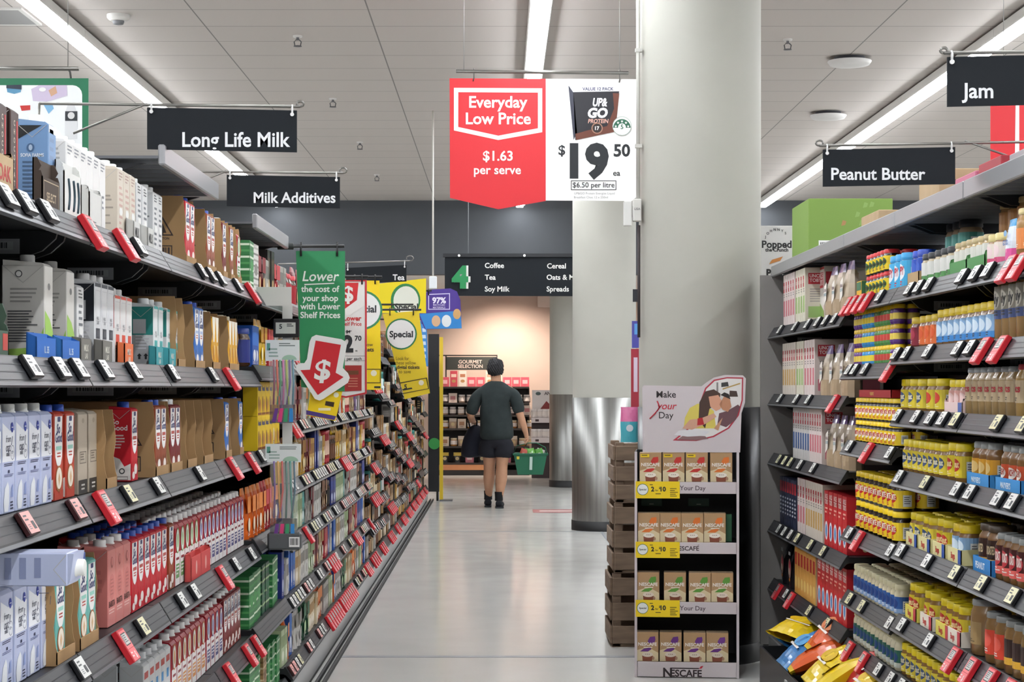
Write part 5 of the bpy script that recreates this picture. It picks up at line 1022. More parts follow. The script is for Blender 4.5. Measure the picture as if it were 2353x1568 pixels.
def run_shelf(Y0, Y1, z, zmax, specs, where, what, rnd, inset=.03, gapscale=1.0, deep=1):
    Y = Y0; i = 0
    while Y < Y1:
        kind, c, n = specs[i % len(specs)]; i += 1; p = coffee(kind, c, what)
        hh = p.h
        if hh > zmax: kind = 'box' if zmax > .17 else 'jar'; p = coffee(kind, c, what)
        sc_ = 1.0
        for q in range(n):
            if Y + p.w > Y1: return
            for dd in range(deep):
                o = p.put((XL - inset - p.d / 2 - rnd.random() * .012 - dd * (p.d + .014), Y + p.w / 2, z + .001), LEFT_RZ + rnd.uniform(-.05, .05))
                later(o, f'{c} {what} {kind}', where + (', second row' if dd else ''), what + ' ' + kind, f'{what} {kind}s')
            Y += p.w + .006
        Y += rnd.random() * .03 * gapscale
rn = random.Random(21)
def CW(i): return f'on the {LV[i]} coffee shelf'
# promotional bay behind the straw packs
PW = ['on the top', 'on the second', 'on the third', 'on the fourth', 'on the fifth', 'on the lowest']
def pr(i): return PW[i] + ' shelf behind the straws'
run_shelf(7.15, 8.18, PROMOZ[0], .25, [('pack', 'green', 1), ('pack', 'white', 1), ('bag', 'maroon', 2), ('box', 'grey', 1), ('brick', 'black', 2), ('bag', 'red', 2), ('box', 'kraft', 1)], pr(0), 'coffee', rn)
run_shelf(7.15, 8.18, PROMOZ[1], .25, [('jar', 'navy', 1), ('box', 'blue', 2), ('bag', 'yellow', 2), ('box', 'red', 2), ('box', 'white', 3)], pr(1), 'coffee', rn)
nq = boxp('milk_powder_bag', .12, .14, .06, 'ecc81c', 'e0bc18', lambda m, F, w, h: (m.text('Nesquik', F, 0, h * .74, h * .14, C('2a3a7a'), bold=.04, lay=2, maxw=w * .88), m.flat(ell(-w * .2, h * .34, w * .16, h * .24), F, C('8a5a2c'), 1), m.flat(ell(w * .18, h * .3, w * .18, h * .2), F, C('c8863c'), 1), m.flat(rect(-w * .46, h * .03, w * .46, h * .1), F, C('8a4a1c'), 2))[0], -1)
for o in fill(-1, nq, 592, 640, PROMOZ[2], 'yellow milk powder bag', pr(2), 'bag', 'yellow milk powder bags', stack=2, inset=.03): pass
run_shelf(7.75, 8.18, PROMOZ[2], .25, [('bag', 'gold', 2), ('box', 'grey', 2), ('bag', 'yellow', 2)], pr(2), 'coffee', rn)
run_shelf(7.15, 8.18, PROMOZ[3], .25, [('bag', 'orange', 5), ('bag', 'red', 2), ('bag', 'orange', 4)], pr(3), 'coffee', rn)
run_shelf(7.15, 8.18, PROMOZ[4], .28, [('pack', 'green', 3), ('pack', 'dark green', 2), ('pack', 'green', 4)], pr(4), 'coffee', rn, deep=2)
run_shelf(7.15, 8.18, PROMOZ[5], .3, [('pack', 'green', 3), ('pack', 'kraft', 1), ('pack', 'green', 6)], pr(5), 'coffee', rn, deep=2)
CO = [[('box', 'grey', 2), ('jar', 'red', 4), ('bag', 'maroon', 3), ('box', 'kraft', 3)], [('jar', 'gold', 4), ('bag', 'black', 3), ('box', 'red', 2), ('bag', 'kraft', 4)],
      [('bag', 'purple', 2), ('box', 'grey', 2), ('bag', 'maroon', 4), ('box', 'white', 2), ('bag', 'orange', 1), ('box', 'pale green', 1), ('tin', 'red', 3), ('bag', 'kraft', 4)],
      [('bag', 'yellow', 4), ('box', 'cream', 3), ('bag', 'gold', 3), ('bag', 'maroon', 2), ('box', 'gold', 2), ('brick', 'navy', 2), ('box', 'white', 2), ('bag', 'yellow', 2), ('tin', 'red', 3), ('jar', 'brown', 3)],
      [('brick', 'navy', 3), ('box', 'pale green', 5), ('brick', 'teal', 1), ('bag', 'grey', 3), ('box', 'maroon', 1), ('box', 'white', 4), ('bag', 'brown', 3), ('jar', 'black', 2)],
      [('brick', 'navy', 2), ('box', 'white', 1), ('brick', 'blue', 3), ('box', 'cream', 2), ('box', 'white', 3), ('bag', 'pale green', 3), ('box', 'maroon', 2), ('bag', 'cream', 3), ('box', 'red', 2)],
      [('box', 'pale green', 2), ('bag', 'orange', 1), ('brick', 'blue', 1), ('bag', 'white', 4), ('bag', 'dark green', 3), ('box', 'cream', 4), ('bag', 'orange', 3), ('box', 'grey', 3)]]
for i, z in enumerate(COFZ):
    gap = (COFZ[i - 1] - z - .04) if i else .25
    run_shelf(8.22, 13.38, z, min(gap - .005, .25), CO[i], CW(i), 'coffee', rn, deep=2 if i in (5, 6) else 1)
TO = [('box', 'kraft', 3), ('box', 'brown', 3), ('bag', 'black', 2), ('box', 'cream', 3), ('bag', 'brown', 3), ('box', 'white', 2), ('box', 'kraft', 3), ('tin', 'red', 2), ('bag', 'kraft', 3), ('box', 'grey', 2), ('brick', 'black', 2), ('box', 'gold', 2), ('tin', 'teal', 1), ('jar', 'brown', 3), ('box', 'cream', 2)]
for b in range(10):
    zs = TEAZ[b % 3]
    for i, z in enumerate(zs):
        gap = (zs[i - 1] - z - .04) if i else .25
        rn.shuffle(TO); run_shelf(13.43 + b * 1.02, 14.40 + b * 1.02, z, min(gap - .005, .25), TO, f'on the {LV[i]} tea shelf', 'tea', rn, gapscale=3.0)
for z, zz in ((1.75, 0), (1.4, 1), (1.05, 2), (.7, 3), (.35, 4)):
    for q in range(4):
        p = coffee('box', ('navy', 'red', 'white', 'green')[(q + zz) % 4], 'cereal'); o = p.put((XR_ + .03 + p.d / 2, 10.52 + q * .14, z + .001), RIGHT_RZ); later(o, 'cereal box half hidden', f'on the {LV[zz]} shelf behind the near pillar', 'cereal box', 'cereal boxes behind the near pillar')
for zz, z in enumerate((1.8, 1.4, 1.0, .6, .2)):
    for q in range(6):
        p = coffee('box', ('blue', 'red', 'purple', 'teal')[(q + zz) % 4], 'cereal'); o = p.put((XR_ + .03 + p.d / 2, 14.4 + q * .3, z + .001), RIGHT_RZ); later(o, 'cereal box', f'on the {LV[zz]} shelf between the two pillars', 'cereal box', 'cereal boxes between the pillars')
# flat box stacked above the top milk shelf, far end
o = M().box(-.09, -.06, 0, .09, .06, .11, C('4a2c30', .5)).lines(FR((0, -.06, 0)), -.07, .07, .03, .09, 3, C('b8a0a0'), 1).obj('chocolate_drink_box'); o.location = (-1.20, 7.05, 1.86 + .215); o.location.z = 1.861; tag(o, 'dark brown drink box standing at the far end of the top milk shelf', 'box')
# ---------------------------------------------------------------- cards on arms down the coffee side
def card_base(Y, label, x_arm0=-1.365, armz=None, xr=-.69, z0=1.95):
    pass
ARMK = C('17181a', .45)
def arm(o, ox, oz, Y, x1, z, hooks, z0=1.99):
    m = M(); m.tube([(-1.378 - ox, 0, z0 + .014 - oz), (-1.378 - ox, 0, z - oz), (x1 - ox, 0, z - oz)], .0075, ARMK, 8); m.obj('arm', o)
    M().tube([(-1.0 - ox, 0, z - oz), (-.93 - ox, 0, z - oz)], .016, C('1d2422', .6), 10).obj('clamp', o)
    for x in hooks: M().tube([(x - ox, -.004, z - oz - .045), (x - ox, -.006, z - oz - .02), (x - ox, -.002, z - oz), (x - ox, 0, z - oz + .018)], .005, ARMK, 6).obj('hook', o)
# green lower price card
Y = 8.205; kk = Y / FPX; X0_, Z0_ = px(680, 577, Y)
o = empty('promotion_card', (X0_, Y, Z0_), 'tall green Lower the cost of your shop card with a red dollar arrow', 'promotion card', None); F = FR((0, 0, 0))
g = lambda x, y: ((x - 680) * kk, (577 - y) * kk)
m = M(); m.slab([g(680, 577), g(692, 890), g(792, 900), g(793, 577)], F, .002, C('2b8a57', .45)); CW_ = C('eaf0ea', .5)
def tt(m, t, x, y, cap, mat=CW_, bold=.02, lay=1, mw=None, shear=0): a, b = g(x, y); m.text(t, F, a, b, cap * kk, mat, 'c', bold, lay, e=.001, maxw=mw * kk if mw else None, shear=shear)
tt(m, 'Lower', 736, 646, 23, bold=.01, mw=82, shear=.18); m.flat([g(699, 653), g(768, 650), g(768, 652.5), g(700, 655.5)], F, CW_, 1, .001)
for t, y, mw in (('the cost of', 671, 88), ('your shop', 692, 82), ('with Lower', 711, 92), ('Shelf Prices', 731, 96)): tt(m, t, 736, y, 14, bold=.022, mw=mw)
m.obj('green_panel', o); arm(o, X0_, Z0_, Y, px(791, 0, Y)[0], px(0, 566, Y)[1], [px(692, 0, Y)[0], px(775, 0, Y)[0]])
F2 = FR((0, -.012, 0)); outer = [g(*p) for p in ((712, 786), (717, 775), (727, 770), (785, 780), (795, 786), (797, 795), (788, 846), (800, 858), (804, 868), (800, 880), (744, 917), (735, 921), (724, 917), (692, 866), (680, 850), (682, 839), (690, 835), (700, 835), (706, 826))]
inn = [g(*p) for p in ((726, 783), (784, 793), (772, 857), (790, 867), (731, 908), (691, 851), (713, 850))]
m = M(); m.slab(outer[::-1], F2, .004, C('e2e4e2', .45)); m.flat(inn[::-1], F2, C('c8202c', .42), 1, .001); a, b = g(740, 872); m.text('$', F2, a, b, 44 * kk, C('e2e4e2'), 'c', .025, 2, e=.001, shear=.12, sx=1.15); m.obj('arrow_panel', o)
F3 = FR((0, .012, 0)); m = M(); m.slab([g(716, 880), g(705, 955), g(770, 968), g(790, 884)], F3, .002, YEL); m.flat([g(703, 943), g(703, 953), g(768, 966), g(772, 957)], F3, C('4f3a86'), 1, .001); m.flat([g(748, 922), g(746, 932), g(766, 936), g(768, 925)], F3, C('3a2a14'), 1, .001); m.flat(ell(*g(772, 908), 6 * kk), F3, C('f0ecd8'), 1, .001); a, b = g(745, 944); m.flat(rect(a - 14 * kk, b, a + 14 * kk, b + 6 * kk), F3, C('f4ecc8'), 1, .001); m.obj('yellow_flap', o)
def card(Y, quad, mat, label, deco, armz, hooks, x1):
    kk = Y / FPX; X0_, Z0_ = px(*quad[0], Y); o = empty('promotion_card', (X0_, Y, Z0_), label, 'promotion card', None); F = FR((0, 0, 0)); q0 = quad[0]
    g = lambda x, y: ((x - q0[0]) * kk, (q0[1] - y) * kk)
    m = M(); m.slab([g(*p) for p in quad], F, .002, mat)
    def tx(t, x, y, cap, mat=INK, bold=.02, lay=2, mw=None, shear=0, al='c'): a, b = g(x, y); m.text(t, F, a, b, cap * kk, mat, al, bold, lay, e=.001, maxw=mw * kk if mw else None, shear=shear)
    deco(m, F, g, tx, kk); m.obj('card_panel', o)
    z = px(0, armz, Y)[1]; m2 = M(); m2.tube([(-1.367 - X0_, 0, z - Z0_), (px(x1, 0, Y)[0] - X0_, 0, z - Z0_)], .007, ARMK, 8); m2.obj('arm', o)
    for x in hooks: a = px(x, 0, Y)[0]; M().tube([(a - X0_, -.004, z - Z0_ - .04), (a - X0_, -.005, z - Z0_), (a - X0_, 0, z - Z0_ + .014)], .0045, ARMK, 6).obj('hook', o)
    return o
def d1(m, F, g, tx, kk):
    m.flat([g(746, 650), g(746, 728), g(778, 728), g(835, 684), g(835, 650)], F, C('d02a30'), 1, .001); m.flat([g(800, 728), g(838, 702), g(838, 650), g(824, 650), g(820, 690), g(790, 712)], F, C('e6e4e0'), 2, .001); tx('$', 800, 692, 34, C('e6e4e0'), .025, 3)
    tx('Lower', 810, 737, 11, C('c8262c'), .03, mw=42); tx('Shelf Price', 806, 749, 9, C('c8262c'), .01, mw=50); tx('$4', 800, 766, 7, INK); m.flat([g(794, 762), g(808, 760), g(808, 761.5), g(794, 763.5)], F, INK, 3, .001)
    tx('2', 800, 808, 36, INK, .05, mw=24); tx('70', 823, 783, 11, INK, .03); tx('ea', 819, 808, 4, INK); m.ring([g(760, 818), g(760, 830), g(840, 830), g(840, 818)], [g(761, 819), g(761, 829), g(839, 829), g(839, 819)], F, C('9a9a9a'), 2, .001); tx('per each', 814, 828, 7, INK, .01, mw=38)
    m.flat([g(770, 840), g(770, 901), g(831, 898), g(831, 840)], F, C('a02a28'), 2, .001); m.flat([g(790, 852), g(790, 862), g(824, 861), g(824, 852)], F, C('6a3a1c'), 3, .001)
    for y in (869, 875, 881, 887): m.flat([g(800, y), g(800, y + 2), g(822, y + 2), g(822, y)], F, C('c8806a'), 3, .001)
    m.ring([g(746, 644), g(746, 905), g(795, 915), g(843, 905), g(843, 644)], [g(748, 647), g(748, 902), g(795, 911), g(839, 902), g(839, 647)], F, C('c02a34'), 4, .001)
card(9.2, [(746, 644), (746, 905), (795, 915), (843, 905), (843, 644)], C('e0dfdc', .5), 'white Lower Shelf Price card reading 2.70 with red border', d1, 636, [760, 832], 846)
def d2(m, F, g, tx, kk):
    m.flat(ell(*g(834, 713), 45 * kk, n=28), F, C('3a8a5a'), 1, .001); m.flat(ell(*g(834, 713), 40 * kk, n=28), F, C('e6e8e6'), 2, .001); tx('Special', 834, 718, 16, INK, .03, 3, mw=68)
    tx('yellow', 842, 796, 8, INK, .0, mw=36); tx('tickets', 842, 808, 9, INK, .02, mw=54); m.ring([g(800, 848), g(800, 881), g(875, 881), g(875, 848)], [g(802, 850), g(802, 879), g(873, 879), g(873, 850)], F, C('6a5a14'), 2, .001); m.flat(ell(*g(859, 858), 7 * kk), F, C('f0ecd0'), 2, .001); m.flat([g(860, 888), g(860, 892), g(874, 892), g(874, 888)], F, INK, 2, .001)
card(10.2, [(800, 645), (802, 897), (876, 896), (872, 645)], YEL, 'yellow Special card half hidden behind the white price card', d2, 637, [815, 862], 878)
def d3(m, F, g, tx, kk):
    m.flat(ell(*g(932, 690), 34 * kk, 38 * kk, n=28), F, C('2f8048'), 1, .001); m.flat(ell(*g(933, 692), 29 * kk, 34 * kk, n=28), F, C('dde0d4'), 2, .001); tx('Special', 934, 712, 14, INK, .03, 3, mw=56)
card(14.0, [(872, 652), (872, 720), (979, 720), (979, 640)], C('e8d414', .45), 'wide yellow Special poster behind the tilted yellow card', d3, 700, [900], 950)
def d4(m, F, g, tx, kk):
    R_ = lambda cx, cy, r, c, l: m.flat(ell(*g(cx, cy), r * kk, n=28), F, c, l, .001)
    R_(922, 768, 36, C('2c7a4c'), 1); R_(922, 768, 32.5, C('e4e6e4'), 2); tx('Special', 922, 775, 14, INK, .03, 3, mw=56, shear=.0)
    tx('Look for', 925, 828, 8, C('6a5a14'), .0, mw=30); tx('these yellow', 932, 838, 8, C('6a5a14'), .0, mw=48); tx('digital tickets', 938, 848, 8, INK, .02, mw=52); tx('to save', 930, 858, 8, C('6a5a14'), .0, mw=28)
    m.ring([g(917, 880), g(924, 906), g(986, 894), g(981, 868)], [g(919, 882), g(925, 904), g(984, 893), g(979, 870)], F, C('3a3214'), 2, .001); tx('5', 932, 894, 10, INK, .03); R_(968, 880, 6, C('f0ecd0'), 3); m.flat([g(924, 895), g(926, 898), g(948, 894), g(946, 891)], F, INK, 3, .001)
card(12.9, [(879, 722), (930, 918), (988, 904), (962, 714)], C('ead02a', .45), 'tilted yellow Special card with a green ringed white circle', d4, 712, [896, 950], 968)
def d5(m, F, g, tx, kk):
    m.flat([g(964, 722), g(978, 756), g(1061, 755), g(1058, 714)], F, C('2f86d0'), 1, .001); m.ring([g(*p) for p in ((984, 676), (984, 712), (1034, 712), (1034, 674))], [g(*p) for p in ((986, 678), (986, 710), (1032, 710), (1032, 676))], F, C('cfc8ec'), 1, .001)
    tx('97%', 1009, 697, 13, C('e8e4f8'), .04, mw=36); tx('RECYCLED', 1009, 703, 4, C('cfc8ec'), .02); tx('MATERIALS', 1009, 709, 4, C('cfc8ec'), .02)
    for x, y, r, c in ((1002, 738, 10, 'd8b08c'), (1026, 738, 11, 'dfe6ea'), (1050, 722, 9, 'd0a46a')): m.flat(ell(*g(x, y), r * kk, (r + 3) * kk), F, C(c), 2, .001)
card(15.0, [(966, 690), (964, 730), (976, 757), (1061, 755), (1058, 690), (1050, 670), (1035, 663), (985, 666)], C('4a3590', .45), 'purple and blue die-cut card reading 97 percent recycled materials', d5, 668, [985], 992)
def d6(m, F, g, tx, kk): [m.flat([g(970, y), g(971, y + 8), g(979, y + 8), g(978, y)], F, C('c8dcf0'), 1, .001) for y in (755, 770, 785, 800, 815)]
card(16.4, [(962, 738), (966, 842), (984, 842), (980, 738)], C('3f88cc', .45), 'narrow blue strip card behind the tilted yellow card', d6, 734, [970], 982)
# pendant cable with a white tag at the far end
o = empty('cable_pendant', (px(995, 0, 17)[0], 17, px(0, 664, 17)[1]), 'white hanging power cable ending in a small white socket block', 'pendant socket')
M().box(-.036, -.03, 0, .036, .03, .115, C('d8dde0', .4), .006).obj('socket', o); M().tube([(0, 0, .115), (0, 0, CEIL_Z - o.location.z)], .008, C('cfccc4')).obj('cable', o)
# ---------------------------------------------------------------- straw packs on the clip strip
Y = 7.36; q = lambda x, y: px(x, y, Y)
xs, zt = q(660, 735); o = empty('clip_strip', (xs, Y, 1.75), 'white clip strip with a small price screen that holds the straw packs', 'clip strip')
M().box(-.02, .004, -.93, .02, .008, .06, C('cfcfca', .5)).obj('strip', o); M().tube([(-.0, .006, .06), (-.005, .006, .10), (.0, .03, .10)], .003, C('d8d8d6')).obj('hook', o)
M().box(-.055, -.012, -.07, .05, .003, .005, C('17181a', .4), .003).obj('tag_frame', o); m = M(); Ft = FR((0, -.012, 0)); m.flat(rect(-.045, -.055, .035, -.01), Ft, C('b9bcb4'), 1); m.text('5', Ft, -.025, -.035, .018, INK, bold=.03, lay=2); m.lines(Ft, -.0, .03, -.03, -.015, 2, INK, 2); m.obj('tag_screen', o)
for i in range(6): M().box(-.014, -.012, -.10 - i * .14, .014, .003, -.095 - i * .14, C('b8b8b4')).obj('clip', o)
STR = ['8a2848', 'd8542c', '4fa06a', 'c86aa0', 'a8b848', '6a4a8a', '3a7a8a', 'd8a03c']
def straw_pack(x0, x1, ytop, yh, y1, ybot, label, cols, tint):
    Xa, Za = q(x0, ytop); o = empty('straw_pack', (q((x0 + x1) / 2, 0)[0], Y - .03, Za), label, 'straw pack'); w_ = (x1 - x0) * Y / FPX; z = lambda yy: q(0, yy)[1] - Za
    m = M(); F = FR((0, 0, 0)); m.slab([(-w_ / 2, z(yh)), (w_ / 2, z(yh)), (w_ / 2, 0), (-w_ / 2, 0)], F, .002, C('dfe4e2', .5)); m.lines(F, -w_ * .4, -w_ * .1, z(yh) * .9, z(yh) * .4, 3, C('9ab0a6'), 1); m.lines(F, -w_ * .1, w_ * .4, z(yh) * .35, z(yh) * .15, 2, C('6a7a74'), 1); m.flat(ell(w_ * .2, z(yh) * .95, w_ * .22, .02, 12, 0, math.pi), F, C('9fc0a8'), 1); m.flat(rect(-w_ * .46, z(yh) * .5, -w_ * .36, z(yh) * .15), F, C('5a9a88'), 1); m.obj('header_card', o)
    n = len(cols)
    for i, c in enumerate(cols):
        xa = -w_ * .26 + w_ * .56 * i / (n - 1); xb = xa + .012 * math.sin(i * 2.1); M().tube([(xa, .0, z(yh) + .004), (xa + .004, -.006, z(yh) * .5 + z(y1) * .5), (xb, -.003, z(y1))], .0042, C(c, .35), 7).obj('straw', o)
    m = M(); a = z(yh); b = z(ybot); P_ = [(-w_ * .36, a), (-w_ * .36, b), (w_ * .40, b), (w_ * .40, a)]
    film = clear('film', 'dcdfe2', .16, .12)
    for dy in (-.014, .010): m.poly([(x, dy + .003 * math.sin(i * 2), zz) for i, (x, zz) in enumerate(P_)], film)
    m.obj('bag_film', o); m = M(); F = FR((0, -.0155, 0)); hh = z(ybot) - z(y1)
    m.flat([(-w_ * .36, z(ybot)), (w_ * .40, z(ybot)), (w_ * .40, z(ybot) - hh * 1.0), (-w_ * .36, z(ybot) - hh * 1.0)], F, clear('film2', tint, .55, .2), 1)
    k = len(cols)
    for i, c in enumerate(cols[:4]): m.flat([(-w_ * .30 + w_ * .17 * i, z(ybot) + .004), (-w_ * .18 + w_ * .17 * i, z(ybot) + .004), (-w_ * .10 + w_ * .14 * i, z(ybot) - hh * .8), (-w_ * .20 + w_ * .14 * i, z(ybot) - hh * .8)], F, C(('6a3a8a', 'd8407a', '3a9a6a', '2f8ad0')[i]), 2)
    m.obj('printed_foot', o)
straw_pack(612, 690, 782, 830, 930, 972, 'upper clear pack of coloured straws with a white header card', STR[:7], '3a2a4a'); straw_pack(612, 694, 1020, 1062, 1190, 1252, 'lower clear pack of coloured straws with a white header card', [STR[5], STR[7], 'c84a3a', '2f6a5a', '3a8a7a', '2f5a6a'], '2a2a3a')
Xa, Za = q(655, 1262); o = empty('hook_base', (Xa, Y - .03, Za), 'grey plastic base with a barcode hanging under the lower straw pack', 'clip strip base')
M().box(-.066, -.02, 0, .07, .03, .07, C('55585b', .4), .008).obj('housing', o); M().barcode(FR((0, -.0215, 0)), .022, .012, .064, .052, 1).obj('barcode_label', o)
# white card on the shelf lip beside the green sign
o = M().slab(rect(0, 0, .14, .075), FR((0, 0, 0)), .002, C('d0cfca', .6)).obj('shelf_card'); o.location = (q(595, 0)[0] + .0, 7.28, q(0, 705)[1]); tag(o, 'blank pale card over the top shelf edge beside the green sign', 'card')
# ---------------------------------------------------------------- coffee display stand
BEFORE = set(COL.objects)
YN = 9.30; kn = YN / FPX; XN, _ = px(1577, 0, YN)
n_ = lambda x, y: (((x - 1577) * kn), EYE - (y - VY) * kn)
o = empty('display_stand', (XN, YN, 0), 'cardboard coffee display stand with four shelves of boxes by the pillar', 'display stand')
LIL = C('cfc7cb', .5); BLK = C('141416', .55); wL, wR = n_(1459, 0)[0], n_(1697, 0)[0]; D = .36
for s, x in ((0, wL), (1, wR)):
    m = M(); m.box(x - .006 if s else x, 0, 0, x if s else x + .006, D, 1.15, BLK); m.box(x - .012 if s else x - .001, -.002, 0, x + .001 if s else x + .012, .006, 1.15, LIL); m.obj('side_panel', o)
M().box(wL + .006, D - .006, 0, wR - .006, D, 1.15, BLK).obj('back_panel', o)
SH = [(1108, 1135), (1247, 1273), (1384, 1411), (1522, 1560)]
for i, (y0, y1) in enumerate(SH):
    z0, z1 = n_(0, y0)[1], max(.004, n_(0, y1)[1]); m = M(); m.box(wL + .006, .004, z0 - .006, wR - .006, D - .006, z0 - .002, BLK)
    sh = m.obj('shelf', o); m = M(); m.box(wL + .014, -.006, z1, wR - .012, .002, z0, LIL, .002); F = FR((0, -.006, 0)); zc = (z0 + z1) / 2
    if i in (0, 2): m.text('Your Day', F, n_(1562, 0)[0], zc - .012, .023, C('4a3c44'), 'l', .008, 1, maxw=.14)
    if i == 1: m.text('NESCAFE', F, n_(1606, 0)[0], zc - .012, .022, C('3a2c30'), 'r', .02, 1); m.flat([(n_(1601, 0)[0], zc + .014), (n_(1607, 0)[0], zc + .019), (n_(1605, 0)[0], zc + .014)], F, C('3a2c30'), 1)
    if i == 3:
        m.text('N', F, n_(1524, 0)[0], n_(0, 1557)[1] + .002, .045, C('2e2226'), 'l', .03, 1); m.text('ESCAFE', F, n_(1541, 0)[0], n_(0, 1556)[1] + .002, .034, C('2e2226'), 'l', .03, 1, maxw=.165); m.flat(rect(n_(1541, 0)[0], n_(0, 1537.5)[1], n_(1606, 0)[0], n_(0, 1535)[1]), F, C('2e2226'), 1); m.flat([(n_(1606, 0)[0], n_(0, 1537)[1]), (n_(1610, 0)[0], n_(0, 1531)[1]), (n_(1616, 0)[0], n_(0, 1530)[1]), (n_(1612, 0)[0], n_(0, 1536)[1])], F, C('c8283c'), 1)
    m.obj('front_strip', sh)
# header card
m = M(); hd = [n_(*p) for p in ((1477, 1040), (1700, 1040), (1703, 950), (1711, 925), (1713, 870), (1706, 863), (1665, 862), (1640, 868), (1622, 880), (1612, 888), (1480, 886), (1476, 890))]; F = FR((0, .012, 0)); m.slab(hd, F, .004, LIL)
def nt(t, x, y, cap, mat, bold=.01, sh=0, mw=None): a, b = n_(x, y); m.text(t, F, a, b, cap * kn, mat, 'c', bold, 1, shear=sh, e=.001, maxw=mw * kn if mw else None)
nt('Make', 1531, 914, 15, C('2a2226'), .012, mw=56); nt('your', 1531, 941, 16, C('c8283c'), .01, .25, mw=84); nt('Day', 1531, 962, 15, C('2a2226'), .004, mw=42)
m.tube([F[0] + F[1] * n_(x, y)[0] + F[2] * n_(x, y)[1] + V(0, -.002, 0) for x, y in ((1510, 922), (1516, 935), (1506, 950), (1493, 963))], .0035, C('c8283c'), 6)
leaf = [(1546, 1013), (1600, 1014), (1640, 1005), (1675, 985), (1697, 955), (1706, 920), (1707, 868), (1670, 867), (1640, 873), (1620, 892), (1608, 925), (1600, 960), (1575, 990)]
fl = lambda pts, c, l: m.flat([n_(*p) for p in pts], F, C(c), l, .0006)
fl(leaf[::-1], 'b8384a', 1); fl([(1556, 1010), (1600, 1011), (1638, 1002), (1672, 983), (1694, 953), (1703, 920), (1704, 871), (1670, 870), (1642, 876), (1623, 894), (1611, 926), (1603, 962), (1580, 990)][::-1], 'e4e2e0', 2)
fl([(1646, 905), (1646, 879), (1650, 879), (1650, 905)], '8a8684', 3); fl([(1660, 893), (1700, 880), (1700, 883), (1660, 896)], 'b89a5a', 3); fl([(1657, 890), (1657, 880), (1672, 878), (1674, 888)], '3a3a3a', 3); fl([(1675, 912), (1676, 898), (1692, 899), (1695, 912)], '4a3a34', 3)
fl([(1571, 985), (1574, 960), (1585, 938), (1603, 928), (1620, 930), (1640, 945), (1645, 985)], 'd8c860', 3); fl([(1605, 965), (1607, 925), (1620, 900), (1640, 895), (1655, 905), (1652, 925), (1630, 940), (1620, 985)], '4a342c', 4)
fl([(1628, 912), (1650, 908), (1660, 925), (1655, 940), (1645, 945), (1632, 935)], 'd8a084', 5); fl([(1652, 930), (1664, 910), (1676, 915), (1680, 935), (1672, 947), (1660, 942)], 'c08868', 5); fl([(1655, 908), (1664, 902), (1674, 906), (1678, 918), (1664, 912)], '2a2220', 6)
fl([(1648, 975), (1652, 950), (1670, 945), (1695, 930), (1700, 935), (1690, 965), (1668, 982)], '6a4a50', 4); fl([(1568, 985), (1585, 965), (1610, 962), (1640, 950), (1646, 958), (1620, 975), (1590, 988)], 'd0a088', 5); fl([(1602, 978), (1603, 962), (1614, 960), (1618, 976)], 'b8242c', 6); fl([(1640, 985), (1660, 960), (1650, 990)], 'c89878', 5)
fl([(1549, 1000), (1560, 990), (1600, 987), (1630, 992), (1618, 1002), (1580, 1004)], 'dcdce0', 6); fl([(1556, 1011), (1572, 1000), (1620, 1003), (1628, 1009), (1600, 1012)], '8a6a6a', 5)
m.obj('header_card', o)
def nbox(acc, foam):
    def f(m, F, w, h):
        m.flat([(-w * .49, .002), (w * .49, .002), (w * .49, h * .3), (0, h * .5), (-w * .49, h * .38)], F, C('dccda6'), 1)
        m.flat([(w * .02, h * .62), (w * .02, h * .72), (w * .12, h * .84), (w * .34, h * .86), (w * .36, h * .74), (w * .30, h * .62)], F, C(acc), 2); m.flat([(-w * .34, h * .34), (-w * .16, h * .44), (w * .14, h * .48), (w * .18, h * .42), (w * .02, h * .34)], F, C(acc), 2)
        m.text('NESCAFE', F, 0, h * .54, h * .11, C('f2ece4'), 'c', .03, 3, maxw=w * .86); m.flat(rect(-w * .18, h * .47, w * .22, h * .50), F, C('f0e4d4'), 3)
        m.flat([(-w * .22, .003), (w * .2, .003), (w * .24, h * .2), (-w * .24, h * .2)], F, C('8a4a34'), 3); m.flat(ell(0, h * .24, w * .25, h * .085), F, C(foam), 4); m.flat(ell(w * .26, h * .12, w * .06, h * .06), F, C('b08a70'), 3)
        for i in range(3): m.flat(rect(-w * .1 + i * w * .08, h * .24, -w * .06 + i * w * .08, h * .26), F, C('6a4030'), 5)
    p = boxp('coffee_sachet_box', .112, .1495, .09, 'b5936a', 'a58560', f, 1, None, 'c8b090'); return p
NB = [nbox('c8342c', 'efe6d8'), nbox('e07830', 'efe8dc'), nbox('5f9a3c', 'e6d8c8'), nbox('6a2f86', 'e0d4c4')]
ROWS = [(0, (1470, 1523, 1576, 1632), (0, 0, 0, 1)), (1, (1466, 1515, 1566, 1617), (1, 1, 1, 1)), (2, (1465, 1526, 1583, 1634), (2, 2, 2, 2)), (3, (1463, 1516, 1571, 1623), (3, 3, 3, 3))]
NAMES = ['red leaf coffee box', 'orange leaf coffee box', 'green leaf coffee box', 'purple leaf coffee box']
for r, xs_, ks in ROWS:
    z = n_(0, SH[r][0])[1]
    for c_, (x, k) in enumerate(zip(xs_, ks)):
        p = NB[k]; ob = p.put((XN + n_(x + 25, 0)[0], YN + .055 + .006 * (c_ % 2), z - .0015)); tag(ob, f'{NAMES[k]}, {ordw(c_ + 1)} from the crates, on the {LV[r]} shelf of the stand', 'coffee box', 'coffee boxes on the display stand')
        if r == 0 and c_ < 3: m = M(); m.flat(rect(-.05, .126, -.006, .142), FR((0, -.0455, 0)), C('e8c81c'), 6); m.lines(FR((0, -.0455, 0)), -.045, -.012, .130, .138, 1, INK, 7); m.obj('yellow_flash', ob)
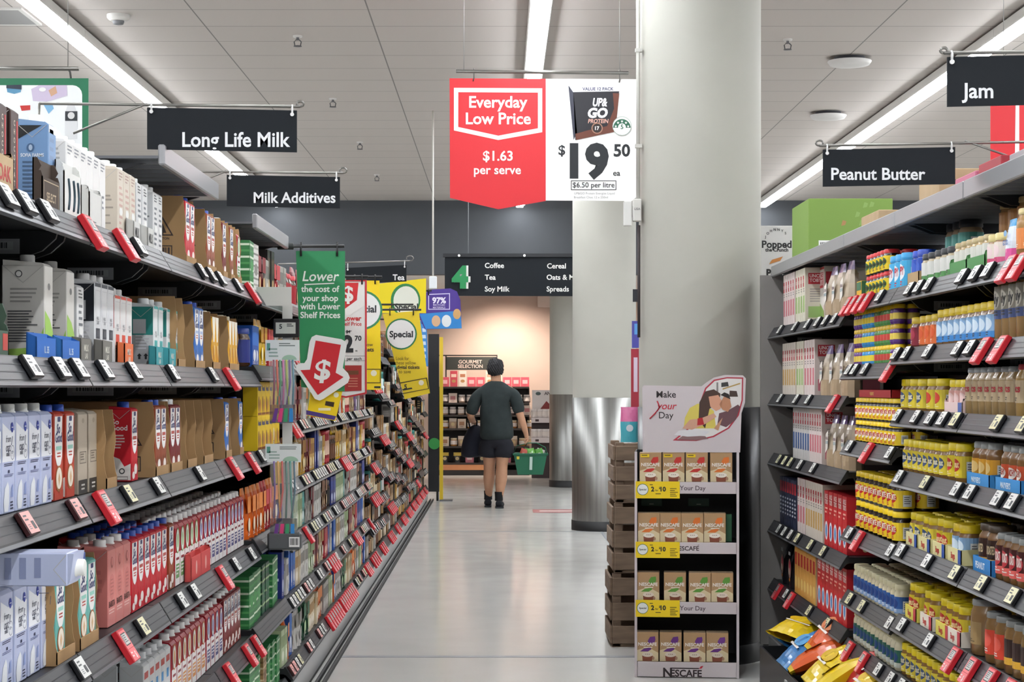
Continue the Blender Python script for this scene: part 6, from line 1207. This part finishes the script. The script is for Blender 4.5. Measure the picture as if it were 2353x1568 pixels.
gp = boxp('green_card_pack', .11, .042, .004, '2f5a4a', None, lambda m, F, w, h: m.lines(F, -w * .1, w * .2, h * .1, h * .3, 1, C('9ab8a8'), 1))
for x, d in ((1495, 'first'), (1607, 'second')): ob = gp.put((XN + n_(x, 0)[0], YN + .30, n_(0, 1174)[1])); ob.location.z = n_(0, 1247)[1] + .0; ob.location = (XN + n_(x, 0)[0], YN + D - .012, n_(0, 1174)[1]); tag(ob, f'small dark green card inside the stand, {d} from the crates', 'card')
ob = boxp('tea_carton', .03, .14, .05, '2f6a4a', None).put((XN + n_(1675, 0)[0], YN + .10, n_(0, 1247)[1] - .0015)); tag(ob, 'slim green carton at the end of the second shelf of the stand', 'box')
for r, (y0, y1) in enumerate(((1107, 1146), (1246, 1283), (1380, 1419))):
    a, b = n_(1461, y1); w_, h_ = 101 * kn, (y1 - y0) * kn; m = M(); F = FR((0, 0, 0)); m.slab(rect(0, 0, w_, h_), F, .0015, YEL); m.flat(ell(w_ * .16, h_ * .52, h_ * .34), F, C('2f6a58'), 1); m.flat(ell(w_ * .16, h_ * .52, h_ * .31), F, C('ecf0ee'), 2); m.text('Special', F, w_ * .16, h_ * .47, h_ * .11, INK, 'c', .02, 3)
    m.text('2', F, w_ * .385, h_ * .42, h_ * .26, INK, 'c', .04, 1); m.text('for', F, w_ * .48, h_ * .43, h_ * .1, INK, 'c', .02, 1); m.text('10', F, w_ * .625, h_ * .42, h_ * .26, INK, 'c', .04, 1, maxw=w_ * .13); m.text('$', F, w_ * .545, h_ * .56, h_ * .12, INK, 'c', .03, 1); m.flat(rect(w_ * .32, h_ * .78, w_ * .39, h_ * .82), F, INK, 1); m.flat(rect(w_ * .45, h_ * .25, w_ * .57, h_ * .29), F, INK, 1)
    m.lines(F, w_ * .78, w_ * .96, h_ * .06, h_ * .6, 5, C('7a6a14'), 1); t = m.obj('price_ticket'); t.location = (XN + a, YN - .0085, b); tag(t, f'yellow Special 2 for 10 ticket on the {LV[r]} strip of the display stand', 'price ticket', 'yellow tickets on the display stand')
TURN = Matrix.Translation((XN, YN, 0)) @ Matrix.Rotation(math.radians(-5.5), 4, 'Z') @ Matrix.Translation((-XN, -YN, 0))
for ob in set(COL.objects) - BEFORE:
    if ob.parent is None: ob.location = TURN @ ob.location; ob.rotation_euler.z += math.radians(-5.5)
# timber crates beside the pillar
WD = noisy('crate_timber', '6f5c4c', '8a7562', 5.0, .8, stretch=(1, 1, 6)); zc = 0
for i, hgt in enumerate((.42, .40, .345)):
    x0 = (.637, .648, .655)[i]; o = empty('timber_crate', (x0, 10.40, zc + .001), f'weathered timber crate beside the pillar, {("bottom", "middle", "top")[i]} of the stack', 'crate', None); W_, D_ = .6, .5
    for xx in (0, W_ - .05):
        for yy in (0, D_ - .05): M().box(xx, yy, 0, xx + .05, yy + .05, hgt - .002, WD, .004).obj('corner_post', o)
    for zz in (.02, hgt * .36, hgt * .70):
        for yy in (-.014, D_): M().box(0, yy, zz, W_, yy + .014, zz + hgt * .24, WD, .003).obj('slat', o)
        for xx in (-.014, W_): M().box(xx, .0, zz, xx + .014, D_, zz + hgt * .24, WD, .003).obj('slat', o)
    M().box(.0, .0, .0, W_, D_, .016, WD).obj('base', o); zc += hgt
pk = pouch('refill_pouch', .10, .20, .05, [(.55, '4fb0c0'), (1, 'd870a0')], prnt=lambda b, F, w, h: b.flat(ell(0, h * .4, w * .2, h * .1), F, C('e0e4ec'), 1)); ob = pk.put((.735, 10.42, 1.1665)); tag(ob, 'pink and turquoise refill pouch standing on the timber crates', 'pouch'); 
# cards peeking out between the pillars
for i, (x0, x1, y0, y1, c, d) in enumerate(((1454, 1480, 665, 694, '1c1f26', 'dark sign edge peeking out between the pillars'), (1452, 1480, 738, 800, '4a4aa0', 'purple and blue card peeking out between the pillars'), (1450, 1480, 802, 1000, 'a83040', 'red card peeking out between the pillars'))):
    Yp = 14.6 + i * .2; Xa, Za = px(x0, y1, Yp); m = M(); F = FR((0, 0, 0)); w_, h_ = (x1 - x0) * Yp / FPX, (y1 - y0) * Yp / FPX; m.slab(rect(0, 0, w_, h_), F, .003, C(c)); 
    if i: m.flat(rect(w_ * .2, h_ * .5, w_ * .5, h_ * .9), F, C('d8c8d8' if i > 1 else '5a9ad8'), 1, .001)
    m.slab(rect(w_ - .02, h_ * .3, 1.5 - Xa, h_ * .3 + .012), FR((0, .004, 0)), .006, ARMK); ob = m.obj('promotion_card'); ob.location = (Xa, Yp, Za); tag(ob, d, 'promotion card')
# floor sticker
o = M().flat([(-.28, -.3), (.28, -.3), (.28, .3), (-.28, .3)], FR((0, 0, .0016), 'up'), C('b87a7c', .4), 0).flat(rect(-.2, -.08, .2, .08), FR((0, 0, .0022), 'up'), C('e0d0cc'), 0).obj('floor_sticker'); o.location = ((1278 - VX) * 21.8 / FPX, 21.8, 0); tag(o, 'faded red floor sticker on the aisle beside the second pillar', 'floor sticker')
# ---------------------------------------------------------------- far end of the aisle
YGm = 30.75; kg = YGm / FPX
gm = lambda x, y: ((x - 1080) * kg, EYE - (y - VY) * kg)
XG_ = px(1080, 0, YGm)[0]
o = empty('gourmet_unit', (XG_, YGm, 0), 'dark Gourmet Selection shelving against the back wall', 'shelving unit'); BRN = C('2a2422', .6)
xl, xr = gm(1005, 0)[0], gm(1216, 0)[0]
M().box(xl, .50, 0, xr, .54, gm(0, 892)[1], BRN).obj('back_panel', o)
m = M(); F = FR((0, .30, 0)); m.slab([gm(1024, 850), gm(1140, 850), gm(1140, 820), gm(1024, 820)], F, .03, C('2c322f', .6)); a, b = gm(1080, 835); m.text('GOURMET', F, a, b, 8 * kg, C('c8b8b0'), 'c', .02, 1, e=.002, maxw=66 * kg); a, b = gm(1080, 845.5); m.text('SELECTION', F, a, b, 8 * kg, C('c8b8b0'), 'c', .02, 1, e=.002, maxw=64 * kg)
m.box(gm(1005, 0)[0], .30, gm(0, 818)[1], gm(1143, 0)[0], .33, gm(0, 815)[1], BRN); m.box(gm(1141, 0)[0], .30, gm(0, 892)[1], gm(1143, 0)[0], .33, gm(0, 815)[1], BRN); m.box(gm(1022, 0)[0], .30, gm(0, 892)[1], gm(1025, 0)[0], .33, gm(0, 818)[1], BRN); m.obj('sign_board', o)
GZ = [889, 926, 954, 985, 1026, 1064]
for i, y in enumerate(GZ):
    z = gm(0, y)[1]; M().box(xl, .0 if i < 5 else -.12, z - .03, xr, .50, z, BRN).obj('shelf', o)
M().box(xl, -.14, .09, gm(1120, 0)[0], -.12, gm(0, 1068)[1], noisy('beech_panel', 'b8794f', 'c88a5c', 3, .5)).obj('base_front', o); M().box(xl, -.10, 0, xr, .5, .09, C('1a1614')).obj('plinth', o)
for x in (1005, 1118, 1214): M().box(gm(x, 0)[0], .42, 0, gm(x, 0)[0] + .025, .50, gm(0, 892)[1], BRN).obj('upright', o)
rg = random.Random(8)
GP = {}
def gift(kind, c, c2):
    if (kind, c) not in GP:
        if kind == 'box': GP[kind, c] = boxp('gift_box', .14, .16, .1, c, None, lambda m, F, w, h: (m.flat(rect(-w * .3, h * .3, w * .3, h * .7), F, C(c2), 1), m.lines(F, -w * .2, w * .2, h * .1, h * .2, 1, C('8a6a60'), 1))[0], -1)
        elif kind == 'tall': GP[kind, c] = boxp('gift_box', .12, .265, .1, c, None, lambda m, F, w, h: (m.flat(rect(-w * .36, h * .6, w * .36, h * .8), F, C(c2), 1), m.flat(ell(0, h * .35, w * .3, h * .1), F, C('b88a5a'), 1))[0], -1)
        elif kind == 'jar': GP[kind, c] = jar('preserve_jar', .058, .135, c, c2, .03, 'e8dcd4', .2, .7)
        else: GP[kind, c] = pouch('gift_pouch', .13, .17, .07, [(.7, c), (1, c2)], prnt=lambda b, F, w, h: b.flat(ell(0, h * .4, w * .24, h * .18), F, C('d8c090'), 1), nu=6, nv=6)
    return GP[kind, c]
def gput(kind, c, c2, x, y, cname, w_): p = gift(kind, c, c2); ob = p.put((XG_ + gm(x, 0)[0], YGm + .10, gm(0, y)[1] + .001)); later(ob, f'{cname} {p.name.replace("_", " ")}', w_, 'gift food', 'gourmet goods on the back shelves')
for i, y in enumerate(GZ):
    wn = f'on the {LV[i]} gourmet shelf'; x = 1012
    while x < 1210:
        kd = (('tall', 'e8d8c8', 'c8a08a', 'cream'), ('box', 'd85a6a', 'f0b8b8', 'pink'), ('tall', 'c84a58', 'e8c8b8', 'red'), ('tall', 'e8dcd0', 'b87a5a', 'pale')) if i == 0 else (('jar', 'c8a890', 'e8e0dc', 'pale'), ('jar', '6a5a58', 'd8d0cc', 'dark'), ('box', 'dcc8bc', 'b87878', 'beige')) if i < 3 else (('jar', 'b87a3a', 'd8c8a8', 'amber'), ('box', 'd8c4b0', 'a87a5a', 'beige'), ('pouch', 'c8a88a', 'e0d0c0', 'tan')) if i < 5 else (('pouch', '2a2420', 'd8b84a', 'black'), ('box', 'd8808a', 'f0d0cc', 'rosy'))
        k = rg.choice(kd); gput(k[0], k[1], k[2], x + 10, y, k[3], wn); x += 20.5 if k[0] != 'jar' else 18.5
        if i == 5: x += 8
# white card stand on the other side of the person
o = empty('card_stand', (px(1241, 0, 29.6)[0], 29.6, 0), 'white card display stand with two ledges beside the third pillar', 'display stand'); k3 = 29.6 / FPX; c3 = lambda x, y: ((x - 1241) * k3, EYE - (y - VY) * k3)
M().box(c3(1222, 0)[0], .1, 0, c3(1275, 0)[0], .3, c3(0, 955)[1], C('3a2c2c', .6)).obj('body', o)
m = M(); F = FR((0, .1, 0)); m.slab([c3(1223, 955), c3(1276, 955), c3(1276, 897), c3(1223, 897)], F, .02, C('e6dedb', .5)); m.flat([c3(1236, 948), c3(1256, 922), c3(1264, 930), c3(1262, 944)], F, C('8a3030'), 1, .002); a, b = c3(1262, 908); m.text('ANN', F, a, b, 7 * k3, C('4a3a3a'), 'c', .02, 1, e=.002); m.flat(ell(*c3(1237, 905), 6 * k3, 4 * k3), F, C('5a6a68'), 1, .002); m.obj('header_card', o)
for y in (966, 1012): M().box(c3(1221, 0)[0], -.02, c3(0, y + 6)[1], c3(1270, 0)[0], .1, c3(0, y - 6)[1], C('e0d4d2', .5)).flat(rect(c3(1230, 0)[0], c3(0, y + 3)[1], c3(1238, 0)[0], c3(0, y - 2)[1]), FR((0, -.02, 0)), C('4a3434'), 1, .002).obj('ledge', o)
for y, wv in ((958, 'upper'), (1004, 'lower')):
    for x in (1228, 1240, 1252, 1263):
        p = gift('jar', 'e8dcd8', 'f0e8e4'); ob = p.put((px(1241, 0, 29.6)[0] + c3(x, 0)[0], 29.63, c3(0, y + 2)[1] + .003)); later(ob, 'white preserve jar', f'on the {wv} ledge of the white stand', 'gift food', 'jars on the white stand')
# black end frame with a yellow edge
Ye = 23.75; o = empty('end_frame', (px(1000, 0, Ye)[0], Ye, 0), 'black end frame with a yellow edge at the far end of the tea shelves', 'end frame'); ke = Ye / FPX; e_ = lambda x, y: ((x - 1000) * ke, EYE - (y - VY) * ke)
M().box(e_(984, 0)[0], 0, .12, e_(1009, 0)[0], .04, e_(0, 768)[1], C('1d1e22', .5)).obj('side_panel', o); M().box(e_(1010, 0)[0], -.01, e_(0, 1112)[1] * 0 + .0, e_(1018, 0)[0], .03, e_(0, 775)[1], C('e0c030', .45)).obj('yellow_edge', o); M().tube([(e_(1005, 0)[0], .02, 0), (e_(1005, 0)[0], .02, .13)], .015, C('1d1e22')).obj('foot', o); M().box(e_(1010, 0)[0], -.1, 0, e_(1040, 0)[0], .1, .02, C('6a6a6c')).obj('floor_plate', o)
m = M(); m.lathe([(.075, 0), (.075, .006)], C('3a9a4c'), 20, T=Matrix.Rotation(math.pi / 2, 4, 'X')); ob = m.obj('round_badge', o); ob.location = (e_(998, 0)[0], -.002, e_(0, 1020)[1])
# spotlights that warm the back wall
WARM = emit('warm_lens', 'ffe0c4', 30)
for i, (x, e) in enumerate(((-2.6, 75), (.10, 190), (2.9, 75))):
    o = empty('spotlight', (x, 30.35, 3.045), f'small warm ceiling spotlight before the back wall, {ordw(i + 1)} along', 'spotlight', 'warm back spotlights'); M().lathe([(.07, 0), (.07, -.03), (.055, -.035)], C('d8d4d0'), 20).obj('rim', o); M().lathe([(.05, -.036), (.05, -.038)], WARM, 20).obj('lens', o)
    ld = bpy.data.lights.new('warm_spot', 'SPOT'); ld.energy = e; ld.color = (1, .83, .70); ld.spot_size = math.radians(120); ld.spot_blend = .9; ld.shadow_soft_size = .05; lo = bpy.data.objects.new('warm_spot', ld); COL.objects.link(lo); lo.parent = o; lo.location = (0, 0, -.05); lo.rotation_euler = (math.radians(30), 0, 0)
# small box on the back wall by the third pillar
o = M().box(-.13, -.10, 0, .13, 0, .25, C('c8bcb4', .6), .01).obj('wall_speaker'); o.location = (px(1252, 0, 31.6)[0], 31.6, px(0, 707, 31.6)[1]); tag(o, 'small beige speaker box high on the back wall', 'speaker')
# ---------------------------------------------------------------- the shopper, seen from behind
def skin(name, pts, edges, mat, root=0, sub=2, parent=None):
    me = bpy.data.meshes.new(name); me.from_pydata([p[:3] for p in pts], edges, []); ob = bpy.data.objects.new(name, me); COL.objects.link(ob)
    ob.modifiers.new('s', 'SKIN'); sv = ob.data.skin_vertices[0].data
    for i, p in enumerate(pts): sv[i].radius = (p[3], p[4] if len(p) > 4 else p[3]); sv[i].use_root = (i == root)
    md = ob.modifiers.new('u', 'SUBSURF'); md.levels = sub; md.render_levels = sub
    dg = bpy.context.evaluated_depsgraph_get(); nm = bpy.data.meshes.new_from_object(ob.evaluated_get(dg)); bpy.data.objects.remove(ob)
    nm.materials.clear(); nm.materials.append(mat)
    for p in nm.polygons: p.use_smooth = True
    nm.name = name; o = bpy.data.objects.new(name, nm); COL.objects.link(o)
    if parent: o.parent = parent
    return o
SKIN = noisy('skin_tan', 'b98a6c', 'c49678', 6, .55); TEE = noisy('tee_fabric', '222b2c', '293334', 14, .9); SHORT = noisy('shorts_fabric', '14161f', '1a1c26', 14, .9); SHOE = noisy('shoe_black', '16181f', '20222b', 10, .7)
PXO, PYO = -.045, 22.4
def ch(pts, seq): return [(seq[i], seq[i + 1]) for i in range(len(seq) - 1)]
B = [(0, 0, .90, .155, .11), (0, .0, 1.05, .155, .105), (-.01, .0, 1.22, .16, .105), (-.015, .01, 1.38, .155, .10), (-.015, .01, 1.47, .10, .08), (-.008, .02, 1.545, .066, .066), (-.012, .035, 1.615, .066, .075), (-.018, .03, 1.70, .082, .096), (-.018, .02, 1.775, .062, .075),   # 0-8 torso, neck, head
     (-.17, .01, 1.435, .062), (-.225, .01, 1.40, .058), (-.285, -.01, 1.24, .052), (-.325, .02, 1.12, .050), (-.30, .17, 1.07, .038), (-.285, .27, 1.06, .028),                       # 9-14 left arm, hand forward
     (.145, .01, 1.445, .066), (.20, .01, 1.41, .062), (.255, -.02, 1.25, .054), (.285, -.02, 1.14, .052), (.335, .02, .99, .044), (.365, .05, .885, .030), (.375, .06, .845, .030, .020),     # 15-21 right arm
     (-.085, .02, .84, .10), (-.09, .05, .68, .098), (-.09, .09, .50, .072), (-.095, .12, .36, .080), (-.10, .17, .19, .050), (-.105, .19, .10, .044), (-.11, .27, .055, .040, .03), (-.115, .35, .04, .032, .02),    # 22-29 left leg
     (.08, 0, .84, .10), (.075, -.01, .68, .10), (.06, .0, .50, .074), (.055, -.02, .36, .084), (.035, -.035, .18, .052), (.026, -.04, .09, .046), (.045, .05, .045, .038, .03), (.065, .13, .035, .032, .02)]           # 30-37 right leg
E = ch(B, [0, 1, 2, 3, 4, 5, 6, 7, 8]) + [(3, 9), (9, 10)] + ch(B, [10, 11, 12, 13, 14]) + [(3, 15), (15, 16)] + ch(B, [16, 17, 18, 19, 20, 21]) + [(0, 22)] + ch(B, list(range(22, 30))) + [(0, 30)] + ch(B, list(range(30, 38)))
def finger(base, pts, r=.0085):
    k = base
    for q, p in enumerate(pts): B.append((*p, r - .001 * q)); E.append((k, len(B) - 1)); k = len(B) - 1
for i, dx in enumerate((-.026, -.009, .009, .025)):           # four fingers of the right hand closing round the basket handle
    finger(21, [(.375 + dx * .3, .062 + dx, .818 - .003 * abs(i - 1)), (.366 + dx * .2, .064 + dx * 1.05, .792), (.348, .064 + dx * 1.05, .786), (.340, .064 + dx, .803)])
finger(21, [(.352, .030, .842), (.338, .030, .822), (.346, .045, .806)], .010)
for i, dx in enumerate((-.024, -.008, .008, .022)): finger(14, [(-.285 + dx, .305, 1.052), (-.285 + dx, .325, 1.035 - .002 * i), (-.285 + dx, .318, 1.012)])
finger(14, [(-.262, .285, 1.052), (-.256, .305, 1.038)], .010)
person = skin('person', B, E, SKIN, 0); person.location = (PXO, PYO, 0); tag(person, 'person in a dark tee and black shorts walking away with a green basket', 'person')
# head details: ears, nose, eyes, mouth and hair
m = M()
for s in (-1, 1): m.lathe([(.001, -.012), (.02, -.01), (.026, 0), (.018, .008), (.001, .01)], SKIN, 12, o=(-.018 + s * .092, .03, 1.69), T=Matrix.Rotation(math.pi / 2 * s, 4, 'Y') @ Matrix.Diagonal((1.25, .8, 1, 1))); m.obj
m.obj('ears', person); m = M(); m.lathe([(.001, 0), (.010, .002), (.017, .03), (.001, .045)], SKIN, 10, o=(-.018, .122, 1.69), T=Matrix.Rotation(math.radians(160), 4, 'X')); m.obj('nose', person)
for s in (-1, 1): M().lathe([(.001, -.010), (.009, -.006), (.011, 0), (.009, .006), (.001, .010)], C('e8e4e0', .3), 12, o=(-.018 + s * .032, .112, 1.715)).obj('eye', person)
M().lathe([(.001, -.004), (.02, -.002), (.02, .002), (.001, .004)], C('9a5a50'), 12, o=(-.018, .112, 1.635), T=Matrix.Diagonal((1.1, .35, 1.6, 1))).obj('mouth', person)
rh = random.Random(2); bm = bmesh.new(); bmesh.ops.create_icosphere(bm, subdivisions=5, radius=1.0)
HC = V(-.018, .018, 1.708)
for v in bm.verts:
    d = v.co.copy(); s = .004 * math.sin(d.x * 23 + d.z * 17) + .003 * math.sin(d.y * 31 + d.x * 9) + rh.uniform(-.002, .002)
    front = d.y > .35 and d.z < .42; low = d.z < -.62
    k = .86 if (front or low) else 1.0
    if d.z > .3: s += .012 * max(0, math.sin(d.x * 9 + 1) * math.cos(d.y * 7))
    v.co = HC + V(d.x * (.102 + s) * k, d.y * (.116 + s) * k, d.z * (.130 + s) * (1 if d.z > 0 else .98) * k)
me = bpy.data.meshes.new('hair'); bm.to_mesh(me); bm.free(); me.materials.append(noisy('hair_black', '0c0b0e', '15131a', 30, .6)); [setattr(p, 'use_smooth', True) for p in me.polygons]; link('hair', me, person)
TS = [(0, .0, .80, .235, .165), (0, 0, .93, .225, .155), (-.005, 0, 1.08, .215, .145), (-.01, 0, 1.24, .22, .145), (-.015, .01, 1.37, .215, .14), (-.015, .01, 1.47, .16, .115), (-.012, .012, 1.565, .082, .078),
      (-.17, .01, 1.425, .115, .11), (-.245, .005, 1.36, .092, .09), (-.29, .0, 1.25, .088, .086), (-.325, .0, 1.13, .088, .086), (.145, .01, 1.43, .115, .11), (.215, .005, 1.385, .10, .095), (.255, -.01, 1.26, .085, .083), (.285, -.015, 1.14, .084, .082)]
skin('t_shirt', TS, ch(TS, [0, 1, 2, 3, 4, 5, 6]) + ch(TS, [4, 7, 8, 9, 10]) + ch(TS, [4, 11, 12, 13, 14]), TEE, 0, 2, person)
SS = [(0, 0, .96, .20, .14), (0, 0, .87, .215, .155), (-.085, .03, .80, .14, .15), (-.095, .05, .70, .138, .145), (-.10, .055, .60, .13, .14), (.085, 0, .80, .14, .15), (.082, -.005, .70, .138, .145), (.08, -.005, .595, .13, .14)]
skin('shorts', SS, ch(SS, [0, 1, 2, 3, 4]) + ch(SS, [1, 5, 6, 7]), SHORT, 0, 2, person)
for sx, y, z, tx in ((-.107, .19, .0, -.006), (.026, -.04, .0, .014)):
    m = M(); m.lathe([(.050, z + .09), (.049, z + .13), (.052, z + .19), (.053, z + .20)], C('101116', .9), 14, o=(sx, y - .002, 0)); m.obj('sock', person)
    SP = [(sx, y - .045, z + .052, .046, .046), (sx, y + .02, z + .072, .048, .054), (sx + tx, y + .10, z + .046, .050, .042), (sx + tx * 2, y + .18, z + .034, .046, .032), (sx + tx * 2, y + .215, z + .030, .034, .026)]
    skin('shoe', SP, ch(SP, range(5)), SHOE, 1, 2, person); m = M(); m.box(sx - .046, y - .09, .001, sx + .046 + tx, y + .225, .018, C('24262e', .6), .006); m.obj('sole', person)
# dark bag over the left arm
BP = [(-.25, .26, 1.02, .05, .05), (-.26, .26, .93, .125, .125), (-.29, .26, .80, .16, .15), (-.315, .26, .66, .175, .15), (-.31, .26, .60, .15, .13)]
bag = skin('tote_bag', [(a - 0, b, c, d, e) for a, b, c, d, e in BP], ch(BP, range(5)), noisy('bag_cloth', '0f1220', '171a2a', 9, .9), 0, 2); bag.location = (PXO, PYO, 0); tag(bag, 'bulky black bag hanging from the forearm of the person', 'bag')
m = M(); m.tube([(-.33, .20, .97), (-.35, .20, 1.06), (-.30, .20, 1.125), (-.245, .22, 1.06), (-.25, .22, .97)], .010, C('12141f', .9), 8); m.obj('handle', bag)
# green shopping basket with groceries
Xb, Zb = px(1211, 1091, 22.4); o = empty('shopping_basket', (Xb + .04, 22.46, Zb), 'green plastic shopping basket carried by the person', 'basket'); GB = C('12684a', .4); GB2 = C('0e5a40', .4)
bw, tw, bd, td, hh = .155, .205, .10, .145, .26
m = M(); lo = [(-bw, -bd, 0), (bw, -bd, 0), (bw, bd, 0), (-bw, bd, 0)]; hi = [(-tw, -td, hh), (tw, -td, hh), (tw, td, hh), (-tw, td, hh)]; sc_in = lambda P, k: [(x * k, y * k, z + .006 if z < .01 else z) for x, y, z in P]
P_ = lo + hi + sc_in(lo, .96) + sc_in(hi, .965); Q = []
for i in range(4): j = (i + 1) % 4; Q += [(i, j, 4 + j, 4 + i), (8 + j, 8 + i, 12 + i, 12 + j), (4 + i, 4 + j, 12 + j, 12 + i)]
m.add(P_, Q + [(3, 2, 1, 0), (8, 9, 10, 11)], GB); m.obj('basket_body', o)
M().box(-tw - .012, -td - .012, hh - .022, tw + .012, -td, hh + .004, GB2, .003).box(-tw - .012, td, hh - .022, tw + .012, td + .012, hh + .004, GB2, .003).box(-tw - .012, -td, hh - .022, -tw, td, hh + .004, GB2, .003).box(tw, -td, hh - .022, tw + .012, td, hh + .004, GB2, .003).obj('rim', o)
m = M(); s_ = FR((0, -.145, 0)); m.add([(-.012, -.128, .06), (.022, -.128, .06), (.026, -.148, .22), (-.008, -.148, .22)], [(0, 1, 2, 3)], C('b8d0c8')); m.obj('sticker', o); M().add([(-.165, -.146, .19), (-.135, -.146, .19), (-.133, -.149, .225), (-.168, -.149, .225)], [(0, 1, 2, 3)], C('d8c848')).obj('sticker', o)
for s in (-1, 1): M().tube([(-tw, s * .02, hh), (-tw * .8, s * .02, hh + .09), (-.02, s * .012, hh + .125), (.08, s * .012, hh + .125), (tw * .9, s * .02, hh + .07), (tw, s * .02, hh)], .006, GB2, 8).obj('handle', o)
gpk = {c: pouch('grocery_pack', .10, .17, .05, [(1, c)], prnt=lambda b, F, w, h: b.flat(ell(0, h * .5, w * .3, h * .2), F, C('e0e4d0'), 1), nu=6, nv=6) for c in ('4f9a34', '6ab048', 'd8d4d0', 'c85a48')}
for i, (x, c, tl, d) in enumerate(((-.11, 'c85a48', .3, 'red grocery pack in the basket next to the person'), (-.05, '4f9a34', .2, 'dark green grocery pack in the basket, next to the red one'), (.02, '6ab048', -.15, 'light green grocery pack in the middle of the basket'), (.08, 'd8d4d0', .35, 'white grocery pack leaning in the basket'), (.13, '4f9a34', -.2, 'dark green grocery pack at the outer end of the basket'))):
    ob = gpk[c].put((Xb + .04 + x, 22.46 + .03 * (i % 2) - .02, Zb + .15), tilt=(0, tl, 0)); tag(ob, d, 'groceries', 'groceries in the basket')
finish_labels()
